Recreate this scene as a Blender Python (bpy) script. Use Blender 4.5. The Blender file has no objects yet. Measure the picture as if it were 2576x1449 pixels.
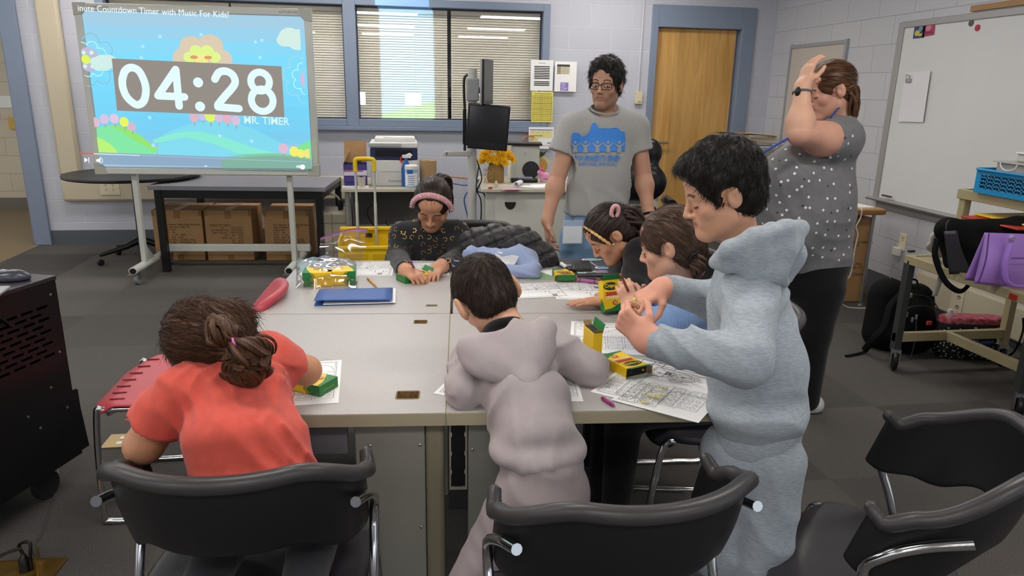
import bpy, bmesh, math, random
import numpy as np
from mathutils import Vector, Matrix

# ---------------------------------------------------------------- camera
SC = bpy.context.scene
COL = SC.collection
FPX, PW, PH = 1800.0, 2576.0, 1449.0
_p = math.atan(500 / FPX); _rho = .0194; _yaw = math.radians(8.77)
CAMH = 1.45
_fw = np.array([math.sin(_yaw) * math.cos(_p), math.cos(_yaw) * math.cos(_p), -math.sin(_p)])
_r0 = np.array([math.cos(_yaw), -math.sin(_yaw), 0]); _u0 = np.cross(_r0, _fw)
_r = _r0 * math.cos(_rho) + _u0 * math.sin(_rho); _u = -_r0 * math.sin(_rho) + _u0 * math.cos(_rho)
cam_data = bpy.data.cameras.new('camera'); cam = bpy.data.objects.new('camera', cam_data); COL.objects.link(cam)
cam_data.sensor_width = 36; cam_data.lens = FPX / PW * 36; cam_data.clip_end = 60; cam_data.clip_start = .05
cam.matrix_world = Matrix(((_r[0], _u[0], -_fw[0], 0), (_r[1], _u[1], -_fw[1], 0), (_r[2], _u[2], -_fw[2], CAMH), (0, 0, 0, 1)))
SC.camera = cam
SC.view_settings.view_transform = 'Standard'; SC.view_settings.look = 'None'
SC.view_settings.gamma = 1; SC.view_settings.use_curve_mapping = False
SC.view_settings.exposure = 0.62

# survey helpers: a photo pixel seen on a horizontal plane / a plane of constant depth / a side plane
_C = np.array([0, 0, CAMH])
def _ray(x, y): return _fw + _r * ((x - PW / 2) / FPX) - _u * ((y - PH / 2) / FPX)
def PZ(x, y, z): d = _ray(x, y); return Vector(_C + d * (z - CAMH) / d[2])
def PY(x, y, Y): d = _ray(x, y); return Vector(_C + d * Y / d[1])
def PX(x, y, X): d = _ray(x, y); return Vector(_C + d * X / d[0])
V = lambda *a: Vector(a)

# ---------------------------------------------------------------- ambient world fill
world = bpy.data.worlds.new('world'); SC.world = world; world.use_nodes = True
world.node_tree.nodes['Background'].inputs[0].default_value = (.86, .93, 1, 1)
world.node_tree.nodes['Background'].inputs[1].default_value = .55  # added soft fill, coming in where the room is left open

# ---------------------------------------------------------------- materials
def lin(c):
    if isinstance(c, str):
        c = [int(c[i:i + 2], 16) / 255 for i in (0, 2, 4)]
        c = [v / 12.92 if v <= .04045 else ((v + .055) / 1.055) ** 2.4 for v in c]
    return (c[0], c[1], c[2], 1)
_MATS = {}
def M(name, col='888888', rough=.5, metal=0., spec=.5, bump=0., bscale=200., noise=0., nscale=8., col2=None,
      emit=0., alpha=1., trans=0., ior=1.45, coat=0., vcol=False, sheen=0., stretch=(1, 1, 1), coords='Object', detail=3, bdist=.004):
    if name in _MATS: return _MATS[name]
    m = bpy.data.materials.new(name); m.use_nodes = True; nt = m.node_tree; N = nt.nodes; L = nt.links
    b = N['Principled BSDF']; b.inputs['Base Color'].default_value = lin(col)
    b.inputs['Roughness'].default_value = rough; b.inputs['Metallic'].default_value = metal
    b.inputs['Specular IOR Level'].default_value = spec; b.inputs['IOR'].default_value = ior
    b.inputs['Transmission Weight'].default_value = trans; b.inputs['Alpha'].default_value = alpha
    b.inputs['Coat Weight'].default_value = coat; b.inputs['Coat Roughness'].default_value = .1
    b.inputs['Sheen Weight'].default_value = sheen; b.inputs['Sheen Roughness'].default_value = .5
    if emit: b.inputs['Emission Color'].default_value = lin(col); b.inputs['Emission Strength'].default_value = emit
    tc = N.new('ShaderNodeTexCoord'); mp = N.new('ShaderNodeMapping'); mp.inputs['Scale'].default_value = stretch
    L.new(tc.outputs[coords], mp.inputs[0])
    src = None
    if vcol:
        a = N.new('ShaderNodeAttribute'); a.attribute_name = 'Col'; src = a.outputs['Color']
    if noise or col2:
        n = N.new('ShaderNodeTexNoise'); n.inputs['Scale'].default_value = nscale; n.inputs['Detail'].default_value = detail
        L.new(mp.outputs[0], n.inputs['Vector'])
        mx = N.new('ShaderNodeMix'); mx.data_type = 'RGBA'
        cr = N.new('ShaderNodeMapRange'); cr.inputs[1].default_value = .35; cr.inputs[2].default_value = .65
        L.new(n.outputs['Fac'], cr.inputs[0]); L.new(cr.outputs[0], mx.inputs[0])
        if src is not None:
            sc_ = N.new('ShaderNodeMix'); sc_.data_type = 'RGBA'; sc_.blend_type = 'MULTIPLY'; sc_.inputs[0].default_value = 1
            L.new(src, sc_.inputs[6]); k = 1 - noise; sc_.inputs[7].default_value = (k, k, k, 1)
            L.new(src, mx.inputs[6]); L.new(sc_.outputs[2], mx.inputs[7])
        else:
            c1 = lin(col); c2 = lin(col2) if col2 else tuple(v * (1 - noise) for v in c1[:3]) + (1,)
            mx.inputs[6].default_value = c1; mx.inputs[7].default_value = c2
        src = mx.outputs[2]
    if src is not None: L.new(src, b.inputs['Base Color'])
    if bump:
        n2 = N.new('ShaderNodeTexNoise'); n2.inputs['Scale'].default_value = bscale; n2.inputs['Detail'].default_value = 3
        L.new(mp.outputs[0], n2.inputs['Vector'])
        bp = N.new('ShaderNodeBump'); bp.inputs['Strength'].default_value = bump; bp.inputs['Distance'].default_value = bdist
        L.new(n2.outputs['Fac'], bp.inputs['Height']); L.new(bp.outputs[0], b.inputs['Normal'])
    _MATS[name] = m
    return m

# ---------------------------------------------------------------- object bookkeeping
def tag(o, label=None, cat=None, group=None, kind=None):
    if label: o['label'] = label
    if cat: o['category'] = cat
    if group: o['group'] = group
    if kind: o['kind'] = kind
    return o
def thing(name, label, cat, loc=(0, 0, 0), rz=0., group=None):
    o = bpy.data.objects.new(name, None); COL.objects.link(o)
    o.location = loc; o.rotation_euler = (0, 0, rz); o.empty_display_size = .05
    return tag(o, label, cat, group)
def frame(o):
    B = Matrix.Translation(o.location) @ o.rotation_euler.to_matrix().to_4x4()
    return frame(o.parent) @ o.matrix_parent_inverse @ B if o.parent else B
def put(name, me, parent=None, world_=False, label=None):
    o = bpy.data.objects.new(name, me); COL.objects.link(o)
    if parent is not None:
        o.parent = parent
        if world_:
            o.matrix_parent_inverse = frame(parent).inverted()
    if label: o['label'] = label
    return o
def kids(o): return [c for c in bpy.data.objects if c.parent is o]
def dup(root, loc=None, rz=None, label=None, group=None, parent=None, off=None):
    r = root.copy(); COL.objects.link(r)
    if parent is not None: r.parent = parent
    if off is not None: r.location = root.location + Vector(off)
    if loc is not None: r.location = loc
    if rz is not None: r.rotation_euler = (0, 0, rz)
    if label: r['label'] = label
    if group: r['group'] = group
    for c in kids(root): dup(c, parent=r)
    return r

# ---------------------------------------------------------------- mesh builder
def ax(d):
    d = Vector(d).normalized(); h = V(0, 0, 1) if abs(d.z) < .95 else V(1, 0, 0)
    a = d.cross(h).normalized(); return a, d.cross(a)
def spline(pts, n=6, closed=False):
    P = [Vector(p) for p in pts]; out = []; m = len(P)
    for i in range(m if closed else m - 1):
        p0 = P[(i - 1) % m] if closed or i > 0 else P[0] * 2 - P[1]; p1 = P[i]; p2 = P[(i + 1) % m]
        p3 = P[(i + 2) % m] if closed or i < m - 2 else P[-1] * 2 - P[-2]
        for k in range(n):
            t = k / n
            out.append(.5 * ((2 * p1) + (p2 - p0) * t + (2 * p0 - 5 * p1 + 4 * p2 - p3) * t * t + (3 * p1 - p0 - 3 * p2 + p3) * t ** 3))
    if not closed: out.append(P[-1])
    return out
def rrect(w, h, r, n=4):
    o = []
    for cx, cy, a0 in ((w / 2 - r, h / 2 - r, 0), (-w / 2 + r, h / 2 - r, 90), (-w / 2 + r, -h / 2 + r, 180), (w / 2 - r, -h / 2 + r, 270)):
        for k in range(n + 1):
            a = math.radians(a0 + 90 * k / n); o.append((cx + r * math.cos(a), cy + r * math.sin(a)))
    return o
def T(x=0, y=0, z=0, rx=0, ry=0, rz=0):
    return Matrix.Translation((x, y, z)) @ Matrix.Rotation(rz, 4, 'Z') @ Matrix.Rotation(ry, 4, 'Y') @ Matrix.Rotation(rx, 4, 'X')
class MB:
    def __init__(s, X=None): s.v = []; s.f = []; s.mi = []; s.X = X or Matrix(); s.m = 0
    def add(s, vs, fs, X=None):
        b = len(s.v); X = s.X @ X if X is not None else s.X
        s.v += [X @ Vector(p) for p in vs]; s.f += [tuple(b + i for i in f) for f in fs]; s.mi += [s.m] * len(fs); return s
    def box(s, c, d, X=None):
        e = (len(s.v) // 8 % 7) * .00007 * (min(d) > .001); x, y, z = d[0] / 2 + e, d[1] / 2 + e, d[2] / 2 + e
        vs = [(c[0] + i * x, c[1] + j * y, c[2] + k * z) for i in (-1, 1) for j in (-1, 1) for k in (-1, 1)]
        return s.add(vs, [(0, 1, 3, 2), (4, 6, 7, 5), (0, 4, 5, 1), (2, 3, 7, 6), (0, 2, 6, 4), (1, 5, 7, 3)], X)
    def bb(s, a, b, X=None): return s.box([(a[i] + b[i]) / 2 for i in range(3)], [abs(a[i] - b[i]) for i in range(3)], X)
    def bar(s, a, b, w, h=None, up=None):
        a = Vector(a); b = Vector(b); d = b - a; h = h or w
        if up is None: p, q = ax(d)
        else: p = d.cross(Vector(up)).normalized(); q = p.cross(d).normalized()
        vs = [c + p * i * w / 2 + q * j * h / 2 for c in (a, b) for i, j in ((-1, -1), (1, -1), (1, 1), (-1, 1))]
        return s.add(vs, [(3, 2, 1, 0), (4, 5, 6, 7), (0, 1, 5, 4), (1, 2, 6, 5), (2, 3, 7, 6), (3, 0, 4, 7)])
    def tube(s, pts, r, n=10, cap=True, flat=1., closed=False, nrm=None):
        P = [Vector(p) for p in pts]; m = len(P); R = r if isinstance(r, (list, tuple)) else [r] * m
        vs = []; fs = []; pa = None
        for i, p in enumerate(P):
            d = (P[(i + 1) % m] - P[i - 1]) if closed else (P[min(i + 1, m - 1)] - P[max(i - 1, 0)])
            if d.length < 1e-9: d = V(0, 0, 1)
            d.normalize()
            if nrm is not None: a = Vector(nrm); a = (a - d * a.dot(d)).normalized()
            elif pa is None: a, _ = ax(d)
            else: a = (pa - d * pa.dot(d)).normalized()
            pa = a; b = d.cross(a)
            for k in range(n):
                t = 2 * math.pi * k / n; vs.append(p + (a * math.cos(t) * flat + b * math.sin(t)) * R[i])
        for i in range(m if closed else m - 1):
            j = (i + 1) % m
            for k in range(n): fs.append((i * n + k, i * n + (k + 1) % n, j * n + (k + 1) % n, j * n + k))
        if cap and not closed: fs.append(tuple(range(n - 1, -1, -1))); fs.append(tuple((m - 1) * n + k for k in range(n)))
        return s.add(vs, fs)
    def lathe(s, prof, n=24, X=None, a0=0, a1=2 * math.pi):
        full = abs(a1 - a0 - 2 * math.pi) < 1e-6; m = n if full else n + 1; vs = []; fs = []
        for r, z in prof:
            for k in range(m):
                t = a0 + (a1 - a0) * k / n; vs.append((r * math.cos(t), r * math.sin(t), z))
        for i in range(len(prof) - 1):
            for k in range(n):
                k2 = (k + 1) % m
                fs.append((i * m + k, i * m + k2, (i + 1) * m + k2, (i + 1) * m + k))
        if full:
            if prof[0][0] > 1e-6: fs.append(tuple(range(m - 1, -1, -1)))
            if prof[-1][0] > 1e-6: fs.append(tuple((len(prof) - 1) * m + k for k in range(m)))
        return s.add(vs, fs, X)
    def prism(s, poly, z0, z1, X=None):
        n = len(poly); vs = [(p[0], p[1], z0) for p in poly] + [(p[0], p[1], z1) for p in poly]
        return s.add(vs, [tuple(range(n - 1, -1, -1)), tuple(range(n, 2 * n))] + [(i, (i + 1) % n, n + (i + 1) % n, n + i) for i in range(n)], X)
    def ell(s, c, r, n=16, X=None):
        prof = [(max(math.sin(math.pi * i / (n // 2)), 0), -math.cos(math.pi * i / (n // 2))) for i in range(n // 2 + 1)]
        Y = Matrix.Translation(c) @ Matrix.Diagonal((r[0], r[1], r[2], 1)); return s.lathe(prof, n, (X @ Y) if X is not None else Y)
    def grid(s, fn, nu, nv, X=None):
        vs = [fn(i / nu, j / nv) for i in range(nu + 1) for j in range(nv + 1)]; w = nv + 1
        return s.add(vs, [(i * w + j, (i + 1) * w + j, (i + 1) * w + j + 1, i * w + j + 1) for i in range(nu) for j in range(nv)], X)
    def poly(s, pts, X=None): return s.add(pts, [tuple(range(len(pts)))], X)
    def stroke(s, pts, w, closed=False, z=0, X=None, n=6):
        P = [Vector((p[0], p[1])) for p in pts]; m = len(P)
        for i in range(m if closed else m - 1):
            a = P[i]; b = P[(i + 1) % m]; d = b - a
            if d.length < 1e-9: continue
            t0 = math.atan2(d.y, d.x)
            q = [(b.x + w / 2 * math.cos(t0 - math.pi / 2 + math.pi * k / n), b.y + w / 2 * math.sin(t0 - math.pi / 2 + math.pi * k / n), z) for k in range(n + 1)]
            q += [(a.x + w / 2 * math.cos(t0 + math.pi / 2 + math.pi * k / n), a.y + w / 2 * math.sin(t0 + math.pi / 2 + math.pi * k / n), z) for k in range(n + 1)]
            s.add(q, [tuple(range(len(q)))], X); z += 1e-6
        return s
    def build(s, name, mats, parent=None, bev=0., smooth=None, seg=2, sub=0, solid=0., world=False, label=None, soff=0.):
        me = bpy.data.meshes.new(name); me.from_pydata([tuple(p) for p in s.v], [], s.f)
        mats = mats if isinstance(mats, (list, tuple)) else [mats]
        for m in mats: me.materials.append(m)
        if any(s.mi): me.polygons.foreach_set('material_index', s.mi)
        bm = bmesh.new(); bm.from_mesh(me); bmesh.ops.recalc_face_normals(bm, faces=bm.faces); bm.to_mesh(me); bm.free()
        o = put(name, me, parent, world, label)
        if solid:
            md = o.modifiers.new('s', 'SOLIDIFY'); md.thickness = solid; md.offset = soff
        if bev:
            md = o.modifiers.new('b', 'BEVEL'); md.width = bev; md.segments = seg; md.limit_method = 'ANGLE'; md.angle_limit = math.radians(40); md.harden_normals = False
        if sub:
            md = o.modifiers.new('u', 'SUBSURF'); md.levels = sub; md.render_levels = sub
        if smooth is None: smooth = True
        if smooth: me.polygons.foreach_set('use_smooth', [True] * len(me.polygons)); me.set_sharp_from_angle(angle=math.radians(38))
        me.update()
        return o
_FONT = None
def text(name, s, size, mat_, X, parent=None, depth=.0, align='LEFT', bold=0., sx=1., world=False):
    c = bpy.data.curves.new(name, 'FONT'); c.body = s; c.size = size; c.align_x = align; c.extrude = depth; c.offset = bold; c.resolution_u = 3
    c.space_line = .95
    t = bpy.data.objects.new(name, c); COL.objects.link(t)
    me = bpy.data.meshes.new_from_object(t.evaluated_get(bpy.context.evaluated_depsgraph_get()))
    bpy.data.objects.remove(t); bpy.data.curves.remove(c)
    me.transform(X @ Matrix.Diagonal((sx, 1, 1, 1))); me.materials.clear(); me.materials.append(mat_)
    return put(name, me, parent, world)
def structure(name, mb, mat_, **k): return tag(mb.build(name, mat_, **k), kind='structure')
# ---------------------------------------------------------------- soft-body modelling: smooth union of rounded shapes, meshed with surface nets
A3 = lambda p: np.array([p[0], p[1], p[2]], float)
def _vn(X, Y, Z, s):
    X = X * s; Y = Y * s; Z = Z * s
    return (np.sin(X * 1.7 + np.sin(Y * 1.3 + 1.1) * 1.9 + Z * .6) + np.sin(Y * 1.9 + np.sin(Z * 1.4 + .3) * 1.7 - X * .5) + np.sin(Z * 1.6 + np.sin(X * 1.5 + 2.1) * 1.8 + Y * .4)) / 3
class SDF:
    def __init__(s): s.ops = []; s.post = []
    def cap(s, a, b, ra, rb=None, k=.02, n=None, f=1., sub=False):
        a = A3(a); b = A3(b); rb = ra if rb is None else rb; R = max(ra, rb) * max(1, f)
        ba = b - a; L2 = max(float(ba @ ba), 1e-12); nn = None
        if n is not None: nn = A3(n); nn = nn / np.linalg.norm(nn)
        def fn(X, Y, Z):
            px = X - a[0]; py = Y - a[1]; pz = Z - a[2]
            t = np.clip((px * ba[0] + py * ba[1] + pz * ba[2]) / L2, 0, 1)
            qx = px - t * ba[0]; qy = py - t * ba[1]; qz = pz - t * ba[2]
            if nn is not None:
                dn = qx * nn[0] + qy * nn[1] + qz * nn[2]; g = 1 / f - 1
                qx = qx + dn * g * nn[0]; qy = qy + dn * g * nn[1]; qz = qz + dn * g * nn[2]
                r = ra + t * (rb - ra); L = np.sqrt(qx * qx + qy * qy + qz * qz)
                return (L - r) * (min(f, 1) * .5 + .5 * min(1, 1)) if f < 1 else (L - r)
            return np.sqrt(qx * qx + qy * qy + qz * qz) - (ra + t * (rb - ra))
        s.ops.append((np.minimum(a, b) - R, np.maximum(a, b) + R, fn, k, sub)); return s
    def ell(s, c, r, R=None, k=.02, sub=False):
        c = A3(c); r = np.array(r, float); R = np.eye(3) if R is None else np.array(R, float)  # rows of R = local axes
        m = float(r.max()); ext = np.abs(R.T) @ r
        def fn(X, Y, Z):
            px = X - c[0]; py = Y - c[1]; pz = Z - c[2]; k0 = 0; k1 = 0
            for i in range(3):
                q = px * R[i, 0] + py * R[i, 1] + pz * R[i, 2]
                k0 = k0 + (q / r[i]) ** 2; k1 = k1 + (q / r[i] ** 2) ** 2
            k0 = np.sqrt(k0); return k0 * (k0 - 1) / np.sqrt(np.maximum(k1, 1e-9))
        s.ops.append((c - ext, c + ext, fn, k, sub)); return s
    def chain(s, pts, rs, k=.02, n=None, f=1.):
        for i in range(len(pts) - 1): s.cap(pts[i], pts[i + 1], rs[i], rs[i + 1], k, n, f)
        return s
    def cut(s, p, n, k=.0):      # remove the side n points to
        p = A3(p); n = A3(n); n = n / np.linalg.norm(n)
        s.post.append(lambda D, X, Y, Z: np.maximum(D, (X - p[0]) * n[0] + (Y - p[1]) * n[1] + (Z - p[2]) * n[2])); return s
    def lcut(s, p, n, R):     # local cut: a plane that only acts within radius R of p (sleeve ends, hems)
        p = A3(p); n = A3(n); n = n / np.linalg.norm(n)
        def g(D, X, Y, Z):
            d = (X - p[0]) * n[0] + (Y - p[1]) * n[1] + (Z - p[2]) * n[2]
            q = np.sqrt((X - p[0] - n[0] * R * .8) ** 2 + (Y - p[1] - n[1] * R * .8) ** 2 + (Z - p[2] - n[2] * R * .8) ** 2)
            return np.where(q < R, np.maximum(D, d), D)
        s.post.append(g); return s
    def disp(s, fn): s.post.append(lambda D, X, Y, Z: D + fn(X, Y, Z)); return s
    def folds(s, amp, d, freq, w=.5, mask=None):
        """cloth folds running across direction d"""
        d = A3(d); d = d / np.linalg.norm(d)
        def g(X, Y, Z):
            t = (X * d[0] + Y * d[1] + Z * d[2]) * freq + 1.6 * _vn(X, Y, Z, freq * .16) * w * 4
            v = np.sin(t); v = (1 - np.abs(v)) ** 1.5 - .35
            m = .45 + .55 * _vn(X + 3, Y + 1, Z, freq * .13)
            if mask is not None: m = m * mask(X, Y, Z)
            return -amp * v * m
        return s.disp(g)
    def mesh(s, h):
        lo = np.min([o[0] for o in s.ops if not o[4]], 0) - 4 * h; hi = np.max([o[1] for o in s.ops if not o[4]], 0) + 4 * h
        n = np.ceil((hi - lo) / h).astype(int) + 1
        X = [(lo[i] + h * np.arange(n[i])).astype(np.float32) for i in range(3)]
        D = np.full(tuple(n), .2, np.float32)
        for a, b, fn, k, sub in s.ops:
            mg = k + 4 * h + .004
            i0 = np.maximum(np.floor((a - mg - lo) / h).astype(int), 0); i1 = np.minimum(np.ceil((b + mg - lo) / h).astype(int) + 1, n)
            if (i1 <= i0).any(): continue
            sl = tuple(slice(i0[i], i1[i]) for i in range(3))
            d = fn(X[0][sl[0]][:, None, None], X[1][sl[1]][None, :, None], X[2][sl[2]][None, None, :]).astype(np.float32)
            c = D[sl]; kk = max(k, 1e-5)
            if sub: d = -d; e = np.maximum(kk - np.abs(c - d), 0) / kk; D[sl] = np.maximum(c, d) + e * e * kk * .25
            else: e = np.maximum(kk - np.abs(c - d), 0) / kk; D[sl] = np.minimum(c, d) - e * e * kk * .25
        for p in s.post: D = p(D, X[0][:, None, None], X[1][None, :, None], X[2][None, None, :]).astype(np.float32)
        for ax_ in range(3):
            for e in (0, -1):
                sl = [slice(None)] * 3; sl[ax_] = e; D[tuple(sl)] = np.maximum(D[tuple(sl)], h)
        return nets(D, lo, h)
def nets(D, lo, h):
    S = D < 0
    c = [S[i:S.shape[0] - 1 + i, j:S.shape[1] - 1 + j, k:S.shape[2] - 1 + k] for i in (0, 1) for j in (0, 1) for k in (0, 1)]
    anyc = c[0].copy(); allc = c[0].copy()
    for q in c[1:]: anyc |= q; allc &= q
    I = np.argwhere(anyc & ~allc); idx = -np.ones(anyc.shape, np.int64); idx[tuple(I.T)] = np.arange(len(I))
    acc = np.zeros((len(I), 3)); cnt = np.zeros(len(I))
    for i in (0, 1):
        for j in (0, 1):
            for a in range(3):
                o1 = [0, 0, 0]; o1[(a + 1) % 3] = i; o1[(a + 2) % 3] = j; o2 = list(o1); o2[a] = 1
                va = D[I[:, 0] + o1[0], I[:, 1] + o1[1], I[:, 2] + o1[2]].astype(float); vb = D[I[:, 0] + o2[0], I[:, 1] + o2[1], I[:, 2] + o2[2]].astype(float)
                m = (va < 0) != (vb < 0); t = np.where(m, va / np.where(m, va - vb, 1), 0)
                P = np.array(o1)[None, :] + t[:, None] * (np.array(o2) - np.array(o1))[None, :]
                acc[m] += P[m]; cnt[m] += 1
    v = lo + h * (I + acc / cnt[:, None]); F = []
    for a in range(3):
        b, d = (a + 1) % 3, (a + 2) % 3
        s0 = [slice(None)] * 3; s1 = [slice(None)] * 3; s0[a] = slice(0, -1); s1[a] = slice(1, None)
        S0 = S[tuple(s0)]; X = S0 != S[tuple(s1)]
        E = np.argwhere(X); E = E[(E[:, b] > 0) & (E[:, d] > 0) & (E[:, b] < D.shape[b] - 1) & (E[:, d] < D.shape[d] - 1)]
        def at(db, dd): q = E.copy(); q[:, b] += db; q[:, d] += dd; return idx[q[:, 0], q[:, 1], q[:, 2]]
        q = np.stack([at(-1, -1), at(0, -1), at(0, 0), at(-1, 0)], 1); fl = ~S0[tuple(E.T)]
        q[fl] = q[fl][:, ::-1]; F.append(q)
    F = np.concatenate(F); F = F[(F >= 0).all(1)]
    # two smoothing steps
    for _ in range(2):
        s_ = np.zeros_like(v); c_ = np.zeros(len(v))
        for k in range(4):
            np.add.at(s_, F[:, k], v[F[:, (k + 1) % 4]]); np.add.at(c_, F[:, k], 1)
            np.add.at(s_, F[:, k], v[F[:, (k - 1) % 4]]); np.add.at(c_, F[:, k], 1)
        v = np.where(c_[:, None] > 0, .5 * v + .5 * s_ / np.maximum(c_, 1)[:, None], v)
    return v, F
def join(parts):
    vs = []; fs = []; b = 0
    for v, f in parts: vs.append(v); fs.append(f + b); b += len(v)
    return np.concatenate(vs), np.concatenate(fs)
def npmesh(name, vf, mats, parent=None, col=None, label=None, mi=None, uv=None):
    v, f = vf; me = bpy.data.meshes.new(name); nf = len(f)
    me.vertices.add(len(v)); me.vertices.foreach_set('co', v.astype(np.float32).ravel())
    me.loops.add(nf * 4); me.loops.foreach_set('vertex_index', f.astype(np.int32).ravel())
    me.polygons.add(nf); me.polygons.foreach_set('loop_start', np.arange(0, nf * 4, 4, dtype=np.int32))
    for m in (mats if isinstance(mats, (list, tuple)) else [mats]): me.materials.append(m)
    me.polygons.foreach_set('use_smooth', np.ones(nf, bool))
    if mi is not None: me.polygons.foreach_set('material_index', mi.astype(np.int32))
    if col is not None:
        a = me.attributes.new('Col', 'FLOAT_COLOR', 'POINT'); c = np.ones((len(v), 4), np.float32); c[:, :3] = col; a.data.foreach_set('color', c.ravel())
    if uv is not None:
        a = me.attributes.new('flow', 'FLOAT_VECTOR', 'POINT'); a.data.foreach_set('vector', uv.astype(np.float32).ravel())
    me.update(calc_edges=True); me.validate()
    return put(name, me, parent, True, label)
# ---------------------------------------------------------------- setting
YB, XR, CEIL = 6.98, 3.643, 2.62
def pmat(h, r=.6): return M('paint_' + h, h, r)
def emat(h, s=1.): return M('glow_%s_%g' % (h, s), h, .4, emit=s)
def lightmat(name, col, s):
    m = bpy.data.materials.new(name); m.use_nodes = True; N = m.node_tree.nodes; N.clear()
    e = N.new('ShaderNodeEmission'); e.inputs[0].default_value = lin(col); e.inputs[1].default_value = s
    o = N.new('ShaderNodeOutputMaterial'); m.node_tree.links.new(e.outputs[0], o.inputs[0]); return m
def block_mat(name, col, mort, axis, off=(0, 0)):
    m = bpy.data.materials.new(name); m.use_nodes = True; nt = m.node_tree; N = nt.nodes; L = nt.links; b = N['Principled BSDF']
    tc = N.new('ShaderNodeTexCoord'); sp = N.new('ShaderNodeSeparateXYZ'); cb = N.new('ShaderNodeCombineXYZ'); L.new(tc.outputs['Object'], sp.inputs[0])
    mp = N.new('ShaderNodeMapping'); mp.inputs['Location'].default_value = (off[0], off[1], 0)
    L.new(sp.outputs[axis], cb.inputs[0]); L.new(sp.outputs[2], cb.inputs[1]); L.new(cb.outputs[0], mp.inputs[0])
    br = N.new('ShaderNodeTexBrick'); L.new(mp.outputs[0], br.inputs['Vector'])
    for k, v in (('Scale', 1), ('Mortar Size', .004), ('Mortar Smooth', .5), ('Brick Width', .4064), ('Row Height', .2032), ('Bias', 0)): br.inputs[k].default_value = v
    br.offset = .5; c = lin(col); br.inputs['Color1'].default_value = c; br.inputs['Color2'].default_value = tuple(v * .95 for v in c[:3]) + (1,); br.inputs['Mortar'].default_value = lin(mort)
    n = N.new('ShaderNodeTexNoise'); n.inputs['Scale'].default_value = 60; L.new(tc.outputs['Object'], n.inputs['Vector'])
    ml = N.new('ShaderNodeMath'); ml.operation = 'MULTIPLY_ADD'; ml.inputs[1].default_value = .12; iv = N.new('ShaderNodeMath'); iv.operation = 'SUBTRACT'; iv.inputs[0].default_value = 1
    L.new(br.outputs['Fac'], iv.inputs[1]); L.new(n.outputs['Fac'], ml.inputs[0]); L.new(iv.outputs[0], ml.inputs[2])
    bp = N.new('ShaderNodeBump'); bp.inputs['Strength'].default_value = .6; bp.inputs['Distance'].default_value = .005
    L.new(ml.outputs[0], bp.inputs['Height']); L.new(bp.outputs[0], b.inputs['Normal']); L.new(br.outputs['Color'], b.inputs['Base Color'])
    b.inputs['Roughness'].default_value = .42
    return m
wall_m = block_mat('painted_block', 'bfc2cd', 'cfd2da', 0, (.05, 0)); wallr_m = block_mat('painted_block_side', 'c0c1c7', 'adaeb5', 1, (.1, 0))
hall_m = block_mat('hall_block', 'c9bda6', 'b3a78f', 0)
# carpet tiles: every tile a slightly different charcoal, fine pile ribs
cm = bpy.data.materials.new('carpet_tile'); cm.use_nodes = True; nt = cm.node_tree; N = nt.nodes; L = nt.links; b = N['Principled BSDF']
tc = N.new('ShaderNodeTexCoord'); mp = N.new('ShaderNodeMapping'); mp.inputs['Location'].default_value = (.33, .25, 0); mp.inputs['Scale'].default_value = (1 / .61,) * 3
L.new(tc.outputs['Object'], mp.inputs[0]); vf = N.new('ShaderNodeVectorMath'); vf.operation = 'FLOOR'; L.new(mp.outputs[0], vf.inputs[0])
wn = N.new('ShaderNodeTexWhiteNoise'); wn.noise_dimensions = '2D'; L.new(vf.outputs[0], wn.inputs['Vector'])
nz = N.new('ShaderNodeTexNoise'); nz.inputs['Scale'].default_value = 260; nz.inputs['Detail'].default_value = 2; L.new(tc.outputs['Object'], nz.inputs['Vector'])
mx = N.new('ShaderNodeMix'); mx.data_type = 'RGBA'; mx.inputs[6].default_value = lin('4d4a48'); mx.inputs[7].default_value = lin('625e5b'); L.new(wn.outputs['Value'], mx.inputs[0])
m2 = N.new('ShaderNodeMix'); m2.data_type = 'RGBA'; m2.blend_type = 'MULTIPLY'; m2.inputs[0].default_value = 1; L.new(mx.outputs[2], m2.inputs[6])
mr = N.new('ShaderNodeMapRange'); mr.inputs[1].default_value = .3; mr.inputs[2].default_value = .7; mr.inputs[3].default_value = .55; mr.inputs[4].default_value = 1.35; L.new(nz.outputs['Fac'], mr.inputs[0]); L.new(mr.outputs[0], m2.inputs[7])
L.new(m2.outputs[2], b.inputs['Base Color']); b.inputs['Roughness'].default_value = .95; b.inputs['Specular IOR Level'].default_value = .2
bp = N.new('ShaderNodeBump'); bp.inputs['Strength'].default_value = .8; bp.inputs['Distance'].default_value = .004; L.new(nz.outputs['Fac'], bp.inputs['Height']); L.new(bp.outputs[0], b.inputs['Normal'])
hallfloor_m = M('hall_carpet', '8a7a63', .95, noise=.3, nscale=90, spec=.1)  # hall carpet's brown also carries the warm light there
structure('floor', MB().bb((-3.29, -7, -.05), (XR + .2, YB + .2, 0)), cm)
structure('floor', MB().bb((-7, -7, -.05), (-3.29, 9.25, 0)), hallfloor_m)
structure('ceiling', MB().bb((-7, -7, CEIL), (XR + .2, 9.25, CEIL + .05)), M('ceiling_tile', 'e4e4e0', .9, noise=.06, nscale=70))
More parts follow.
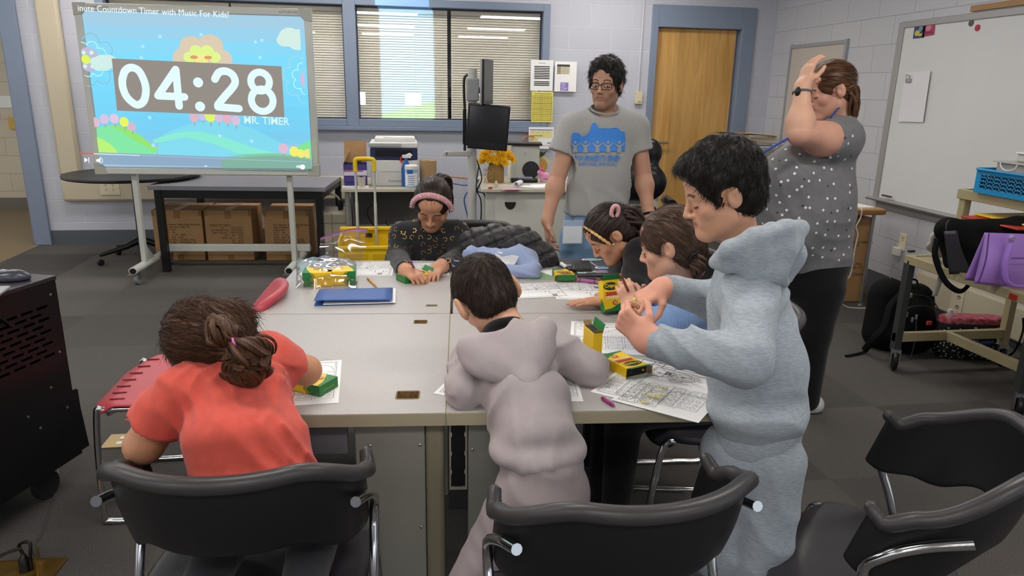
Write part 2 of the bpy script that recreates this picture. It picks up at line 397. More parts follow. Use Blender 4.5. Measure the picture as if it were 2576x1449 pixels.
# back wall around the windows and the door
WX0, WX1, WZ0, WZ1 = -2.56, 1.385, 1.09, 2.215   # window frame outer box
DX0, DX1, DZ = 2.395, 3.33, 2.05                 # door opening
w = MB()
w.bb((-3.275, YB, 0), (WX0, YB + .2, CEIL)); w.bb((WX0, YB, 0), (WX1, YB + .2, WZ0)); w.bb((WX0, YB, WZ1), (WX1, YB + .2, CEIL))
w.bb((WX1, YB, 0), (DX0, YB + .2, CEIL)); w.bb((DX0, YB, DZ), (DX1, YB + .2, CEIL)); w.bb((DX1, YB, 0), (XR + .2, YB + .2, CEIL))
structure('wall_back', w, wall_m, smooth=False)
structure('wall_right', MB().bb((XR, .5, 0), (XR + .2, YB, CEIL)), wallr_m, smooth=False)
structure('wall_hall', MB().bb((-7, 9.04, 0), (-3.0, 9.24, CEIL)), hall_m, smooth=False)
slate = M('slate_paint', '7e8ba0', .35); slated = M('slate_shadow_gasket', '3b4150', .5); basem = M('rubber_base', '55585f', .5)  # gasket is a darker slate than the frame
structure('baseboard_back', MB().bb((-3.19, YB - .008, 0), (2.2, YB, .13)), basem)
structure('baseboard_right', MB().bb((XR - .008, .5, 0), (XR, YB, .13)), basem)
structure('baseboard_hall', MB().bb((-7, 9.03, 0), (-3.2, 9.04, .13)), M('hall_base', '6e675c', .5))
j = MB(); j.bb((-3.33, YB - .03, 0), (-3.19, YB + .24, CEIL)); j.bb((-3.36, YB + .02, 0), (-3.33, YB + .2, CEIL))
structure('trim_1', j, slate, bev=.004)
structure('trim_2', MB().bb((-3.48, YB + .5, 0), (-3.42, YB + .56, CEIL)), M('hall_trim', 'd8d2c4', .5))
# windows: two framed openings with drawn blinds behind glass
glass = bpy.data.materials.new('window_glass'); glass.use_nodes = True; N = glass.node_tree.nodes; L = glass.node_tree.links; N.clear()
o_ = N.new('ShaderNodeOutputMaterial'); mxs = N.new('ShaderNodeMixShader'); tr = N.new('ShaderNodeBsdfTransparent'); gl = N.new('ShaderNodeBsdfGlossy'); gl.inputs['Roughness'].default_value = .01
fr = N.new('ShaderNodeLayerWeight'); fr.inputs[0].default_value = .5; pw = N.new('ShaderNodeMath'); pw.operation = 'POWER'; pw.inputs[1].default_value = 4; L.new(fr.outputs['Facing'], pw.inputs[0]); ad = N.new('ShaderNodeMath'); ad.operation = 'MULTIPLY_ADD'; ad.inputs[1].default_value = .8; ad.inputs[2].default_value = .09; L.new(pw.outputs[0], ad.inputs[0]); L.new(ad.outputs[0], mxs.inputs[0]); L.new(tr.outputs[0], mxs.inputs[1]); L.new(gl.outputs[0], mxs.inputs[2]); L.new(mxs.outputs[0], o_.inputs[0])
blind_m = M('blind_slat', 'f2eddc', .5); dark = M('unlit_room', '080808', .9)
def window(x0, x1, nm, blinds):
    f = MB(); t = .065; y0 = YB - .03; y1 = YB + .09
    f.bb((x0, y0, WZ0), (x0 + t, y1, WZ1)); f.bb((x1 - t, y0, WZ0), (x1, y1, WZ1)); f.bb((x0 + t, y0, WZ0), (x1 - t, y1, WZ0 + t)); f.bb((x0 + t, y0, WZ1 - t), (x1 - t, y1, WZ1))
    W = structure(nm, f, slate, bev=.004)
    s = MB(); u = .012; X0 = x0 + t; X1 = x1 - t; Z0 = WZ0 + t; Z1 = WZ1 - t; yy = YB + .055
    s.bb((X0, yy, Z0), (X0 + u, yy + .03, Z1)); s.bb((X1 - u, yy, Z0), (X1, yy + .03, Z1)); s.bb((X0, yy, Z0), (X1, yy + .03, Z0 + u)); s.bb((X0, yy, Z1 - u), (X1, yy + .03, Z1))
    s.build('glazing_bead', slated, W)
    MB().bb((X0, YB + .06, Z0), (X1, YB + .064, Z1)).build('pane', glass, W)
    MB().bb((X0, YB + .17, Z0), (X1, YB + .19, Z1)).build('dark_room_beyond', dark, W)  # near-black sheet: the darkness behind the blinds is put into its colour
    for a, b_ in blinds:
        s = MB(); z = Z0 + .012
        while z < Z1 - .03:
            s.add([(a, YB + .103, z), (b_, YB + .103, z), (b_, YB + .113, z + .0198), (a, YB + .113, z + .0198)], [(0, 1, 2, 3)]); z += .0222
        s.bb((a, YB + .098, Z1 - .032), (b_, YB + .125, Z1 - .004)); s.bb((a, YB + .1, Z0 + .002), (b_, YB + .122, Z0 + .014))
        n = 4
        for k in range(n):
            xk = a + (b_ - a) * (k + .5) / n; s.bb((xk - .0012, YB + .098, Z0), (xk + .0012, YB + .099, Z1))
        s.build('blind', blind_m, W, smooth=False)
    return W
window(WX0, -.44, 'window_1', [(WX0 + .07, -1.5), (-1.48, -.52)])
window(-.46, WX1, 'window_2', [(-.39, .435), (.47, 1.315)])
structure('trim_3', MB().bb((WX0, YB - .06, WZ0 - .035), (WX1, YB, WZ0)), slate, bev=.004)
# door
f = MB(); f.bb((DX0 - .02, YB - .025, 0), (DX0 + .045, YB + .12, DZ + .2)); f.bb((DX1 - .045, YB - .025, 0), (DX1 + .09, YB + .12, DZ + .2)); f.bb((DX0 + .045, YB - .025, DZ), (DX1 - .045, YB + .12, DZ + .2))
f.bb((DX0 + .045, YB + .09, DZ - .03), (DX1 - .045, YB + .12, DZ)); f.bb((DX1 - .07, YB + .06, 0), (DX1 - .045, YB + .12, DZ))
structure('trim_4', f, slate, bev=.004)
wood = bpy.data.materials.new('maple_veneer'); wood.use_nodes = True; nt = wood.node_tree; N = nt.nodes; L = nt.links; b = N['Principled BSDF']
tc = N.new('ShaderNodeTexCoord'); mp = N.new('ShaderNodeMapping'); mp.inputs['Scale'].default_value = (9, 9, .9); L.new(tc.outputs['Object'], mp.inputs[0])
nz = N.new('ShaderNodeTexNoise'); nz.inputs['Scale'].default_value = 1.6; nz.inputs['Detail'].default_value = 6; nz.inputs['Distortion'].default_value = .6; L.new(mp.outputs[0], nz.inputs['Vector'])
cr = N.new('ShaderNodeValToRGB'); cr.color_ramp.elements[0].color = lin('b98944'); cr.color_ramp.elements[1].color = lin('d6ab68'); cr.color_ramp.elements[0].position = .3; cr.color_ramp.elements[1].position = .65
L.new(nz.outputs['Fac'], cr.inputs[0])
sp = N.new('ShaderNodeSeparateXYZ'); L.new(tc.outputs['Object'], sp.inputs[0]); ml = N.new('ShaderNodeMath'); ml.operation = 'MULTIPLY'; ml.inputs[1].default_value = 7.6; L.new(sp.outputs[0], ml.inputs[0])
fl = N.new('ShaderNodeMath'); fl.operation = 'FLOOR'; L.new(ml.outputs[0], fl.inputs[0]); wn = N.new('ShaderNodeTexWhiteNoise'); wn.noise_dimensions = '1D'; L.new(fl.outputs[0], wn.inputs['W'])
mr = N.new('ShaderNodeMapRange'); mr.inputs[3].default_value = .88; mr.inputs[4].default_value = 1.06; L.new(wn.outputs['Value'], mr.inputs[0])
mm = N.new('ShaderNodeMix'); mm.data_type = 'RGBA'; mm.blend_type = 'MULTIPLY'; mm.inputs[0].default_value = 1; L.new(cr.outputs[0], mm.inputs[6]); L.new(mr.outputs[0], mm.inputs[7]); L.new(mm.outputs[2], b.inputs['Base Color']); b.inputs['Roughness'].default_value = .3
d = structure('door_1', MB().bb((DX0 + .045, YB + .04, .01), (DX1 - .07, YB + .085, DZ - .005)), wood, bev=.002)
chrome = M('chrome', 'd8dadd', .12, 1.); steel = M('brushed_steel', 'b4b6b8', .35, 1.)
hd = MB(); hx, hz = 2.5, .965
hd.lathe([(.0, 0), (.032, 0), (.032, .01), (.014, .016), (.012, .05), (0, .05)], 20, T(hx, YB + .04, hz, rx=math.pi / 2)); hd.tube([(hx, YB - .005, hz), (hx + .03, YB - .008, hz), (hx + .13, YB - .004, hz)], [.011, .011, .009], 10)
hd.build('door_handle', steel, d)
# raceway on the back wall (structure) with its outlet plate
rc = M('raceway_putty', 'c2b8a0', .45)
r_ = MB(); r_.bb((-3.03, YB - .06, .632), (-2.845, YB, CEIL)); r_.bb((-3.03, YB - .06, .4), (-.35, YB, .63))
rw = structure('trim_5', r_, rc, bev=.025)
def outlet_face(mb_plate, mb_hole, X, n=2):
    for k in range(n):
        z = (k - (n - 1) / 2) * .042
        for sx in (-.007, .007): mb_hole.box((sx, -.0032, z + .004), (.0026, .001, .009), X)
        mb_hole.lathe([(0, 0), (.0028, 0), (.0028, .001), (0, .001)], 8, X @ T(0, -.0027, z - .009, rx=math.pi / 2))
plate_m = M('ivory_plate', 'e0d8bc', .35); slot_m = M('slot_dark', '1c1a18', .6)
for nm, X, gx in (('power_outlet', T(-2.62, YB - .062, .53), (-.03, .03)),):
    t = thing(nm, 'ivory four socket outlet on the beige raceway behind the round table', 'outlet', (-2.62, YB - .062, .53))
    MB().box((0, 0, 0), (.17, .006, .14)).build('plate', M('ivory_plate2', 'd3c9ae', .4), t, bev=.004)
    h = MB(); [outlet_face(None, h, T(g, -.001, 0)) for g in gx]; h.build('socket_slots', slot_m, t)
# fluorescent ceiling fixtures, seen mirrored in the window glass
tube_m = lightmat('fluorescent_lens', 'fff9f2', 13.); fx_m = M('fixture_white', 'e6e6e6', .4)
first = None
for fy in (-3.2, -.75, 1.65, 4.1, 6.15):
    for fx in (-5.2, -2.45, -.28, 1.88):
        if first is None:
            first = thing('ceiling_light', 'long flush fluorescent ceiling fixture over the classroom', 'ceiling light', (fx, fy, CEIL), 0, 'fluorescent ceiling fixtures')
            MB().bb((-.6, -.17, -.03), (.6, .17, 0)).build('housing', fx_m, first, bev=.005); MB().bb((-.56, -.13, -.042), (.56, .13, -.0301)).build('lens', tube_m, first)
        else: dup(first, (fx, fy, CEIL))
# daylight windows in the wall behind the viewer
day = lightmat('daylight_pane', 'f4f8ff', 9.)
w = MB(); w.bb((-7, -7.1, 0), (XR + .2, -7, .95)); w.bb((-7, -7.1, 1.3), (XR + .2, -7, CEIL))
for a, b_ in ((-7, -1.5), (-1.0, .1), (.55, 2.2), (2.55, XR + .2)): w.bb((a, -7.1, .95), (b_, -7, 1.3))
structure('wall_front', w, pmat('b4b6bd'))
for i, (a, b_) in enumerate(((-1.5, -1.0), (.1, .55), (2.2, 2.55))): structure('window_%d' % (i + 3), MB().bb((a, -7.08, .95), (b_, -7.05, 1.3)), day)
# projector on the ceiling: throws the strip of blue picture that misses the board
def gobo():
    P = V(-1.35, 1.6, 2.25); tgt = V(-.1, YB, 1.65)
    ld = bpy.data.lights.new('projector_beam', 'SPOT'); ld.energy = 1300; ld.shadow_soft_size = .003; ld.spot_size = math.radians(40); ld.spot_blend = 0
    o = bpy.data.objects.new('projector_beam', ld); COL.objects.link(o); o.location = P
    fwd = (tgt - P).normalized(); q = fwd.to_track_quat('-Z', 'Y'); o.rotation_euler = q.to_euler(); R = q.to_matrix()
    def uv(p): d_ = R.inverted() @ (p - P); return d_.x / -d_.z, d_.y / -d_.z
    a = uv(PY(952, 300, YB)); b2 = uv(PY(1086, 300, YB)); a2 = uv(PY(948, 20, YB)); b3 = uv(PY(1082, 20, YB))
    x0 = (a[0] + a2[0]) / 2; x1 = (b2[0] + b3[0]) / 2; zb = (a[1] + b2[1]) / 2; zt = zb + .3; zg = uv(PY(1020, 245, YB))[1]
    ld.use_nodes = True; nt = ld.node_tree; N = nt.nodes; L = nt.links; em = N['Emission']
    tc = N.new('ShaderNodeTexCoord'); sp = N.new('ShaderNodeSeparateXYZ'); L.new(tc.outputs['Normal'], sp.inputs[0])
    def mt(op, a_, b_):
        n = N.new('ShaderNodeMath'); n.operation = op
        for i, v in enumerate((a_, b_)):
            if isinstance(v, (int, float)): n.inputs[i].default_value = v
            else: L.new(v, n.inputs[i])
        return n.outputs[0]
    az = mt('MULTIPLY', sp.outputs[2], -1.); u = mt('DIVIDE', sp.outputs[0], az); v = mt('DIVIDE', sp.outputs[1], az)
    msk = mt('MULTIPLY', mt('GREATER_THAN', u, x0), mt('LESS_THAN', u, x1)); msk = mt('MULTIPLY', msk, mt('GREATER_THAN', v, zb))
    mx = N.new('ShaderNodeMix'); mx.data_type = 'RGBA'; mx.inputs[6].default_value = (.3, .75, .35, 1); mx.inputs[7].default_value = (.3, .62, 1, 1)
    L.new(mt('GREATER_THAN', mt('ADD', v, mt('MULTIPLY', mt('SUBTRACT', x1, u), .3)), zg), mx.inputs[0]); L.new(mx.outputs[2], em.inputs[0]); L.new(msk, em.inputs[1])
gobo()
# ---------------------------------------------------------------- worktable group (four desks pushed together)
TO = V(.085, 1.51, 0); TR = math.radians(-4.45); TM = Matrix.Translation(TO) @ Matrix.Rotation(TR, 4, 'Z')
lam = M('grey_laminate', 'b3afad', .38, noise=.07, nscale=160, spec=.4); edge_m = M('cream_edge_band', 'b3aa90', .5)
grey_m = M('putty_steel', '96948c', .5); grey2 = M('putty_steel_post', '8e8773', .5); black_m = M('black_plastic', '17171a', .45); blackp = M('black_paint', '101012', .4)
dgrey = M('dark_steel', '2b2b2d', .45)
cork = M('particle_board', '9a7d55', .9, noise=.45, nscale=180)
TW, TD = .636, .757
def desk(u, v, label, holes, panel=None):
    t = thing('work_table', label, 'table', TM @ V(u, v, 0), TR, 'grey desks pushed together')
    x0, x1 = .002, TW - .002; y0, y1 = .002, TD - .002
    body = MB()
    xs = sorted([x0, x1] + [h[0] - h[2] / 2 for h in holes] + [h[0] + h[2] / 2 for h in holes]); ys = sorted([y0, y1] + [h[1] - h[3] / 2 for h in holes] + [h[1] + h[3] / 2 for h in holes])
    def inh(x, y): return any(abs(x - h[0]) < h[2] / 2 and abs(y - h[1]) < h[3] / 2 for h in holes)
    def q(mb, a, b_, c, d_, z): mb.add([(a, c, z), (b_, c, z), (b_, d_, z), (a, d_, z)], [(0, 1, 2, 3)])
    for i in range(len(xs) - 1):
        for k in range(len(ys) - 1):
            if inh((xs[i] + xs[i + 1]) / 2, (ys[k] + ys[k + 1]) / 2): continue
            for z in (.73, .70): q(body, xs[i], xs[i + 1], ys[k], ys[k + 1], z)
    o = body.build('tabletop', lam, t, smooth=False)
    e = MB(); w = .0015
    e.bb((x0, y0 - w, .6985), (x1, y0, .7295)); e.bb((x0, y1, .6985), (x1, y1 + w, .7295)); e.bb((x0 - w, y0 - w, .6985), (x0, y1 + w, .7295)); e.bb((x1, y0 - w, .6985), (x1 + w, y1 + w, .7295))
    e.build('edge_band', edge_m, t, bev=.001)
    for h in holes:
        c = MB(); a, b_, r, s_ = h[0] - h[2] / 2, h[0] + h[2] / 2, h[1] - h[3] / 2, h[1] + h[3] / 2
        c.bb((a, r, .69), (b_, s_, .7005)); c.add([(a, r, .7), (b_, r, .7), (b_, r, .7298), (a, r, .7298)], [(0, 1, 2, 3)]); c.add([(a, s_, .7), (b_, s_, .7), (b_, s_, .7298), (a, s_, .7298)], [(0, 1, 2, 3)])
        c.add([(a, r, .7), (a, s_, .7), (a, s_, .7298), (a, r, .7298)], [(0, 1, 2, 3)]); c.add([(b_, r, .7), (b_, s_, .7), (b_, s_, .7298), (b_, r, .7298)], [(0, 1, 2, 3)])
        c.build('cable_cutout', cork if len(h) < 5 else M('grommet_grey', '8b8b80', .6), t, smooth=False)
        rim = MB(); P = [(x, y, .7302) for x, y in [(h[0] + px, h[1] + py) for px, py in rrect(h[2] + .004, h[3] + .004, .006)]]; rim.tube(P, .0016, 6, closed=True); rim.build('cutout_rim', M('rim_brown', '8a7450', .6) if len(h) < 5 else edge_m, t)
    return t
def hole(px, py, w=.04, d=.022, *k): p = TM.inverted() @ PZ(px, py, .73); return (p, w, d) + k
def H(u, v, lst): return [(p[0] - u, p[1] - v) + tuple(r) for p, *r in lst]
f1 = desk(-TW, 0, 'front left grey desk the girl in the coral shirt leans on', H(-TW, 0, [hole(1026, 994, .052, .042), hole(1058, 810, .038, .03)]))
f2 = desk(0, 0, 'front right grey desk under the boy in the taupe hoodie', [])
f3 = desk(-TW, TD, 'back left grey desk carrying the blue folder', H(-TW, TD, [hole(1086, 769, .036, .02, 1)]))
f4 = desk(.008, TD, 'back right grey desk carrying the sticker covered laptop', [])
def side_leg(t, xa, xb, yy0, yy1, xpost, side):
    """thick rounded end panel with a post strip, plus its screws"""
    m = MB(); X = T(0, 0, 0, rx=math.pi / 2)
    w = xb - xa; m.prism([(x + (xa + xb) / 2, z + .345) for x, z in rrect(w, .69, .022)], -yy1, -yy0, X); m.build('side_panel', grey_m, t, bev=.003)
    p = MB(); a, b_ = (xb + .001, xpost) if side > 0 else (xpost, xa - .001); p.bb((a, yy0 - .002, .0), (b_, yy1 + .03, .695)); p.build('corner_post', grey2, t, bev=.012)
    for x in (xa + .035, xb - .012):
        for z in (.625, .40):
            s = MB(); s.lathe([(0, 0), (.004, 0), (.004, .002), (.002, .0035), (0, .0035)], 10, T(x, yy0, z, rx=math.pi / 2)); s.build('screw', steel, t)
L1 = TM.inverted() @ PZ(885, 1065, .70); L2 = TM.inverted() @ PZ(1120, 1062, .70)
side_leg(f1, L1.x + TW, TW - .052, .05, .085, TW - .006, 1)
m = MB(); m.bb((.02, .06, .6), (.4, .075, .698)); m.build('modesty_rail', M('grey_rail', '77757a', .5), f1)
# second desk: outlet column and panel
pnl = MB(); pnl.bb((.052, .05, 0), (.27, .085, .69)); pnl.build('side_panel', M('putty_steel2', '8c8d86', .5), f2, bev=.004)
for z in (.61, .39): MB().lathe([(0, 0), (.004, 0), (.004, .002), (.002, .0035), (0, .0035)], 10, T(.062, .05, z, rx=math.pi / 2)).build('screw', steel, f2)
po = MB(); X = T(.028, .05, .6, rx=math.pi / 2)
oo = rrect(.044, .2, .004); ii = rrect(.034, .19, .0165, 6)
po.bb((.006, .052, .5), (.011, .06, .7)); po.bb((.045, .052, .5), (.05, .06, .7)); po.bb((.006, .052, .5), (.05, .06, .507)); po.build('outlet_frame', grey_m, f2, bev=.001)
MB().prism([(a, b_ + .0) for a, b_ in ii], -.03, -.006, X).build('power_recess', blackp, f2)
kk = MB()
for z in (.55, .6, .65):
    for xx in (.0115, .0445): kk.bb((xx - .0012, .0495, z - .005), (xx + .0012, .053, z + .005))
kk.build('recess_clips', M('clip_grey', 'aaa89f', .5), f2)
MB().bb((.004, .06, .44), (.05, .09, .5)).build('cable_box', dgrey, f2)
MB().bb((.05, .3, .63), (.6, .33, .69)).build('modesty_rail', grey_m, f2)
for t, xs in ((f3, (.03, TW - .03)), (f4, (.03, TW - .03))):
    for x in xs: MB().bb((x - .02, .08, 0), (x + .02, TD - .08, .69)).build('side_panel', grey_m, t, bev=.004)
MB().bb((.03, .1, 0), (.05, TD - .05, .69)).build('side_panel', grey_m, f1, bev=.004) if False else None
# under-desk brace bars seen behind the girl (pale steel)
br = MB(); br.bar((.3, .45, .2), (.56, .45, .2), .02, .03); br.bar((.3, .45, .15), (.56, .45, .15), .02, .02); br.build('brace', M('pale_steel', 'b9c4c6', .4), f1)

# ---------------------------------------------------------------- black shell chairs
shell_m = M('black_chair_plastic', '1a1a1c', .42, bump=.12, bscale=900, bdist=.001); rim_m = M('chair_rim_grey', '3a383a', .36, bump=.1, bscale=700, bdist=.001)
seat_m = M('chair_seat_charcoal', '37343a', .42, bump=.1, bscale=600, bdist=.001)
def sm(a, b, x): t = min(max((x - a) / (b - a), 0), 1); return t * t * (3 - 2 * t)
def black_chair(label, loc, rz, group='black shell armchairs'):
    t = thing('shell_chair', label, 'chair', loc, rz, group)
    def plan(ph, k=0.):  # U plan, opening to +y
        a = abs(ph); r = 1 + k
        return V(.238 * r * math.sin(ph), -.205 * r * math.cos(ph), 0)
    def top(ph): a = abs(ph); return .80 - .08 * sm(.6, 1.6, a) - .025 * sm(1.5, 1.76, a) + .022 * sm(1.78, 1.9, a)
    PM = 1.9
    def sh(u, v):
        ph = -PM + 2 * PM * u; a = abs(ph)
        bot = .165 - .04 * sm(1.1, 1.9, a)
        z = top(ph) - v * bot; q = plan(ph, -.15 * v * v * (1 - sm(1.0, 1.8, a)) - .02)
        q.y += .035 * v * sm(1.5, 1.9, a); q.z = z; return q
    s = MB().grid(sh, 60, 12); s.build('backrest', shell_m, t, solid=.007, sub=1)
    r = MB(); n = 60; P = []; R = []
    for i in range(n + 1):
        ph = -PM + 2 * PM * i / n; q = plan(ph, .015); q.z = top(ph); a = abs(ph); P.append(q); R.append(.0165 * (1 - .2 * sm(1.75, 1.9, a)))
    P = [P[0] + V(0, .008, .003)] + P + [P[-1] + V(0, .008, .003)]; R = [.007] + R + [.007]
    r.tube(P, R, 12, flat=1.25, nrm=(0, 0, 1)) if False else r.tube(P, R, 12); r.build('armrest_rim', rim_m, t)
    def st(u, v):
        x = (u - .5); y = v; w = .43 - .05 * v * 0 + .03 * math.sin(math.pi * v); cx = 2 * x
        c = abs(cx) ** 6; yy = -.13 + .38 * y
        edge = (abs(cx)) ** 3 * .022; fr = sm(.82, 1, v) * .035; bk = sm(.25, 0, v) * -.03
        corner = .055 * (abs(cx) ** 5)
        yy = yy - corner * (1 if v > .5 else -1) * abs(2 * v - 1) ** 2
        return V(x * w, yy, .455 + edge * .3 - fr - .012 * math.sin(math.pi * v) * (1 - cx * cx) - bk * -1)
    MB().grid(st, 20, 20).build('seat', seat_m, t, solid=.024, soff=-1, bev=0, sub=1)
    for sx in (-1, 1):
        pts = [V(sx * .238, -.1, .703), V(sx * .246, -.03, .675), V(sx * .25, .03, .635), V(sx * .243, .06, .58), V(sx * .245, .02, .46), V(sx * .248, -.1, .05), V(sx * .248, -.09, .012), V(sx * .245, .0, .011), V(sx * .238, .21, .011), V(sx * .228, .25, .035), V(sx * .215, .21, .40), V(sx * .2, .16, .437), V(sx * .15, .1, .44)]
        # keep floor runs straight: polyline with small fillets
        m = MB(); m.tube(spline(pts, 5), .0105, 10); m.build('side_frame', chrome, t)
        g = MB()
        for y in (.02, .2): g.box((sx * .243, y, .006), (.012, .03, .012))
        g.build('floor_glide', M('clear_glide', '9b9b96', .3), t, bev=.002)
    m = MB(); m.tube([(-.2, .12, .43), (.2, .12, .43)], .009, 8); m.tube([(-.235, .0, .44), (.235, .0, .44)], .009, 8); m.build('cross_bar', chrome, t)
    return t
cA = black_chair('black armchair directly behind the girl in the coral shirt', (-.325, 1.335, 0), math.radians(-7))
cB = dup(cA, (.395, 1.165, 0), math.radians(9), 'black armchair behind the boy in the taupe hoodie, bottom centre')
cC = dup(cA, (1.04, 1.195, 0), math.radians(51), 'empty black armchair pulled out at the bottom right corner, its seat in full view')
cD = dup(cA, (1.0, 2.02, 0), math.radians(78), 'black armchair under the child in the blue fleece')
cE = dup(cA, (.33, 3.33, 0), math.radians(176), 'black armchair behind the girl with the pink braided headband')
cF = dup(cA, (1.08, 2.72, 0), math.radians(88), 'black armchair under the girl in the black cardigan')

# ---------------------------------------------------------------- red chair
red = M('red_chair_plastic', 'b8434f', .4, bump=.1, bscale=700, bdist=.001)
t = thing('red_chair', 'red plastic stacking chair with chrome sled base left of the desks', 'chair', (-.80, 2.52, 0), math.radians(90))
def rs(u, v):
    cx = 2 * u - 1; w = .46 + .02 * math.sin(math.pi * v); y = -.22 + .46 * v - .05 * abs(cx) ** 5 * (2 * v - 1)
    return V(cx * w / 2, y, .435 - .03 * sm(.86, 1, v) + .02 * sm(.3, 0, v) + .018 * cx * cx * .6)
MB().grid(rs, 20, 20).build('seat', red, t, solid=.012, soff=-1, sub=1)
def rb(u, v):
    cx = 2 * u - 1; w = .43 - .06 * v * v; y = -.205 - .15 * v + .06 * cx * cx - .03 * v * v
    return V(cx * w / 2, y, .52 + .25 * v - .03 * abs(cx) ** 4 * v)
MB().grid(rb, 16, 12).build('backrest', red, t, solid=.03, sub=1, bev=0)
for k in range(7):
    m = MB(); y = .185; x = -.18 + .36 * k / 6; m.box((x, y - .012 - .03 * (x / .2) ** 2, .4365 + (x / .23) ** 2 * .01), (.008, .045, .004)); m.build('seat_slot', M('red_slot', '6e1620', .6), t, bev=.0015)
for sx in (-1, 1):
    x = sx * .215
    m = MB(); m.tube(spline([(sx * .17, -.1, .42), (x, .0, .42), (x, .17, .42), (x, .205, .39), (x, .225, .05), (x, .2, .011), (x, .0, .011), (x, -.2, .011), (x, -.235, .05), (x * .98, -.2, .4), (x * .95, -.22, .6)], 6), .0105, 10); m.build('side_frame', chrome, t)
    g = MB(); g.box((x, .12, .006), (.012, .05, .012)); g.box((x, -.1, .006), (.012, .05, .012)); g.build('floor_glide', M('clear_glide'), t, bev=.002)
m = MB(); m.bar((-.215, .17, .405), (.215, -.05, .41), .012); m.tube([(-.21, -.2, .4), (.21, -.2, .4)], .009); m.build('cross_bar', chrome, t)

# ---------------------------------------------------------------- interactive board on wheels
BLX, BRX = -2.205, -.617
bang = math.atan2(-.1, BRX - BLX); BM = Matrix.Translation((BLX, 5.6, .80)) @ Matrix.Rotation(bang, 4, 'Z'); BW, BH = 1.592, 1.165
t = thing('interactive_whiteboard', 'interactive whiteboard on a wheeled stand showing the countdown timer', 'whiteboard', BM @ V(BW / 2, .04, -.8), bang)
fr_m = M('board_frame', 'bcbeb8', .35); wh = M('board_white', 'c9cad6', .25)
off = Matrix.Translation((-BW / 2, -.04, .8))
m = MB(off); f_ = .05
m.bb((0, 0, 0), (BW, .045, f_)); m.bb((0, 0, BH - f_), (BW, .045, BH)); m.bb((0, 0, f_), (f_, .045, BH - f_)); m.bb((BW - f_, 0, f_), (BW, .045, BH - f_)); m.build('board_frame', fr_m, t, bev=.008)
for x in (0, BW):
    for z in (0, BH):
        m = MB(off)
        sx = 1 if x == 0 else -1; sz = 1 if z == 0 else -1
        m.prism([(x - .002 * sx, z - .002 * sz), (x + .085 * sx, z - .002 * sz), (x + .075 * sx, z + .052 * sz), (x + .052 * sx, z + .075 * sz), (x - .002 * sx, z + .085 * sz)], .004, -.047, T(0, 0, 0, rx=math.pi / 2)); m.build('corner_cap', M('board_corner', 'a5a69c', .4), t, bev=.004)
MB(off).bb((f_, .012, f_), (BW - f_, .04, BH - f_)).build('board_surface', wh, t)
post_m = M('stand_white', 'b9bcb6', .3)
for px_ in (.245, 1.36):
    m = MB(off); m.bb((px_ - .02, .045, -.66), (px_ + .02, .085, 1.0)); m.build('post', post_m, t, bev=.005)
    m = MB(off); m.tube([(px_, -.16, -.685), (px_, .62, -.685)], .028, 12, flat=1.2); m.prism([(-.02, -.66), (.13, -.66), (.02, -.56), (-.02, -.5)], -.012, .012, T(px_, .09, 0) @ Matrix(((0, 0, 1, 0), (1, 0, 0, 0), (0, 1, 0, 0), (0, 0, 0, 1)))); ft = m.build('foot', post_m, t, bev=.002)
    MB(off).lathe([(0, 0), (.026, 0), (.026, .004), (0, .004)], 16, T(px_, -.16, -.685, rx=math.pi / 2) @ Matrix.Diagonal((.9, .8, 1, 1))).build('end_cap', blackp, ft)
    for y in (-.1, .55):
        m = MB(off); X = T(px_, y, -.755, ry=math.pi / 2); m.lathe([(.0, -.014), (.03, -.014), (.042, -.012), (.045, 0), (.042, .012), (.03, .014), (0, .014)], 20, X); c = m.build('caster', M('caster_grey', '7b7d80', .4), t)
        m = MB(off); m.bb((px_ - .018, y - .03, -.715), (px_ + .018, y + .035, -.708)); m.bb((px_ - .02, y - .015, -.76), (px_ - .017, y + .02, -.71)); m.bb((px_ + .017, y - .015, -.76), (px_ + .02, y + .02, -.71)); m.bb((px_ - .05, y - .05, -.722), (px_ + .01, y - .02, -.716)); m.build('caster_fork', steel, c)
MB(off).bb((.245, .38, -.66), (1.42, .415, -.60)).build('cross_beam', post_m, t, bev=.006)
m = MB(off); m.bb((.26, .05, .25), (1.34, .08, .32)); m.build('rear_rail', post_m, t)
# projected picture: the projector's light is put into emissive shapes
Bi = (BM @ Matrix.Translation((0, 0, 0))).inverted(); bn = BM.to_3x3() @ V(0, 1, 0); bo = BM @ V(0, .011, 0)
def onb(px, py):
    d = Vector(_ray(px, py)); c = Vector(_C); s_ = (bo - c).dot(bn) / d.dot(bn); q = Bi @ (c + d * s_); return (q.x, q.z)
BX = Matrix(((1, 0, 0, 0), (0, 0, -1, .0112), (0, 1, 0, 0), (0, 0, 0, 1)))   # plan (x,z) -> board plane, layers toward viewer
class Art:
    def __init__(s, X): s.L = []; s.X = X; s.z = 0
    def lay(s): s.z += .00012; return s.z
    def fill(s, pts, col): s.L.append((col, 'p', [(p[0], p[1], s.lay()) for p in pts]))
    def line(s, pts, w, col, closed=False): s.L.append((col, 's', (pts, w, closed, s.lay())))
    def build(s, name, matf, parent, off=None):
        cols = []; m = MB(off); m.X = m.X @ s.X
        for c, k, d in s.L:
            if c not in cols: cols.append(c)
            m.m = cols.index(c)
            if k == 'p': m.poly(d)
            else: m.stroke(d[0], d[1], d[2], d[3])
        return m.build(name, [matf(c) for c in cols], parent, smooth=False)
def circ(cx, cy, rx, ry=None, n=28, a0=0, a1=360):
    ry = ry or rx; return [(cx + rx * math.cos(math.radians(a0 + (a1 - a0) * k / n)), cy + ry * math.sin(math.radians(a0 + (a1 - a0) * k / n))) for k in range(n + (0 if a1 - a0 == 360 else 1))]
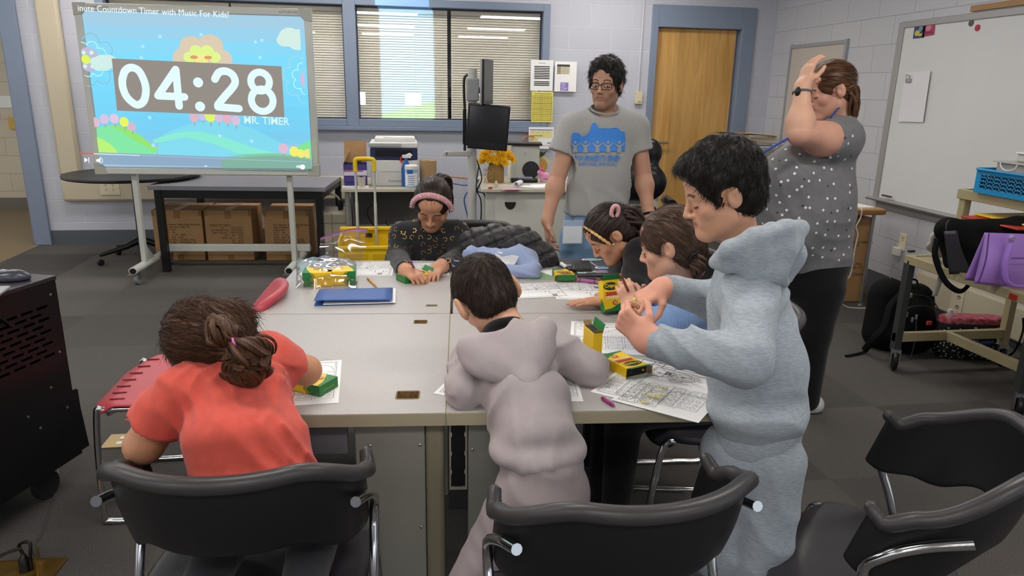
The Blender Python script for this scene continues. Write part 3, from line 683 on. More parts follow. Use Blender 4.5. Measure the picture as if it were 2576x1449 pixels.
def glow_mat(c):
    m = M('screen_' + c, c, .3, emit=.68); b_ = m.node_tree.nodes['Principled BSDF']; b_.inputs['Base Color'].default_value = (.02, .02, .02, 1); b_.inputs['Specular IOR Level'].default_value = .2; return m  # emission stands in for projector light; the board itself is no lamp
A = Art(BX); P_ = onb
x0 = f_ + .001; x1 = BW - f_ - .001; zt = BH - f_ - .001; zb = P_(500, 421)[1]
def band(a, b_, c): A.fill([(x0, a), (x1, a), (x1, b_), (x0, b_)], c)
cols = ['9fc9e0', '93cde8', '84d4f2', '7bd7f7', '78d8f9', '76d6f8', '74d3f6', '73d0f3', '74cdf0', '79c9ea', '8fc6e2', 'a3bfd8']
hh = (zt - zb) / len(cols)
for i, c in enumerate(cols): band(zt - hh * (i + 1), zt - hh * i, c)
def pp(l): return [P_(*q) for q in l]
def clampx(l): return [(min(max(a, x0), x1), max(b_, zb)) for a, b_ in l]
def curve(l, n=6): return [(q.x, q.y) for q in spline([V(a, b_, 0) for a, b_ in l], n)]
# hills
A.fill(clampx(curve(pp([(400, 345), (440, 325), (500, 308), (560, 305), (620, 318), (680, 345), (720, 368), (770, 392)])) + pp([(785, 425), (400, 415)])), '7fd6ea')
A.fill(clampx(curve(pp([(385, 352), (440, 335), (500, 331), (570, 347), (640, 372), (700, 385)])) + pp([(690, 390), (600, 385), (540, 362), (470, 345), (390, 360)])), '86e6cf')
A.fill(clampx(curve(pp([(560, 395), (620, 388), (690, 385), (740, 390), (790, 398)])) + pp([(790, 432), (560, 424)])), '7fc6a4')
A.fill(clampx(curve(pp([(215, 335), (245, 322), (275, 315), (310, 318), (350, 338), (400, 375)])) + pp([(385, 405), (222, 405)])), '7fe3a2')
A.fill(clampx(curve(pp([(275, 315), (300, 315), (340, 330), (400, 373)])) + pp([(392, 380), (340, 352), (300, 325)])), '8fe070')
A.fill(clampx(curve(pp([(220, 338), (250, 345), (285, 365), (310, 395)])) + pp([(250, 397), (222, 370)])), 'b4ee74')
A.fill(clampx(curve(pp([(745, 372), (775, 355), (800, 350)])) + pp([(800, 400), (770, 395)])), '7be08f')
A.fill(clampx(pp([(225, 382), (790, 402), (790, 432), (225, 412)])), '8aa6c0')
A.fill(clampx(curve(pp([(560, 402), (640, 392), (720, 392), (790, 403)])) + pp([(790, 430), (560, 420)])), '7fae9c')
def balls(l):
    for x, y, r, c in l:
        a, b_ = P_(x, y); s_ = r * .00285; A.fill(clampx([(a - s_ * .12, b_ - s_), (a + s_ * .12, b_ - s_), (a + s_ * .1, b_ - s_ * 1.9), (a - s_ * .1, b_ - s_ * 1.9)]), 'a99aa6'); A.fill(clampx(circ(a, b_, s_, s_ * 1.08, 20)), c)
balls([(237, 313, 9, 'd9b98e'), (246, 307, 11, 'd8b7c9'), (269, 299, 11, 'd3bfda'), (294, 298, 11, 'dcc3dd'), (319, 306, 11, 'e3f05a'), (339, 318, 10, 'd0b4c8'), (494, 295, 11, 'd9b3c4'), (516, 293, 9, 'c9bfdb'), (535, 292, 13, 'd8f06a'), (557, 296, 10, 'd3bcd9'), (578, 297, 11, 'e0b0c2'), (600, 302, 11, 'd6bdda'), (718, 372, 12, 'dcb7cf'), (745, 379, 12, 'eee96c'), (762, 384, 10, 'eee96c'), (780, 384, 11, 'f0e27a')])
def flower(cx, cy, r, n, col, w=None, rot=0.):
    a, b_ = P_(cx, cy); k = .00285; pts = []
    for i in range(120):
        th = 2 * math.pi * i / 120; rr = r * k * (.72 + .28 * abs(math.cos((th + rot) * n / 2)) ** .6); pts.append((a + rr * math.cos(th), b_ + rr * math.sin(th)))
    if w:
        run = []
        for p_ in pts[60:] + pts[:61] if cx > 500 else pts + pts[:1]:
            if x0 <= p_[0] <= x1: run.append(p_)
            elif run: A.line(run, w, col); run = []
        if len(run) > 1: A.line(run, w, col)
    else: A.fill(clampx(pts), col)
flower(240, 152, 62, 8, '86bcd0', .006, .2); flower(240, 150, 42, 8, 'b9f3ea', .006, .3)
a, b_ = P_(238, 151); A.fill(clampx(circ(a, b_, .075, .08)), 'b9b6d6'); [A.fill(clampx(circ(a + .05 * math.cos(q), b_ + .052 * math.sin(q), .014)), 'cdeedd') for q in (0, 1.05, 2.1, 3.15, 4.2, 5.25)]
A.fill(circ(*P_(234, 151), .029, .03), 'dcf05a')
flower(780, 198, 60, 8, 'a4d6d8', .006, .2); flower(783, 198, 40, 8, 'b9f3ea', .006, .3); a, b_ = P_(787, 200); A.fill(clampx(circ(a, b_, .07)), 'cdb9d8')
for i, (dx, dy) in enumerate(((-44, 12), (-26, -16), (22, -20), (46, 14), (0, 0))):
    A.fill(circ(*P_(522 + dx * .95, 138 + dy), .085, .075), 'd6c7ae')
for dx, dy in ((-30, 10), (-14, -6), (14, -6), (32, 10), (0, 8)): A.fill(circ(*P_(523 + dx, 136 + dy), .042, .036), 'd9f08a')
A.fill(circ(*P_(523, 150), .05, .034), 'ece790'); A.fill(circ(*P_(506, 146), .026, .012), 'd99a62'); A.fill(circ(*P_(541, 147), .026, .012), 'd99a62')
for x, y, r in ((285, 160, 20), (300, 157, 17), (268, 158, 12), (275, 168, 12)): A.fill(circ(*P_(x, y), r * .0031, r * .0026), 'c9e9e2')
for x, y, r in ((742, 98, 24), (728, 105, 16), (760, 110, 20), (765, 92, 14)): A.fill(clampx(circ(*P_(x, y), r * .0031, r * .0026)), 'cfe8e0')
for x, y in ((428, 97), (528, 92), (387, 120), (660, 110), (676, 106), (385, 148), (405, 293), (672, 148), (652, 350), (415, 360)): A.fill(circ(*P_(x, y), .012), 'a4e4fb')
# timer panel and digits
A.fill(pp([(316, 150), (725, 169), (732, 292), (328, 276)]), '8f8880')
def dig(l, closed=False): A.line(curve(pp(l), 5), .0535, 'def6fb', closed)
A.line(curve(pp([(341, 200), (348, 180), (363, 172), (381, 180), (394, 205), (398, 228), (393, 252), (379, 262), (365, 256), (350, 240), (342, 218)]) + [P_(341, 200)], 5), .05, 'def6fb')
A.line(pp([(478, 265), (470, 177), (427, 240), (491, 243)]), .05, 'def6fb')
for x, y in ((524, 208), (529, 266)): A.fill(circ(*P_(x, y), .033), 'def6fb')
A.line(curve(pp([(565, 200), (575, 184), (592, 181), (608, 190), (614, 207), (606, 222), (590, 240), (572, 262)]), 5) + pp([(572, 267), (623, 271)]), .05, 'def6fb')
for cx, cy, rx, ry in ((674, 206, .062, .062), (679, 251, .073, .075)):
    a, b_ = P_(cx, cy); A.line(circ(a, b_, rx, ry), .047, 'def6fb', True)
A.line(pp([(238, 378), (273, 380)]), .006, 'e0503c'); A.line(pp([(273, 380), (383, 384)]), .006, 'd6ecf2'); A.line(pp([(383, 384), (785, 400)]), .004, '9dc3d6')
A.fill(pp([(250, 389), (250, 401), (259, 395)]), 'f4fbff'); A.line(pp([(261, 389), (261, 401)]), .005, 'f4fbff')
A.fill(pp([(279, 393), (284, 393), (289, 388), (289, 403), (284, 399), (279, 399)]), 'f4fbff'); A.line(circ(*P_(288, 396), .016, .02, 8, -60, 60), .004, 'f4fbff')
A.line(pp([(764, 411), (776, 412)]), .02, 'cfe3ea'); A.fill(circ(*P_(776, 412), .018), 'f7fdff')
A.line(pp([(540, 408), (543, 411), (546, 408)]), .004, 'f4fbff'); A.fill(pp([(573, 331), (582, 337), (576, 341)]), 'bfeaf7')
A.build('screen_picture', glow_mat, t, off)
wt = glow_mat('f2fbff')
def btext(s, px, py, px2, py2, size, m, align='LEFT', bold=0., ly=.0, sx=1.):
    a = P_(px, py); b_ = P_(px2, py2); an = math.atan2(b_[1] - a[1], b_[0] - a[0])
    X = off @ BX @ Matrix.Translation((a[0], a[1], ly + .0004 + .00012 * 160)) @ Matrix.Rotation(an, 4, 'Z'); return text('screen_text', s, size, m, X, t, align=align, bold=bold, sx=sx)
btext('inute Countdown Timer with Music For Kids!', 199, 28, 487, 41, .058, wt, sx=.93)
btext('MR. TIMER', 615, 310, 735, 315, .077, glow_mat('d5f2ea'), bold=.0006, sx=.9)
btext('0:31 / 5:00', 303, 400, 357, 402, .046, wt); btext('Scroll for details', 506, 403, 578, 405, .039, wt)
gt = M('grey_ink', '6a6c68', .5)
for s_, x in (('PROMETHEAN', .09), ('ACTIVBOARD', BW - .22)):
    o = text('maker_lettering', s_, .022, gt, off @ BX @ Matrix.Translation((x, BH - .033, .0122)), t)
for x in (.03, BW - .03): MB(off).lathe([(0, 0), (.009, 0), (.009, .002), (0, .003)], 12, T(x, -.0, BH - .05, rx=math.pi / 2)).build('pen_sensor', blackp, t)

# ---------------------------------------------------------------- round table, long table, boxes
t = thing('round_table', 'round grey pedestal table with black edge behind the interactive board', 'table', (-2.19, 6.3, 0))
MB().lathe([(0, .71), (.505, .71), (.505, .728), (0, .728)], 64).build('tabletop', M('round_lam', '8f9099', .35), t)
MB().lathe([(.503, .705), (.512, .707), (.516, .718), (.512, .73), (.503, .729)], 64).build('edge_band', blackp, t)
MB().lathe([(.035, .1), (.03, .12), (.026, .7), (.12, .705), (.12, .709), (0, .709)], 20).build('column', blackp, t)
for k in range(5):
    a = 2 * math.pi * k / 5 - 1.25; m = MB(); d_ = V(math.cos(a), math.sin(a), 0)
    m.tube([d_ * .02 + V(0, 0, .17), d_ * .12 + V(0, 0, .13), d_ * .33 + V(0, 0, .085)], [.03, .024, .014], 10); b_ = m.build('foot_spoke', blackp, t)
    m = MB(); m.lathe([(0, -.02), (.02, -.02), (.027, -.012), (.027, .012), (.02, .02), (0, .02)], 14, T(*(d_ * .33 + V(0, 0, .027)), rz=a) @ Matrix.Rotation(math.pi / 2, 4, 'X')); m.build('caster', blackp, b_)
t = thing('long_table', 'long grey table with black frame above the cardboard boxes', 'table', (-1.23, 6.1, 0), math.radians(-5))
MB().bb((-.68, -.34, .655), (.66, .34, .69)).build('tabletop', M('long_lam', '8a8b92', .35), t, bev=.003)
for x in (-.62, .6):
    for y in (-.29, .57): MB().bb((x - .025, y - .025, 0), (x + .025, y + .025, .655)).build('leg', blackp, t)
m = MB(); m.bb((-.62, -.31, .59), (.62, -.28, .655)); m.bb((-.62, .56, .59), (.62, .59, .655)); m.bb((-.64, -.3, .59), (-.6, .57, .655)); m.bb((.58, -.3, .59), (.62, .57, .655)); m.build('apron', blackp, t)
card = M('kraft_cardboard', 'b48c60', .8, noise=.08, nscale=6); tape_m = M('brown_tape', '93703f', .3); ink = M('box_ink', '3a2a1c', .7)
BOXTXT = 'Item Name: Ultra Edge Headset\nItem Number: 734-110\nASIN: N/A\nQTY:   36\nGW:   11.47   KGS\nNW:   8.8   KGS\nPROD SKU:  39-0021-946\nMEASURE:  50X36X46 CM\nCARTON: ___ OF ___\n               MADE IN CHINA'
def carton(label, loc, rz, w, d, h, flip=False, txt=True, group=None, ts=.023):
    t = thing('cardboard_box', label, 'box', loc, rz, group)
    MB().bb((-w / 2, 0, 0), (w / 2, d, h)).build('carton', card, t, bev=.004)
    m = MB(); m.bb((-w / 2, d / 2 - .002, h), (w / 2, d / 2 + .002, h + .0005)); m.build('flap_seam', M('seam_dark', '4a3520', .8), t)
    for a, b_ in (((-.025, -.001, h - .07), (.025, 0, h)), ((-.03, 0, h), (.03, d, h + .001)), ((-w / 2, -.001, h - .05), (-w / 2 + .025, 0, h)), ((w / 2 - .025, -.001, h - .05), (w / 2, 0, h)), ((-.025, -.001, 0), (.025, 0, .05))): MB().bb(a, b_).build('tape', tape_m, t)
    if txt:
        X = Matrix(((1, 0, 0, 0), (0, 0, -1, -.0015), (0, 1, 0, 0), (0, 0, 0, 1)))
        X = (X @ T(-w * .3, h * .70, 0)) if not flip else (X @ T(w * .3, h * .27, 0, rz=math.pi))
        text('printed_text', BOXTXT, ts, ink, X, t)
    return t
cg = 'headset cartons under the long table'
carton('left cardboard carton with its printing upright, under the long table', (-1.875, 6.25, 0), -.03, .395, .4, .43, group=cg)
carton('middle cardboard carton with its printing upside down', (-1.462, 6.22, 0), -.03, .38, .4, .43, True, group=cg)
carton('right cardboard carton partly behind the board stand post', (-.985, 6.19, 0), -.03, .37, .4, .43, group=cg)
# ---------------------------------------------------------------- helpers for lying things and printed sheets
def onwall(t, art_or_none=None): pass
def flatX(p, rz=0.): return Matrix.Translation(p) @ Matrix.Rotation(rz, 4, 'Z')
FX = Matrix(((1, 0, 0, 0), (0, 0, -1, 0), (0, 1, 0, 0), (0, 0, 0, 1)))      # plan -> facing -y
RXM = Matrix(((0, 0, -1, 0), (-1, 0, 0, 0), (0, 1, 0, 0), (0, 0, 0, 1)))    # plan -> facing -x
paper = M('white_paper', 'f2f2f2', .7); white_m = M('white_plastic', 'e4e3de', .35); ivory = M('ivory_plastic', 'd8cfae', .4)
def inkm(c): return M('ink_' + c, c, .6)
def sheet(name, label, cat, X, w, h, col='f2f2f2', th=.0006, group=None, art=None, rz=0):
    t = thing(name, label, cat, X.translation, 0, group); Y = Matrix.Translation(X.translation).inverted() @ X
    MB(Y).bb((0, 0, 0), (w, h, th)).build('sheet', pmat(col, .7), t)
    if art:
        A = Art(Matrix.Translation((0, 0, th + .0002))); art(A, w, h); A.build('print', inkm, t, Y)
    return t
def wallp(px, py): return PY(px, py, YB - .034)
def a1(A, w, h):
    A.line([(w * .35, h * .9), (w * .65, h * .9)], .004, '777777')
    for k in range(12):
        if k == 8: continue
        y = h * (.79 - k * .055); A.line([(w * .17, y), (w * .83, y)], .0085, '161616')
sheet('posted_sheet', 'white sheet with a column of thick black bars, taped beside the window', 'paper', Matrix.Translation(wallp(1334, 228)) @ FX, .215, .28, art=a1)
def a2(A, w, h):
    A.fill([(w * .1, h * .58), (w * .68, h * .58), (w * .68, h * .9), (w * .1, h * .9)], 'd9d3b8'); A.fill([(w * .1, h * .83), (w * .68, h * .83), (w * .68, h * .9), (w * .1, h * .9)], '3b3b36')
    for k in range(5): A.fill([(w * .1, h * (.59 + k * .05)), (w * .27, h * (.59 + k * .05)), (w * .27, h * (.62 + k * .05)), (w * .1, h * (.62 + k * .05))], '77756a')
    for k in range(7): A.line([(w * .3, h * (.6 + k * .035)), (w * .65, h * (.6 + k * .035))], .0018, 'a79a50' if k % 2 else '888888')
sheet('posted_sheet', 'white sheet with a small table printed at its top, taped right of the barred sheet', 'paper', Matrix.Translation(wallp(1394, 230)) @ FX, .212, .275, art=a2)
nt_ = thing('sticky_note', 'purple sticky note on the lower half of a taped white sheet', 'note', wallp(1409, 228) + V(0, -.003, 0)); MB(FX).bb((0, 0, 0), (.078, .076, .001)).build('note', pmat('8f7fc4'), nt_, world=False)
text('handwriting', 'HELP\n and\n People\n First', .02, inkm('eeeaf8'), FX @ T(.008, .055, .0015), nt_)
def a3(A, w, h):
    for k in range(14): A.line([(w * .06, h * (.06 + k * .062)), (w * .94, h * (.06 + k * .062))], .002 if k % 3 else .0035, '6b6320')
    for x in (.06, .44, .5, .94): A.line([(w * x, h * .06), (w * x, h * .87)], .002, '7b7330')
    for k in range(13):
        for x in (.12, .24, .34, .55, .66, .76, .86): A.line([(w * x, h * (.09 + k * .062)), (w * (x + .06), h * (.09 + k * .062))], .003, '9a9142')
    A.line([(w * .1, h * .93), (w * .9, h * .93)], .005, '6b6320')
sheet('posted_sheet', 'yellow schedule sheet taped under the barred white sheet', 'paper', Matrix.Translation(wallp(1336, 307)) @ FX, .208, .283, 'e9dc6e', art=a3)
def a4(A, w, h):
    A.line([(w * .05, h * .87), (w * .95, h * .87)], .007, '2c3f7d'); A.fill([(w * .05, h * .5), (w * .95, h * .5), (w * .95, h * .83), (w * .05, h * .83)], 'e6dc9a'); A.fill([(w * .05, h * .35), (w * .38, h * .35), (w * .38, h * .5), (w * .05, h * .5)], 'e6dc9a')
    A.line([(w * .06, h * .6), (w * .55, h * .6)], .007, '5a8f3a'); A.line([(w * .05, h * .1), (w * .38, h * .1)], .008, '4464a8'); A.line([(w * .75, h * .27), (w * .95, h * .27)], .008, '4464a8'); A.fill([(w * .4, h * .14), (w * .95, h * .14), (w * .95, h * .2), (w * .4, h * .2)], 'd0d2dc')
    for k in range(4): A.line([(w * (.14 + k * .2), h * .77), (w * (.2 + k * .2), h * .77)], .003, '8a8458')
sheet('posted_calendar', 'white calendar page with yellow blocks taped under the window corner', 'paper', Matrix.Translation(PY(1329, 374, YB - .065)) @ FX, .245, .205, art=a4)
# thermostat and conduit
t = thing('thermostat', 'ivory thermostat box on the block wall beside the door frame', 'thermostat', PY(1604, 262, YB))
MB().bb((-.036, -.035, 0), (.036, 0, .118)).build('casing', ivory, t, bev=.006); MB().bb((-.01, -.038, .018), (.024, -.034, .03)).build('slider', M('ivory_dark', 'a89d78', .5), t)
structure('trim_6', MB().tube([tuple(PY(1605, 230, YB - .012)), (PY(1605, 230, YB).x, YB - .012, CEIL)], .011, 8), pmat('c4c6ce'))
# hallway plates
t = thing('wall_switch', 'white blank switch plate on the hallway wall', 'switch plate', PY(16, 256, 9.04)); MB().bb((-.075, -.012, -.065), (.075, 0, .065)).build('plate', white_m, t, bev=.003)
t = thing('wall_switch', 'small yellow box on the hallway wall below the white plate', 'switch box', PY(36, 310, 9.04)); MB().bb((-.045, -.04, -.065), (.045, 0, .065)).build('casing', M('yellowed', 'c9a44a', .5), t, bev=.006)

# ---------------------------------------------------------------- printer table and what stands on it
PTZ = .68; cream = M('cream_laminate', 'bdb6a6', .4)
t = thing('printer_table', 'small cream table with a lower shelf carrying the printer', 'table', (-.13, 6.1, 0))
MB().bb((-.35, -.4, PTZ - .028), (.42, .32, PTZ)).build('tabletop', cream, t, bev=.004)
for x in (-.31, .38):
    for y in (-.34, .27): MB().tube([(x, y, 0), (x, y, PTZ - .028)], .02, 10).build('leg', M('leg_grey', '8b8b8b', .4, metal=.4), t)
MB().bb((-.33, -.3, .24), (.4, .28, .265)).build('lower_shelf', cream, t, bev=.003); MB().bb((-.3, .27, .27), (.37, .28, .6)).build('back_panel', M('shadow_grey', '5a5a5a', .6), t)  # back panel in one even mid grey
t = thing('power_strip', 'black power strip with trailing cords on the shelf under the printer', 'power strip', (-.1, 5.95, .265)); MB().bb((-.16, -.05, 0), (.2, .05, .045)).build('casing', blackp, t, bev=.004)
m = MB(); m.tube(spline([(-.14, 0, .05), (-.2, -.03, .2), (-.12, -.02, .3), (-.2, .05, .38)], 8), .006, 6); m.tube(spline([(.0, 0, .04), (-.05, -.05, .12), (.08, -.07, .14), (.12, -.03, .05)], 8), .005, 6); m.build('cord', blackp, t)
# printer
t = thing('printer', 'white and navy multifunction printer on the small table', 'printer', (-.07, 6.05, PTZ)); navy = M('navy_plastic', '26335f', .35); pw_ = M('printer_white', 'dcdbd8', .35)
MB().bb((-.185, -.19, 0), (.185, .2, .205)).build('casing', pw_, t, bev=.008)
MB().bb((-.187, -.185, .206), (.187, .19, .30)).build('navy_body', navy, t, bev=.01)
MB().bb((-.145, -.192, .235), (.145, -.1, .285)).build('output_slot', M('slot_black', '0c0d14', .4), t)
m = MB(); m.bb((-.19, -.19, .30), (.19, .2, .345)); m.build('scanner', pw_, t, bev=.01)
m = MB(); m.bb((-.195, -.215, .312), (.06, -.185, .34)); m.build('control_panel', M('panel_grey', 'a9adb0', .4), t, bev=.004)
m = MB(); m.bb((-.15, -.14, .345), (.17, .17, .375)); m.bb((-.08, -.12, .375), (.15, .05, .382)); m.build('document_feeder', pw_, t, bev=.008)
dr = MB(); dr.bb((-.13, -.194, .015), (.12, -.189, .125)); D_ = dr.build('paper_drawer', M('printer_white2', 'cfcdc9', .4), t, bev=.003); MB().bb((-.05, -.198, .035), (.06, -.193, .048)).build('handle', M('panel_grey'), D_)
MB().tube([tuple(p) for p in [(-.1, -.196, .115), (.1, -.196, .115)]], .0015, 6).build('drawer_seam', M('panel_grey'), t)
# open supply box
t = thing('supply_box', 'open purple and white carton with its brown flap raised, left of the printer', 'box', (-.375, 5.86, PTZ + .05), .05)
pur = M('purple_print', '4a3f86', .5)
m = MB(); m.bb((-.09, -.1, 0), (.09, -.097, .13)); m.bb((-.09, .097, 0), (.09, .1, .13)); m.bb((-.09, -.1, 0), (-.087, .1, .13)); m.bb((.087, -.1, 0), (.09, .1, .13)); m.bb((-.09, -.1, 0), (.09, .1, .004)); m.build('carton', pur, t)
m = MB(); m.bb((-.088, -.1015, .045), (.088, -.1, .085)); m.build('white_band', M('white_print', 'd9d5e2', .5), t); m = MB(); m.bb((-.088, -.1018, .075), (.06, -.1014, .083)); m.build('red_stripe', M('red_print', 'b23a55', .5), t)
MB(T(0, .1, .13, rx=math.radians(-14))).bb((-.085, 0, 0), (.09, .003, .17)).build('flap', card, t); MB(T(-.09, 0, .13, ry=math.radians(25))).bb((-.003, -.1, 0), (0, .1, .11)).build('flap', card, t)
m = MB(); m.bb((-.06, -.06, .06), (-.02, .0, .14)); m.bb((0, -.03, .06), (.05, .05, .15)); m.build('contents', dgrey, t)
t = thing('supply_box', 'closed purple carton under the open one, left of the printer', 'box', (-.375, 5.87, PTZ)); MB().bb((-.085, -.095, 0), (.085, .095, .049)).build('carton', pur, t)
t = thing('paper_stack', 'loose stack of white papers at the left end of the printer table', 'papers', (-.375, 5.745, PTZ), .1)
m = MB(); [m.bb((-.1 + .004 * (k % 3), -.035, k * .004), (.1 + .003 * (k % 2), .018, k * .004 + .003)) for k in range(4)]; m.build('sheets', paper, t, smooth=False)
t = thing('paper_cup', 'small white cup with faded print on the stack of papers', 'cup', (-.325, 5.735, PTZ + .016)); MB().lathe([(0, 0), (.027, 0), (.033, .07), (.034, .072), (.031, .071), (.026, .004), (0, .004)], 20).build('cup', M('cup_white', 'cfc8bb', .6), t)
t = thing('wipes_tub', 'white and blue canister of wipes in front of the printer', 'canister', (.065, 5.765, PTZ))
MB().lathe([(0, 0), (.05, 0), (.052, .004), (.052, .15), (0, .15)], 28).build('canister', M('canister_blue', '9fc3dc', .4), t); MB().lathe([(.053, .02), (.0532, .02), (.0532, .12), (.053, .12)], 28, a0=math.radians(200), a1=math.radians(330)).build('label_print', M('label_white', 'e9eef0', .5), t)
MB().lathe([(.053, .148), (.053, .172), (.048, .178), (.02, .182), (0, .182)], 28).build('lid', white_m, t)
m = MB(); [m.bb((-.03, -.0545, .03 + k * .016), (.02, -.0535, .033 + k * .016)) for k in range(5)]; m.bb((-.035, -.0545, .115), (.01, -.0535, .145)); m.build('lettering', M('blue_print', '2a63b0', .5), t)
t = thing('spray_bottle', 'spray bottle with red trigger and white head beside the wipes canister', 'spray bottle', (.025, 5.845, PTZ)); MB().lathe([(0, 0), (.038, 0), (.04, .01), (.04, .14), (.03, .17), (.014, .2), (.014, .225), (0, .225)], 24).build('bottle', M('blue_cleaner', '2c5fae', .25), t)
m = MB(); m.bb((-.03, -.012, .225), (.04, .012, .25)); m.tube([(-.0, 0, .24), (.03, 0, .255), (.045, 0, .24)], .012, 8); m.build('spray_head', white_m, t, bev=.004); MB().tube([(-.03, 0, .24), (-.045, 0, .215), (-.03, 0, .19)], .008, 8).build('trigger', M('red_trigger', 'c0303a', .4), t)
t = thing('paper_towel_roll', 'roll of brown paper towels right of the wipes canister', 'paper roll', (.2, 5.88, PTZ)); MB().lathe([(.02, 0), (.068, 0), (.068, .205), (.02, .205), (.02, 0)], 32).build('roll', M('kraft_towel', 'a98c68', .85, bump=.3, bscale=300), t)
# yellow rolling crate
yel = M('crate_yellow', 'dcb90c', .4)
t = thing('rolling_crate', 'yellow plastic rolling crate with telescopic handle', 'crate', (-.27, 5.25, 0))
m = MB(); m.bb((-.2, -.15, .06), (.24, -.135, .34)); m.bb((-.2, .15, .06), (.24, .165, .43)); m.bb((-.2, -.15, .06), (-.185, .165, .4)); m.bb((.225, -.15, .06), (.24, .165, .4)); m.bb((-.2, -.15, .05), (.24, .165, .065)); m.bb((-.205, -.16, .325), (.245, -.13, .35)); m.bb((-.205, .13, .41), (.245, .17, .435)); m.build('crate_body', yel, t, bev=.006)
m = MB(); m.bb((-.16, -.158, .2), (.0, -.149, .3)); m.bb((.04, -.158, .2), (.2, -.149, .3)); m.build('front_panel', M('crate_yellow_d', 'c6a20a', .4), t, bev=.004); MB().bb((-.02, .125, .36), (.03, .131, .39)).build('handle_slot', slot_m, t)
al = M('telescopic_alu', 'bdbdb4', .35, metal=.5)
for x in (-.075, .06): MB().tube([(x, .12, .3), (x, .12, .62), (x, .12, .625), (x, .12, .9)], [.0115, .0115, .0095, .0095], 8).build('handle_tube', al, t)
MB().tube(spline([(-.075, .12, .85), (-.075, .12, .915), (-.06, .12, .94), (.045, .12, .94), (.06, .12, .915), (.06, .12, .85)], 4), .016, 10).build('grip', yel, t)
for x in (-.18, .22): MB().lathe([(0, -.012), (.05, -.012), (.05, .012), (0, .012)], 16, T(x, .1, .05, ry=math.pi / 2)).build('wheel', blackp, t)
# beige case with headphones
t = thing('equipment_case', 'beige hard equipment case on the floor beside the long table', 'case', (-.6, 6.15, 0)); MB().bb((-.1, -.2, 0), (.13, .15, .45)).build('case', M('case_beige', 'a39d8b', .5), t, bev=.02)
m = MB(); [m.bb((-.101, -.203, z), (.131, -.199, z + .008)) for z in (.12, .25, .36)]; m.bb((.01, -.203, 0), (.018, -.199, .44)); m.build('ribs', M('case_dark', '7d7869', .5), t)
t = thing('headphones', 'black headphones resting on top of the beige equipment case', 'headphones', (-.6, 6.08, .45)); m = MB(); m.tube(circ_pts if False else [(.075 * math.cos(a), 0, .06 + .075 * math.sin(a)) for a in [math.pi * k / 14 for k in range(15)]], .009, 8); m.build('headband', M('hp_beige', 'a39d8b'), t)
for sx in (-1, 1): MB().lathe([(0, -.02), (.04, -.02), (.045, 0), (.035, .02), (0, .022)], 20, T(sx * .078, 0, .045, ry=sx * math.pi / 2)).build('ear_cup', blackp, t)

# ---------------------------------------------------------------- monitor stand
polem = M('pole_white', 'b4b4b2', .35); t = thing('monitor_stand', 'tall white floor pole carrying two monitors beside the desk', 'monitor stand', (.515, 5.42, 0))
MB().tube([(0, 0, 0), (0, 0, 1.585)], .034, 20).build('pole', polem, t); MB().lathe([(0, 0), (.052, 0), (.052, .012), (.04, .02), (0, .02)], 28).build('base', polem, t)
MB().bb((-.045, -.05, 1.36), (.045, .0, 1.52)).build('clamp', M('clamp_grey', '8f9094', .4), t, bev=.01)
m = MB(); m.tube([(.04, -.02, 1.44), (.1, -.03, 1.44)], .02, 8); m.bar((.1, -.03, 1.40), (.1, -.03, 1.5), .02); m.bar((.1, -.03, 1.45), (.13, -.03, 1.45), .015, .07); m.build('swivel_arm', blackp, t)
m = MB(); m.bar((-.2, -.02, .98), (.0, -.02, .98), .03, .035); m.lathe([(0, 0), (.018, 0), (.018, .03), (0, .03)], 12, T(-.2, -.005, .98, rx=math.pi / 2)); m.build('side_arm', M('arm_white', 'aaa9a5', .4), t, bev=.005)
m = MB(); m.tube(spline([(-.02, .03, 1.55), (-.06, .03, 1.5), (-.05, .02, 1.2), (-.055, .02, 1.0)], 6), .01, 8); m.bb((-.07, -.01, 1.05), (-.045, .03, 1.3)); m.tube(spline([(.03, .02, .95), (.07, -.02, .8), (.04, 0, .7), (.1, -.03, .65), (.12, .0, .3)], 8), .005, 6); m.tube(spline([(.05, .0, .9), (.03, -.02, .72), (.07, 0, .6), (.06, .02, .25)], 8), .005, 6); m.build('cable', blackp, t)
scr = M('monitor_glass', '17181b', .12); bez = M('monitor_bezel', '0e0e10', .3)
p = PY(1227, 322, 5.25); t = thing('monitor', 'black flat monitor facing the room, switched off, behind the yellow flowers', 'monitor', p, math.radians(-6)); mt_ = Matrix.Rotation(math.radians(4.), 4, 'Y')
MB(mt_).bb((-.152, 0, -.155), (.152, .03, .165)).build('casing', bez, t, bev=.008); MB(mt_).bb((-.136, -.002, -.098), (.136, 0, .147)).build('screen', scr, t); MB(mt_).bb((-.12, .03, -.08), (.04, .07, .09)).build('rear_housing', bez, t, bev=.02); MB(mt_).bb((-.145, -.003, -.15), (-.138, -.001, -.138)).build('sticker', paper, t)
p = PY(1229, 205, 5.3); t = thing('monitor', 'silver edged monitor turned side on at the top of the white pole', 'monitor', p, math.radians(68))
MB().bb((-.13, 0, -.16), (.13, .012, .15)).build('casing', bez, t, bev=.004); MB().bb((-.132, .012, -.162), (.132, .028, .152)).build('rear_shell', M('silver_shell', '9b9c9e', .35, metal=.5), t, bev=.006); MB().bb((-.12, -.0015, -.13), (.12, 0, .14)).build('screen', M('dusty_screen', '4a4b45', .3), t); m = MB(); m.tube([(-.03, .0, -.16), (-.05, 0, -.21)], .004); m.tube([(.02, .0, -.16), (.0, 0, -.21)], .004); m.build('cable', blackp, t)  # this screen is a lighter, even grey than the other monitor's

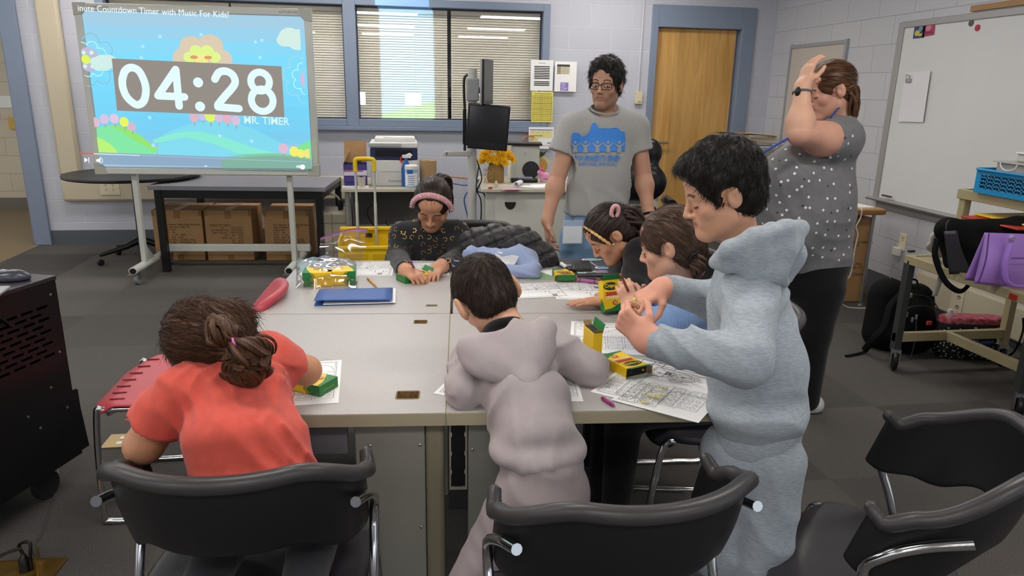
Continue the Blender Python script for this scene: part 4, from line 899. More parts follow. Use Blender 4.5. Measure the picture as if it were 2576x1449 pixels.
# ---------------------------------------------------------------- teacher desk
DZ_ = .745; t = thing('teacher_desk', 'cream desk with white drawer front below the flower vase', 'desk', (1.2, 5.35, 0), math.radians(-3))
MB().bb((-.63, -.16, DZ_ - .03), (.75, .62, DZ_)).build('desktop', cream, t, bev=.006); MB().bb((-.59, -.12, .04), (.72, .58, DZ_ - .031)).build('pedestal', M('desk_white', 'b9bab2', .45), t, bev=.004)
dd = MB().bb((-.52, -.125, .06), (.1, -.12, .69)).build('drawer_front', M('drawer_front', 'c2c3ba', .45), t, bev=.003)
MB().prism([(x, y) for x, y in circ(-.41, .64, .042, .055, 16, 180, 360)], .0, .004, FX @ T(0, 0, .125)).build('finger_pull', slot_m, dd)
MB().bb((.16, -.125, .06), (.7, -.12, .69)).build('drawer_front', M('drawer_front'), t, bev=.003)
# flower vase
vx = PZ(1247, 458, DZ_); t = thing('flower_vase', 'yellow silk flowers in a burlap wrapped jar on the desk', 'vase of flowers', vx)
MB().lathe([(0, 0), (.062, 0), (.066, .02), (.064, .11), (.056, .125), (.058, .16), (.05, .16), (.048, .12), (0, .12)], 24).build('burlap_jar', M('burlap', 'a5834f', .95, bump=.8, bscale=400, noise=.25, nscale=220), t)
rnd = random.Random(4); m = MB()
for k in range(60):
    a = rnd.uniform(2.2, 4.2); z = rnd.uniform(.02, .1); p0 = V(.06 * math.cos(a), .06 * math.sin(a), z); p1 = p0 + V(rnd.uniform(-.05, .01), rnd.uniform(-.03, .0), rnd.uniform(-.05, .03)); m.tube([p0, (p0 + p1) / 2 + V(0, 0, .015), p1], .0012, 3)
m.build('raffia_bow', M('raffia', 'c9b077', .8), t)
fl_m = M('petal_yellow', 'ffc80c', .55, noise=.15, nscale=40)
heads = [(-.085, 0, .21, .052), (-.05, -.03, .185, .045), (.0, -.01, .265, .058), (.04, -.03, .205, .055), (.095, 0, .205, .052), (.07, .03, .24, .05), (.0, -.05, .175, .045), (-.03, .03, .25, .05), (.125, -.01, .18, .04), (-.105, .01, .165, .04), (.06, -.06, .16, .04)]
for x, y, z, r in heads:
    m = MB(); c = V(x, y, z); nrm = V(x * 2, y * 2 - .25, .15 + z * .3).normalized(); a_, b_ = ax(nrm)
    for ring, (nn_, rr, tl) in enumerate(((16, 1.1, .1), (14, .95, .4), (12, .75, .75), (8, .5, 1.1))):
        for k in range(nn_):
            th = 2 * math.pi * (k + ring * .5) / nn_ + rnd.uniform(-.1, .1); d_ = (a_ * math.cos(th) + b_ * math.sin(th)); e = (d_ * math.cos(tl) + nrm * math.sin(tl)).normalized(); s_ = e.cross(nrm).normalized() if abs(e.dot(nrm)) < .99 else a_
            L_ = r * rr; wv = L_ * .2; m.add([c, c + e * L_ * .5 + s_ * wv, c + e * L_ * 1.02 + nrm * .003, c + e * L_ * .5 - s_ * wv, c + e * L_ * .5 + nrm * .006], [(0, 1, 4), (1, 2, 4), (2, 3, 4), (3, 0, 4)])
    h_ = m.build('flower', fl_m, t, smooth=False); MB().ell(c + nrm * .006, (r * .2,) * 3, 10).build('flower_centre', M('petal_orange', 'd98a08', .7), h_)
m = MB()
for k in range(9):
    a = k * .7; m.add([(0, 0, .15), (.05 * math.cos(a) + .02, .05 * math.sin(a), .15), (.13 * math.cos(a), .09 * math.sin(a), .14 + .02 * (k % 3)), (.05 * math.cos(a) - .02, .05 * math.sin(a) + .02, .165)], [(0, 1, 2, 3)])
m.build('leaves', M('leaf_green', '3c5a28', .6), t)
# desk clutter
t = thing('lotion_bottle', 'white lotion bottle with black cap behind the flowers', 'bottle', PZ(1288, 450, DZ_) + V(.0, .06, 0)); MB().lathe([(0, 0), (.026, 0), (.027, .01), (.027, .14), (.012, .16), (0, .16)], 20).build('bottle', M('cream_white', 'e0dccb', .35), t); MB().lathe([(.013, .158), (.013, .19), (0, .19)], 16).build('cap', blackp, t)
p = PY(1318, 432, 5.85); p.z = DZ_; t = thing('air_purifier', 'pale boxy appliance with a round dark grille on the desk', 'appliance', p, math.radians(-4)); MB().bb((-.1, -.06, 0), (.12, .12, .27)).build('casing', M('appliance_grey', 'b9bdb8', .4), t, bev=.012)
MB().lathe([(0, 0), (.07, 0), (.07, .006), (0, .006)], 32, T(.05, -.06, .075, rx=math.pi / 2)).build('grille', M('grille_dark', '262b30', .35), t); MB().bb((-.01, -.064, .19), (.012, -.06, .215)).build('button', M('panel_grey'), t)
t = thing('clipboard', 'thin black tray lying on top of the pale appliance', 'tray', p + V(-.02, 0, .27), math.radians(-8)); MB().bb((-.13, -.08, 0), (.16, .12, .018)).build('tray', blackp, t, bev=.004)
p = PZ(1318, 462, DZ_) + V(0, .1, 0); t = thing('desk_tray', 'black tape holder tray on the desk in front of the appliance', 'tray', p); MB().bb((-.09, -.05, 0), (.12, .04, .03)).build('tray', blackp, t, bev=.01); MB().bb((-.04, -.03, .03), (.08, .02, .04)).build('plastic_lid', M('clear_violet', '9a94ac', .2), t)
m = thing('rolled_papers', 'white papers with one end rolled up on the desk', 'papers', PZ(1300, 470, DZ_), math.radians(-25)); mm_ = MB()
pts = [(.02 * math.cos(a) * (1 - a * .03), .022 + .02 * math.sin(a) * (1 - a * .03)) for a in [k * .4 for k in range(22)]]
mm_.grid(lambda u, v: V((.0 if v else .0) + pts[int(u * 21)][0] * 1.1, -.03 + .13 * v, pts[int(u * 21)][1]), 21, 1); mm_.grid(lambda u, v: V(.0 + .2 * u, -.03 + .13 * v, .002 + .003 * (1 - u)), 4, 1); mm_.build('sheets', M('paper_two', 'e8e8ec', .7), m, solid=.001)
p = PZ(1372, 470, DZ_); t = thing('paper_pile', 'low pile of white paper sheets at the right of the desk', 'papers', p, .05); [MB(T(0, 0, k * .004, rz=.05 * k)).bb((-.1, -.06, 0), (.11, .1, .003)).build('sheets', paper, t) for k in range(2)]
p = PZ(1285, 476, DZ_); t = thing('pink_note', 'pink paper slip on the front edge of the desk', 'note', p, .1); MB().bb((-.07, -.04, 0), (.07, .03, .002)).build('slip', M('pink_paper', 'd991b4', .6), t)
t = thing('eraser', 'small red eraser near the front left corner of the desk', 'eraser', PZ(1234, 474, DZ_), .6); MB().bb((-.018, -.008, 0), (.018, .008, .01)).build('eraser', M('red_eraser', 'd1402c', .6), t, bev=.002)
t = thing('glue_bottle', 'tiny clear bottle standing in front of the burlap vase', 'bottle', PZ(1248, 472, DZ_)); MB().bb((-.014, -.012, 0), (.014, .012, .035)).build('bottle', M('glue_clear', 'bdb7a2', .3), t, bev=.003); MB().lathe([(.007, .035), (.006, .05), (0, .05)], 10).build('cap', ivory, t)
p = PY(1372, 435, 5.6); p.z = DZ_; t = thing('toy_animal', 'small pink plush toy animal on the desk beside the man', 'toy', p); s = SDF(); s.ell((0, 0, .045), (.05, .03, .03), k=.015).ell((-.045, -.01, .075), (.024, .024, .022), k=.012)
for x in (-.03, .03):
    for y in (-.015, .015): s.cap((x, y, .03), (x, y, .008), .011, k=.01)
s.ell((.055, 0, .06), (.014, .014, .016), k=.01); o = npmesh('plush_body', s.mesh(.004), M('pink_plush', 'd992b8', .9, sheen=.3)); o.parent = t
MB().ell((-.035, -.02, .1), (.02, .012, .012), 10).build('bow', M('hot_pink', 'cf4f8c', .7), t)
p = PY(1352, 420, 5.95); p.z = DZ_ + .01; t = thing('apple_decoration', 'wooden apple shaped decoration with green leaf on the desk', 'decoration', p)
MB(FX).prism([(r * math.cos(a), .08 + r * .85 * math.sin(a)) for a in [2 * math.pi * k / 40 for k in range(40)] for r in [.085 * (1 - .16 * math.exp(-8 * (a - math.pi / 2) ** 2))]], -.01, .01).build('apple_cutout', M('apple_wood', 'c79a5b', .5), t)
MB(FX).prism([(0, .16), (.015, .16), (.02, .2), (.05, .19), (.075, .21), (.05, .17), (.02, .155)], -.008, .012).build('leaf', M('leaf_felt', '2f4d2c', .8), t); MB(FX).tube([(0, .15, 0), (-.01, .215, 0)], .009, 8).build('stem', M('leaf_felt'), t)
MB(FX @ T(0, 0, -.012)).prism([(-.1, .05), (.02, .02), (.12, .12), (.03, .18), (-.09, .19)], -.004, .0).build('backing_card', M('pale_card', 'd8d6a4', .7), t)
p = PY(1392, 418, 5.5); p.z = DZ_; t = thing('small_flag', 'small red black and green striped hanging cloth beside the man', 'flag', p); MB(FX @ T(0, 0, 0, rz=-.3)).tube([(0, 0, 0), (0, .3, 0)], .004, 6).build('stick', ivory, t)
fx_ = FX @ T(0, 0, 0, rz=-.3)
for i, c in enumerate(('b23a2c', '1e7a45', '1c1c1c', 'c5452f')): MB(fx_).bb((.004, .07 + i * .045, -.002), (.05, .115 + i * .045, .002)).build('cloth_band', M('flag_' + c, c, .8), t)
# orange and blue leads
def cable(name, label, pts, r, m, n=8): o = MB().tube(spline(pts, n), r, 6).build(name, m); return tag(o, label, 'cable')
orange = M('orange_cord', 'c8622c', .5); bluec = M('blue_cord', '2f63a0', .5)
cable('extension_cord', 'orange cord behind the printer table running to the white pole', [PY(1105, 442, 6.3), PY(1140, 446, 6.1), PY(1185, 451, 5.8), PY(1200, 458, 5.75)], .005, orange)
cable('orange_cable', 'orange cord looping out from behind the taped calendar page', [PY(1308, 372, 6.9), PY(1316, 352, 6.9), PY(1330, 342, 6.9), PY(1345, 345, 6.9)], .006, orange)
cable('network_cable', 'blue network cable tangled around the white pole', [PY(1140, 462, 6.), PY(1175, 466, 5.6), PY(1205, 452, 5.6), PY(1190, 470, 5.5), PY(1168, 500, 5.55), PY(1178, 555, 5.6), PY(1172, 590, 5.6)], .005, bluec)

# ---------------------------------------------------------------- office chair by the door
leather = M('black_leather', '141416', .28, bump=.25, bscale=60, bdist=.003); t = thing('office_chair', 'black leather office chair between the man and the wooden door', 'chair', (1.5, 4.75, 0), math.radians(-12))
s = SDF(); s.cap((-.16, 0, .62), (.16, 0, .62), .09, k=.05, n=(0, 1, 0), f=.5).cap((-.17, .02, .85), (.17, .02, .85), .12, k=.05, n=(0, 1, 0), f=.42).cap((-.15, .05, 1.05), (.15, .05, 1.05), .1, k=.05, n=(0, 1, 0), f=.45); o = npmesh('backrest', s.mesh(.012), leather); o.parent = t
s = SDF(); s.cap((-.17, -.28, .48), (.17, -.28, .48), .08, k=.05).cap((-.17, -.05, .48), (.17, -.05, .48), .08, k=.08).post.append(lambda D, X, Y, Z: np.maximum(D, .42 - Z)); o = npmesh('seat', s.mesh(.012), leather); o.parent = t
for sx in (-1, 1):
    m = MB(); m.tube(spline([(sx * .25, .0, .5), (sx * .29, .02, .6), (sx * .29, -.02, .7), (sx * .29, -.1, .73)], 6), .02, 10); m.tube([(sx * .29, .02, .735), (sx * .29, -.25, .735)], [.035, .04], 12); m.build('armrest', leather, t)
MB().tube([(0, -.13, .1), (0, -.13, .42)], .03, 12).build('column', dgrey, t)
for k in range(5):
    a = k * 1.2566; m = MB(); m.tube([(0, -.13, .11), (.27 * math.cos(a), -.13 + .27 * math.sin(a), .07)], [.028, .018], 8); b_ = m.build('foot_spoke', dgrey, t); MB().ell((.27 * math.cos(a), -.13 + .27 * math.sin(a), .03), (.022, .022, .03), 10).build('caster', blackp, b_)
# cabinet with papers behind the woman
t = thing('filing_cabinet', 'beige cabinet in the corner under the messy pile of papers', 'cabinet', (3.36, 6.62, 0)); cabm = M('cabinet_beige', '8e877b', .5)
MB().bb((-.25, -.3, 0), (.25, .33, .96)).build('carcass', cabm, t, bev=.005)
for k in range(3): D_ = MB().bb((-.235, -.312, .04 + k * .31), (.235, -.3, .33 + k * .31)).build('drawer', cabm, t, bev=.004); MB().bb((-.06, -.325, .2 + k * .31), (.06, -.312, .215 + k * .31)).build('handle', steel, D_)
rnd = random.Random(8); z = .96
for i, (w_, d_, h_, c, lb) in enumerate(((.24, .2, .022, '3a4152', 'dark blue hardcover book at the bottom of the cabinet pile'), (.23, .19, .02, '2f3a55', 'second hardcover book in the cabinet pile'), (.26, .22, .028, 'd6cfc4', 'thick folder of loose white pages on the cabinet books'), (.27, .23, .03, 'c9bda6', 'cream bundle of papers in the middle of the cabinet pile'), (.28, .23, .02, 'dcd8d0', 'white bundle of papers near the top of the cabinet pile'))):
    t = thing('book' if i < 2 else 'paper_bundle', lb, 'book' if i < 2 else 'papers', (3.32 + rnd.uniform(-.02, .02), 6.5, z), rnd.uniform(-.12, .12))
    if i < 2: m = MB(); m.bb((-w_ / 2, -d_ / 2, 0), (w_ / 2, d_ / 2, .003)); m.bb((-w_ / 2, -d_ / 2, h_ - .003), (w_ / 2, d_ / 2, h_)); m.build('cover', pmat(c), t); MB().bb((-w_ / 2 + .005, -d_ / 2 + .003, .003), (w_ / 2 - .004, d_ / 2 - .003, h_ - .003)).build('pages', paper, t)
    else:
        m = MB(); n = int(h_ / .004); [m.bb((-w_ / 2, -d_ / 2, 0), (w_ / 2, d_ / 2, .003), T(rnd.uniform(-.012, .012), rnd.uniform(-.01, .01), k * .004, rz=rnd.uniform(-.08, .08))) for k in range(n)]; m.build('sheets', pmat(c, .7), t, smooth=False)
    z += h_
t = thing('manila_envelope', 'orange manila envelope on top of the cabinet pile', 'envelope', (3.3, 6.48, z), -.15); MB(T(0, 0, .004, ry=.06)).bb((-.17, -.11, 0), (.17, .11, .004)).build('envelope', M('manila', 'c58a3a', .6), t); MB(T(.02, -.02, .009, ry=.06, rz=.2)).bb((-.1, -.07, 0), (.1, .07, .001)).build('loose_sheet', paper, t)
t = thing('paper_bundle', 'loose white papers on the right end of the cabinet top', 'papers', (3.5, 6.42, .96), .3); m = MB(); [m.bb((-.08, -.09, 0), (.09, .09, .004), T(rnd.uniform(-.01, .01), 0, k * .006, rz=rnd.uniform(-.2, .2))) for k in range(8)]; m.build('sheets', M('paper_grey', 'c9c6c2', .7), t, smooth=False)
# ---------------------------------------------------------------- people
def nv(v): v = Vector(v); return v.normalized()
def smix(d, w): return np.clip(1 - d / w, 0, 1)
class Fr:   # head frame
    def __init__(s, c, F, U, S=1., jaw=1.):
        s.c = Vector(c); s.F = nv(F); U = nv(U); s.R = nv(s.F.cross(U)); s.U = s.R.cross(s.F); s.S = S; s.jaw = jaw
        s.rows = [list(s.R), list(s.F), list(s.U)]
    def __call__(s, r, f, u):
        if u < -.02: u = -.02 + (u + .02) * s.jaw
        return s.c + (s.R * r + s.F * f + s.U * u) * s.S
    def loc(s, v): d = v - np.array(s.c); return d @ np.array(s.R) / s.S, d @ np.array(s.F) / s.S, d @ np.array(s.U) / s.S
def head_sdf(H, neck, rn=.05, eyes='closed', ears=(1, 1), h=.0032, e=1.12):
    s = SDF(); S = H.S; q_ = 1 + .14 * (e - 1.12) / .23; E = lambda c, r, k=.02, sub=False: s.ell(c, [q * S for q in r], H.rows, k * S, sub); K = lambda a, b, ra, rb, k: s.cap(a, b, ra * S, rb * S, k * S)
    E(H(0, -.012, .035), (.074, .093, .081)); E(H(0, .045, .055), (.056, .043, .045), .03); E(H(0, .028, -.03), (.058, .06, .075), .03)
    for x in (-1, 1):
        K(H(.046 * x, .002, -.062), H(.012 * x, .066, -.1), .022, .018, .03); E(H(.04 * x, .057, -.024), (.022, .02, .02), .02)
        E(H(.031 * x, .1, .001), (.019, .015, .011), .012, True)
        E(H(.031 * x, .0765, -.001), (.0155, .0135, .0125), .004)
        E(H(.011 * x, .096, -.032), (.0075, .009, .0065), .006)
        if ears[0 if x < 0 else 1]:
            E(H(.076 * x * q_, -.01, -.006), (.007 * e, .015 * e, .027 * e), .008); E(H(.082 * x * q_, -.014 * e, -.003), (.006 * e, .0145 * e, .0255 * e), .005); E(H((.078 + .0105 * e) * x * q_, -.005, -.002), (.0085, .0085 * e, .014 * e), .004, True)
    K(H(-.036, .079, .021), H(.036, .079, .021), .010, .010, .015)
    K(H(0, .086, .014), H(0, .108, -.027), .0065, .009, .011); E(H(0, .071, -.058), (.033, .021, .021), .02); E(H(0, .08, -.092), (.018, .016, .015), .02)
    for u_, r_ in ((-.0535, .0042), (-.0635, .0052)):
        K(H(-.023, .08, u_ - .001), H(0, .0915, u_), r_ * .6, r_, .004); K(H(.023, .08, u_ - .001), H(0, .0915, u_), r_ * .6, r_, .004)
    s.cap(H(-.021, .086, -.0585), H(0, .096, -.0585), .0013 * S, .0015 * S, .002, sub=True); s.cap(H(.021, .086, -.0585), H(0, .096, -.0585), .0013 * S, .0015 * S, .002, sub=True)
    if eyes == 'open':
        for x in (-1, 1): E(H(.031 * x, .093, -.001), (.0115, .009, .0048), .001, True)
    s.cap(H(0, -.022, -.05), neck, rn * S, rn * S * 1.06, .03)
    return s.mesh(h * S if S < 1 else h)
def skin_col(v, H, base, lip='a8605a', brow='2a1d16', beard=None, blush=.12, lash=True):
    c = np.tile(np.array(lin(base)[:3]), (len(v), 1)); r, f, u = H.loc(v); j = np.where(u < -.02, -.02 + (u + .02) / H.jaw, u)
    def mixc(w, col): nonlocal c; k = np.array(lin(col)[:3]); c = c * (1 - w[:, None]) + k * w[:, None]
    red = c * np.array([1.05, .78, .74]); w = (smix(np.sqrt((np.abs(r) - .042) ** 2 + (j + .028) ** 2), .03) * (f > .03) * blush * 2)[:, None]; c = c * (1 - w) + red * w
    if beard: w = smix(np.maximum(np.maximum(np.abs(r) - .06, 0), np.maximum(j + .045, -.14 - j)), .02) * (f > -.0) * (j > -.13) * .45; mixc(w, beard)
    w = smix(np.sqrt(np.maximum(np.abs(r) - .015, 0) ** 2 + ((j + .0585) / 1.0) ** 2), .0095) * (f > .072); mixc(np.clip(w * 2, 0, .75), lip)
    w = smix(np.abs(j - (.024 + .006 * np.sin((np.abs(r) - .012) / .035 * 3.0))), .0045) * (np.abs(r) > .012) * (np.abs(r) < .047) * (f > .05); mixc(np.clip(w * 2.2, 0, .9), brow)
    if lash: w = smix(np.abs(j + .0075 + ((np.abs(r) - .031) / .016) ** 2 * -.003), .0032) * (np.abs(np.abs(r) - .031) < .0145) * (f > .068); mixc(np.clip(w * 2, 0, .9), '1d1411')
    return c
skin_cache = {}
def skin_mat(): return M('skin', 'c89878', .48, vcol=True, bump=.06, bscale=350, bdist=.001, noise=.06, nscale=25, spec=.4)
def hand_sdf(W, D, N, side, L, curls=((.2, .3, .2),) * 4, thumb=(.5, .3), E_=None, rE=.036, rW=.024, spread=.06, h=.0024):
    s = SDF(); D = nv(D); N = nv(Vector(N) - D * Vector(N).dot(D)); Tt = D.cross(N) * (1 if side == 'R' else -1); W = Vector(W)
    offs = (.155, .052, -.052, -.15); fw = (.5, .52, .495, .45); ln = (.40, .45, .42, .33); rr = (.05, .051, .048, .042)
    for i in range(4):
        kn = W + D * fw[i] * L + Tt * offs[i] * L; s.cap(W + Tt * offs[i] * L * .55 + D * .05 * L, kn, .082 * L, .06 * L, .03 * L + .004)
        d = nv(D + Tt * (1.5 - i) * spread); p = kn; a = 0
        for q, (lf, c) in enumerate(zip((.45, .3, .25), curls[i])):
            a += c; dd = d * math.cos(a) + N * math.sin(a); p2 = p + dd * ln[i] * L * lf; s.cap(p, p2, rr[i] * L * (1, .95, .88)[q], rr[i] * L * (.95, .88, .75)[q], .0035 if q == 0 else .002); p = p2
    ta, tb = thumb; p = W + D * .1 * L + Tt * .11 * L; d1 = nv(D * .6 + Tt * .75 + N * ta * .6); p1 = p + d1 * .24 * L; d2 = nv(D * .85 + Tt * .3 + N * (ta + tb * .4)); p2 = p1 + d2 * .19 * L; d3 = nv(D * .9 - Tt * tb * .4 + N * (ta + tb * .5)); p3 = p2 + d3 * .15 * L
    s.cap(p, p1, .08 * L, .062 * L, .02); s.cap(p1, p2, .058 * L, .052 * L, .004); s.cap(p2, p3, .052 * L, .042 * L, .002)
    if E_ is not None:
        s.cap(W, W + D * .06 * L, rW, rW, .02, n=N, f=.75); s.cap(E_, W, rE, rW, .02); s.ell((Vector(E_) * .75 + W * .25), (rE * 1.08,) * 3, k=.03)
    return s.mesh(h)
CURL = ((.9, 1.2, .8),) * 4; FLAT = ((.06, .08, .05),) * 4; RELAX = ((.35, .45, .3), (.4, .5, .35), (.45, .55, .35), (.5, .6, .4))
PEN = ((.6, .9, .3), (.75, 1.0, .5), (.95, 1.2, .6), (1.05, 1.3, .6))
def cols(v, base): return np.tile(np.array(lin(base)[:3]), (len(v), 1))
def hair_mat(name, c1, c2, rough=.45, bump=.9):
    if name in _MATS: return _MATS[name]
    m = bpy.data.materials.new(name); m.use_nodes = True; nt = m.node_tree; N = nt.nodes; L = nt.links; b = N['Principled BSDF']
    at = N.new('ShaderNodeAttribute'); at.attribute_name = 'flow'; nz = N.new('ShaderNodeTexNoise'); nz.inputs['Scale'].default_value = 1; nz.inputs['Detail'].default_value = 4; nz.inputs['Roughness'].default_value = .65; L.new(at.outputs['Vector'], nz.inputs['Vector'])
    mr = N.new('ShaderNodeMapRange'); mr.inputs[1].default_value = .32; mr.inputs[2].default_value = .68; L.new(nz.outputs['Fac'], mr.inputs[0])
    mx = N.new('ShaderNodeMix'); mx.data_type = 'RGBA'; mx.inputs[6].default_value = lin(c1); mx.inputs[7].default_value = lin(c2); L.new(mr.outputs[0], mx.inputs[0]); L.new(mx.outputs[2], b.inputs['Base Color'])
    bp = N.new('ShaderNodeBump'); bp.inputs['Strength'].default_value = bump; bp.inputs['Distance'].default_value = .004; L.new(nz.outputs['Fac'], bp.inputs['Height']); L.new(bp.outputs[0], b.inputs['Normal'])
    b.inputs['Roughness'].default_value = rough; b.inputs['Specular IOR Level'].default_value = .35; _MATS[name] = m; return m
def flow(v, c, pole, K=9., lo=6.):
    p = nv(pole); a, b_ = ax(p); d = v - np.array(c); L_ = np.linalg.norm(d, axis=1) + 1e-9; d = d / L_[:, None]
    ca = d @ np.array(a); sa = d @ np.array(b_); z = d @ np.array(p); n = np.sqrt(ca * ca + sa * sa) + 1e-6; th = np.arctan2(n, z)
    return np.stack([ca / n * K, sa / n * K, th * lo * .25], 1)
def ridge(c, pole, amp, K=34):
    p = nv(pole); a, b_ = ax(p); c = A3(c)
    def g(X, Y, Z):
        x = X - c[0]; y = Y - c[1]; z = Z - c[2]; ca = x * a[0] + y * a[1] + z * a[2]; sa = x * b_[0] + y * b_[1] + z * b_[2]; zz = x * p[0] + y * p[1] + z * p[2]
        ph = np.arctan2(sa, ca); th = np.arctan2(np.sqrt(ca * ca + sa * sa), zz)
        return -amp * (np.sin(ph * K + np.sin(th * 4) * 1.5) * .5 + np.sin(ph * K * .43 + 1 + th * 2) * .5)
    return g
def strands(vf, c, pole, n, L_, w, seed=1, lift=.12, jit=.35, sel=None, rev=False):
    """thin tapered locks lying along the comb direction"""
    v, f = vf; rnd = np.random.RandomState(seed); c = np.array(c); p = np.array(nv(pole)); N_ = np.zeros_like(v)
    e = np.cross(v[f[:, 1]] - v[f[:, 0]], v[f[:, 2]] - v[f[:, 0]])
    for k in range(4): np.add.at(N_, f[:, k], e)
    N_ /= np.linalg.norm(N_, axis=1)[:, None] + 1e-12
    if (N_ * (v - c)).sum(1).mean() < 0: N_ = -N_
    I = np.arange(len(v)) if sel is None else np.where(sel(v))[0]; rad = v - c; rad /= np.linalg.norm(rad, axis=1)[:, None] + 1e-9; I = I[(N_[I] * rad[I]).sum(1) > .72]; I = rnd.choice(I, n); P = v[I]; n0 = N_[I]
    t = (1 if rev else -1) * (p - n0 * (n0 @ p)[:, None]); t /= np.linalg.norm(t, axis=1)[:, None] + 1e-9
    sd = np.cross(n0, t); t = t + sd * rnd.uniform(-jit, jit, (n, 1)); L = L_ * rnd.uniform(.5, 1.2, (n, 1))
    V_ = []; 
    for k in range(5):
        q = k / 4; pos = P + t * L * q + n0 * (.0008 + lift * L * np.sin(q * 1.9) * .5) - n0 * (L ** 2) * q * q * 4.0 * 0.9
        wd = w * (1 - q ** 2) * .5 + 1e-5
        V_ += [pos + sd * wd, pos + n0 * wd * .8, pos - sd * wd]
    V_ = np.stack(V_, 1).reshape(-1, 3); F = []
    b = (np.arange(n) * 15)[:, None]
    for k in range(4):
        for j in range(3):
            a0 = k * 3 + j; a1 = k * 3 + (j + 1) % 3; F.append(np.concatenate([b + a0, b + a1, b + a1 + 3, b + a0 + 3], 1))
    return V_, np.concatenate(F)
def hair(name, H, S_, mat_, root, pole, h=.0034, n=900, L_=.03, w=.0016, K=9., lo=6., rev=False, lift=.12, jit=.35, seed=1):
    vf = S_.mesh(h); o = npmesh(name, vf, mat_, root, uv=flow(vf[0], H.c, pole, K, lo))
    if n: sv = strands(vf, H.c, pole, n, L_, w, seed, lift, jit, rev=rev); npmesh(name + '_strands' if False else 'loose_strands', sv, mat_, o, uv=flow(sv[0], H.c, pole, K * 6, lo))
    return o
def cap_hair(H, t=.012, hl=(.036, .7), nape=-.075, ears=True, k=.01, front=.0, vol=(0, 0, 0)):
    s = SDF(); S = H.S; s.ell(H(0, -.014 - vol[1] / 2, .037 + vol[2] / 2), [(.074 + t + vol[0]) * S, (.094 + t + vol[1]) * S, (.081 + t + vol[2]) * S], H.rows, .02)
    s.ell(H(0, -.045, -.03), [(.058 + t * .6) * S, (.05 + t) * S, .055 * S], H.rows, .03)
    if ears:
        for x in (-1, 1): s.ell(H(.085 * x, .002, -.014), [.027 * S, .029 * S, .037 * S], H.rows, .008, sub=True)
    a = np.array(H.F); b_ = np.array(H.U); c = np.array(H.c)
    def g(D, X, Y, Z):
        f = ((X - c[0]) * a[0] + (Y - c[1]) * a[1] + (Z - c[2]) * a[2]) / S; u = ((X - c[0]) * b_[0] + (Y - c[1]) * b_[1] + (Z - c[2]) * b_[2]) / S
        d = (f - hl[0] - hl[1] * u) * S * .8; d2 = (nape - u + .25 * np.maximum(f, -.2)) * S
        return np.maximum(D, np.maximum(d, d2))
    s.post.append(g); return s
cloth = lambda name, c, bump=.35, sc=900, noise=.08, ns=60, **k: M(name, c, .9, bump=bump, bscale=sc, bdist=.0015, noise=noise, nscale=ns, sheen=.15, spec=.2, **k)
def person(label, loc, group=None): return thing('person', label, 'person', loc)
J = PY
def lens(tag_, **k): pass

# ---- girl in the coral shirt, seen from behind, bent over the front left desk
R1 = person('girl in a coral t-shirt with curly brown ponytail bent over the desk', (-.33, 1.3, 0))
H1 = Fr(J(538, 872, 1.5), (-.2, .55, -.8), (-.85, .35, .3), .82, .9)
nk = J(618, 905, 1.5)
hd = head_sdf(H1, nk, .048, h=.0036); hc = skin_col(hd[0], H1, 'c08d6e')
shL = J(462, 985, 1.42); shR = J(690, 905, 1.55); elL = J(362, 1120, 1.42); wrL = J(420, 965, 1.62); elR = J(770, 932, 1.6); wrR = J(650, 880, 1.78)
def arm(S_, E_, W_, rs, re, rw, h=.005, k=.01): s = SDF(); s.cap(S_, E_, rs, re * 1.02, k).cap(E_, W_, re, rw, k); return s.mesh(h)
aL = arm(shL, elL, wrL, .037, .038, .024); aR = arm(shR, elR, wrR, .037, .034, .024)
hL = hand_sdf(wrL, (.5, .6, -.1), (0, 0, -1), 'L', .14, RELAX, E_=None); hR = hand_sdf(wrR, (-.7, .5, -.2), (0, 0, -1), 'R', .14, PEN)
al_ = [aL, aR, hL, hR]; bv, bf = join([hd] + al_); bc = np.concatenate([hc] + [cols(q[0], 'c7906f') for q in al_])
npmesh('body', (bv, bf), skin_mat(), R1, bc)
s = SDF(); hip = J(640, 1235, 1.33); w1 = J(622, 1110, 1.37); ch = J(596, 985, 1.47)
s.cap(hip, w1, .132, .112, .04, n=(0, .6, .8), f=.6).cap(w1, ch, .112, .112, .04, n=(0, .6, .8), f=.58).cap(J(520, 965, 1.47), J(675, 905, 1.55), .066, .062, .04).cap(ch, J(600, 915, 1.52), .09, .06, .04)
s.cap(shL, J(395, 1060, 1.42), .057, .06, .02).cap(shR, J(738, 925, 1.58), .05, .048, .02)
s.lcut(J(395, 1070, 1.42), Vector(elL) - Vector(shL), .09).lcut(J(742, 925, 1.58), Vector(elR) - Vector(shR), .08)
s.ell(J(575, 868, 1.53), (.055, .06, .05), k=.012, sub=True)
s.folds(.016, (.8, .1, .5), 42, .8).folds(.007, (.9, -.2, .2), 90, .6)
shirt = npmesh('shirt', s.mesh(.0052), cloth('coral_jersey', 'd85c50', .3, 1100, .1, 45), R1)
s = SDF(); s.cap(hip + V(-.07, 0, -.02), V(-.38, 1.45, .53), .085, .066, .03).cap(hip + V(.07, .0, -.02), V(-.2, 1.43, .53), .085, .066, .03).cap(V(-.38, 1.45, .53), V(-.4, 1.24, .515), .058, .042, .02).cap(V(-.2, 1.43, .53), V(-.21, 1.22, .515), .058, .042, .02)
npmesh('trousers', s.mesh(.009), cloth('dark_leggings', '26262b'), R1)
hm = hair_mat('hair_brown', '20120c', '6b4427', .42)
pole = nv((.75, -.42, .0))
s = cap_hair(H1, .016, (.06, .75), -.1, False); s.cap(H1(.06, -.05, -.01), J(600, 880, 1.43), .045, .03, .03)
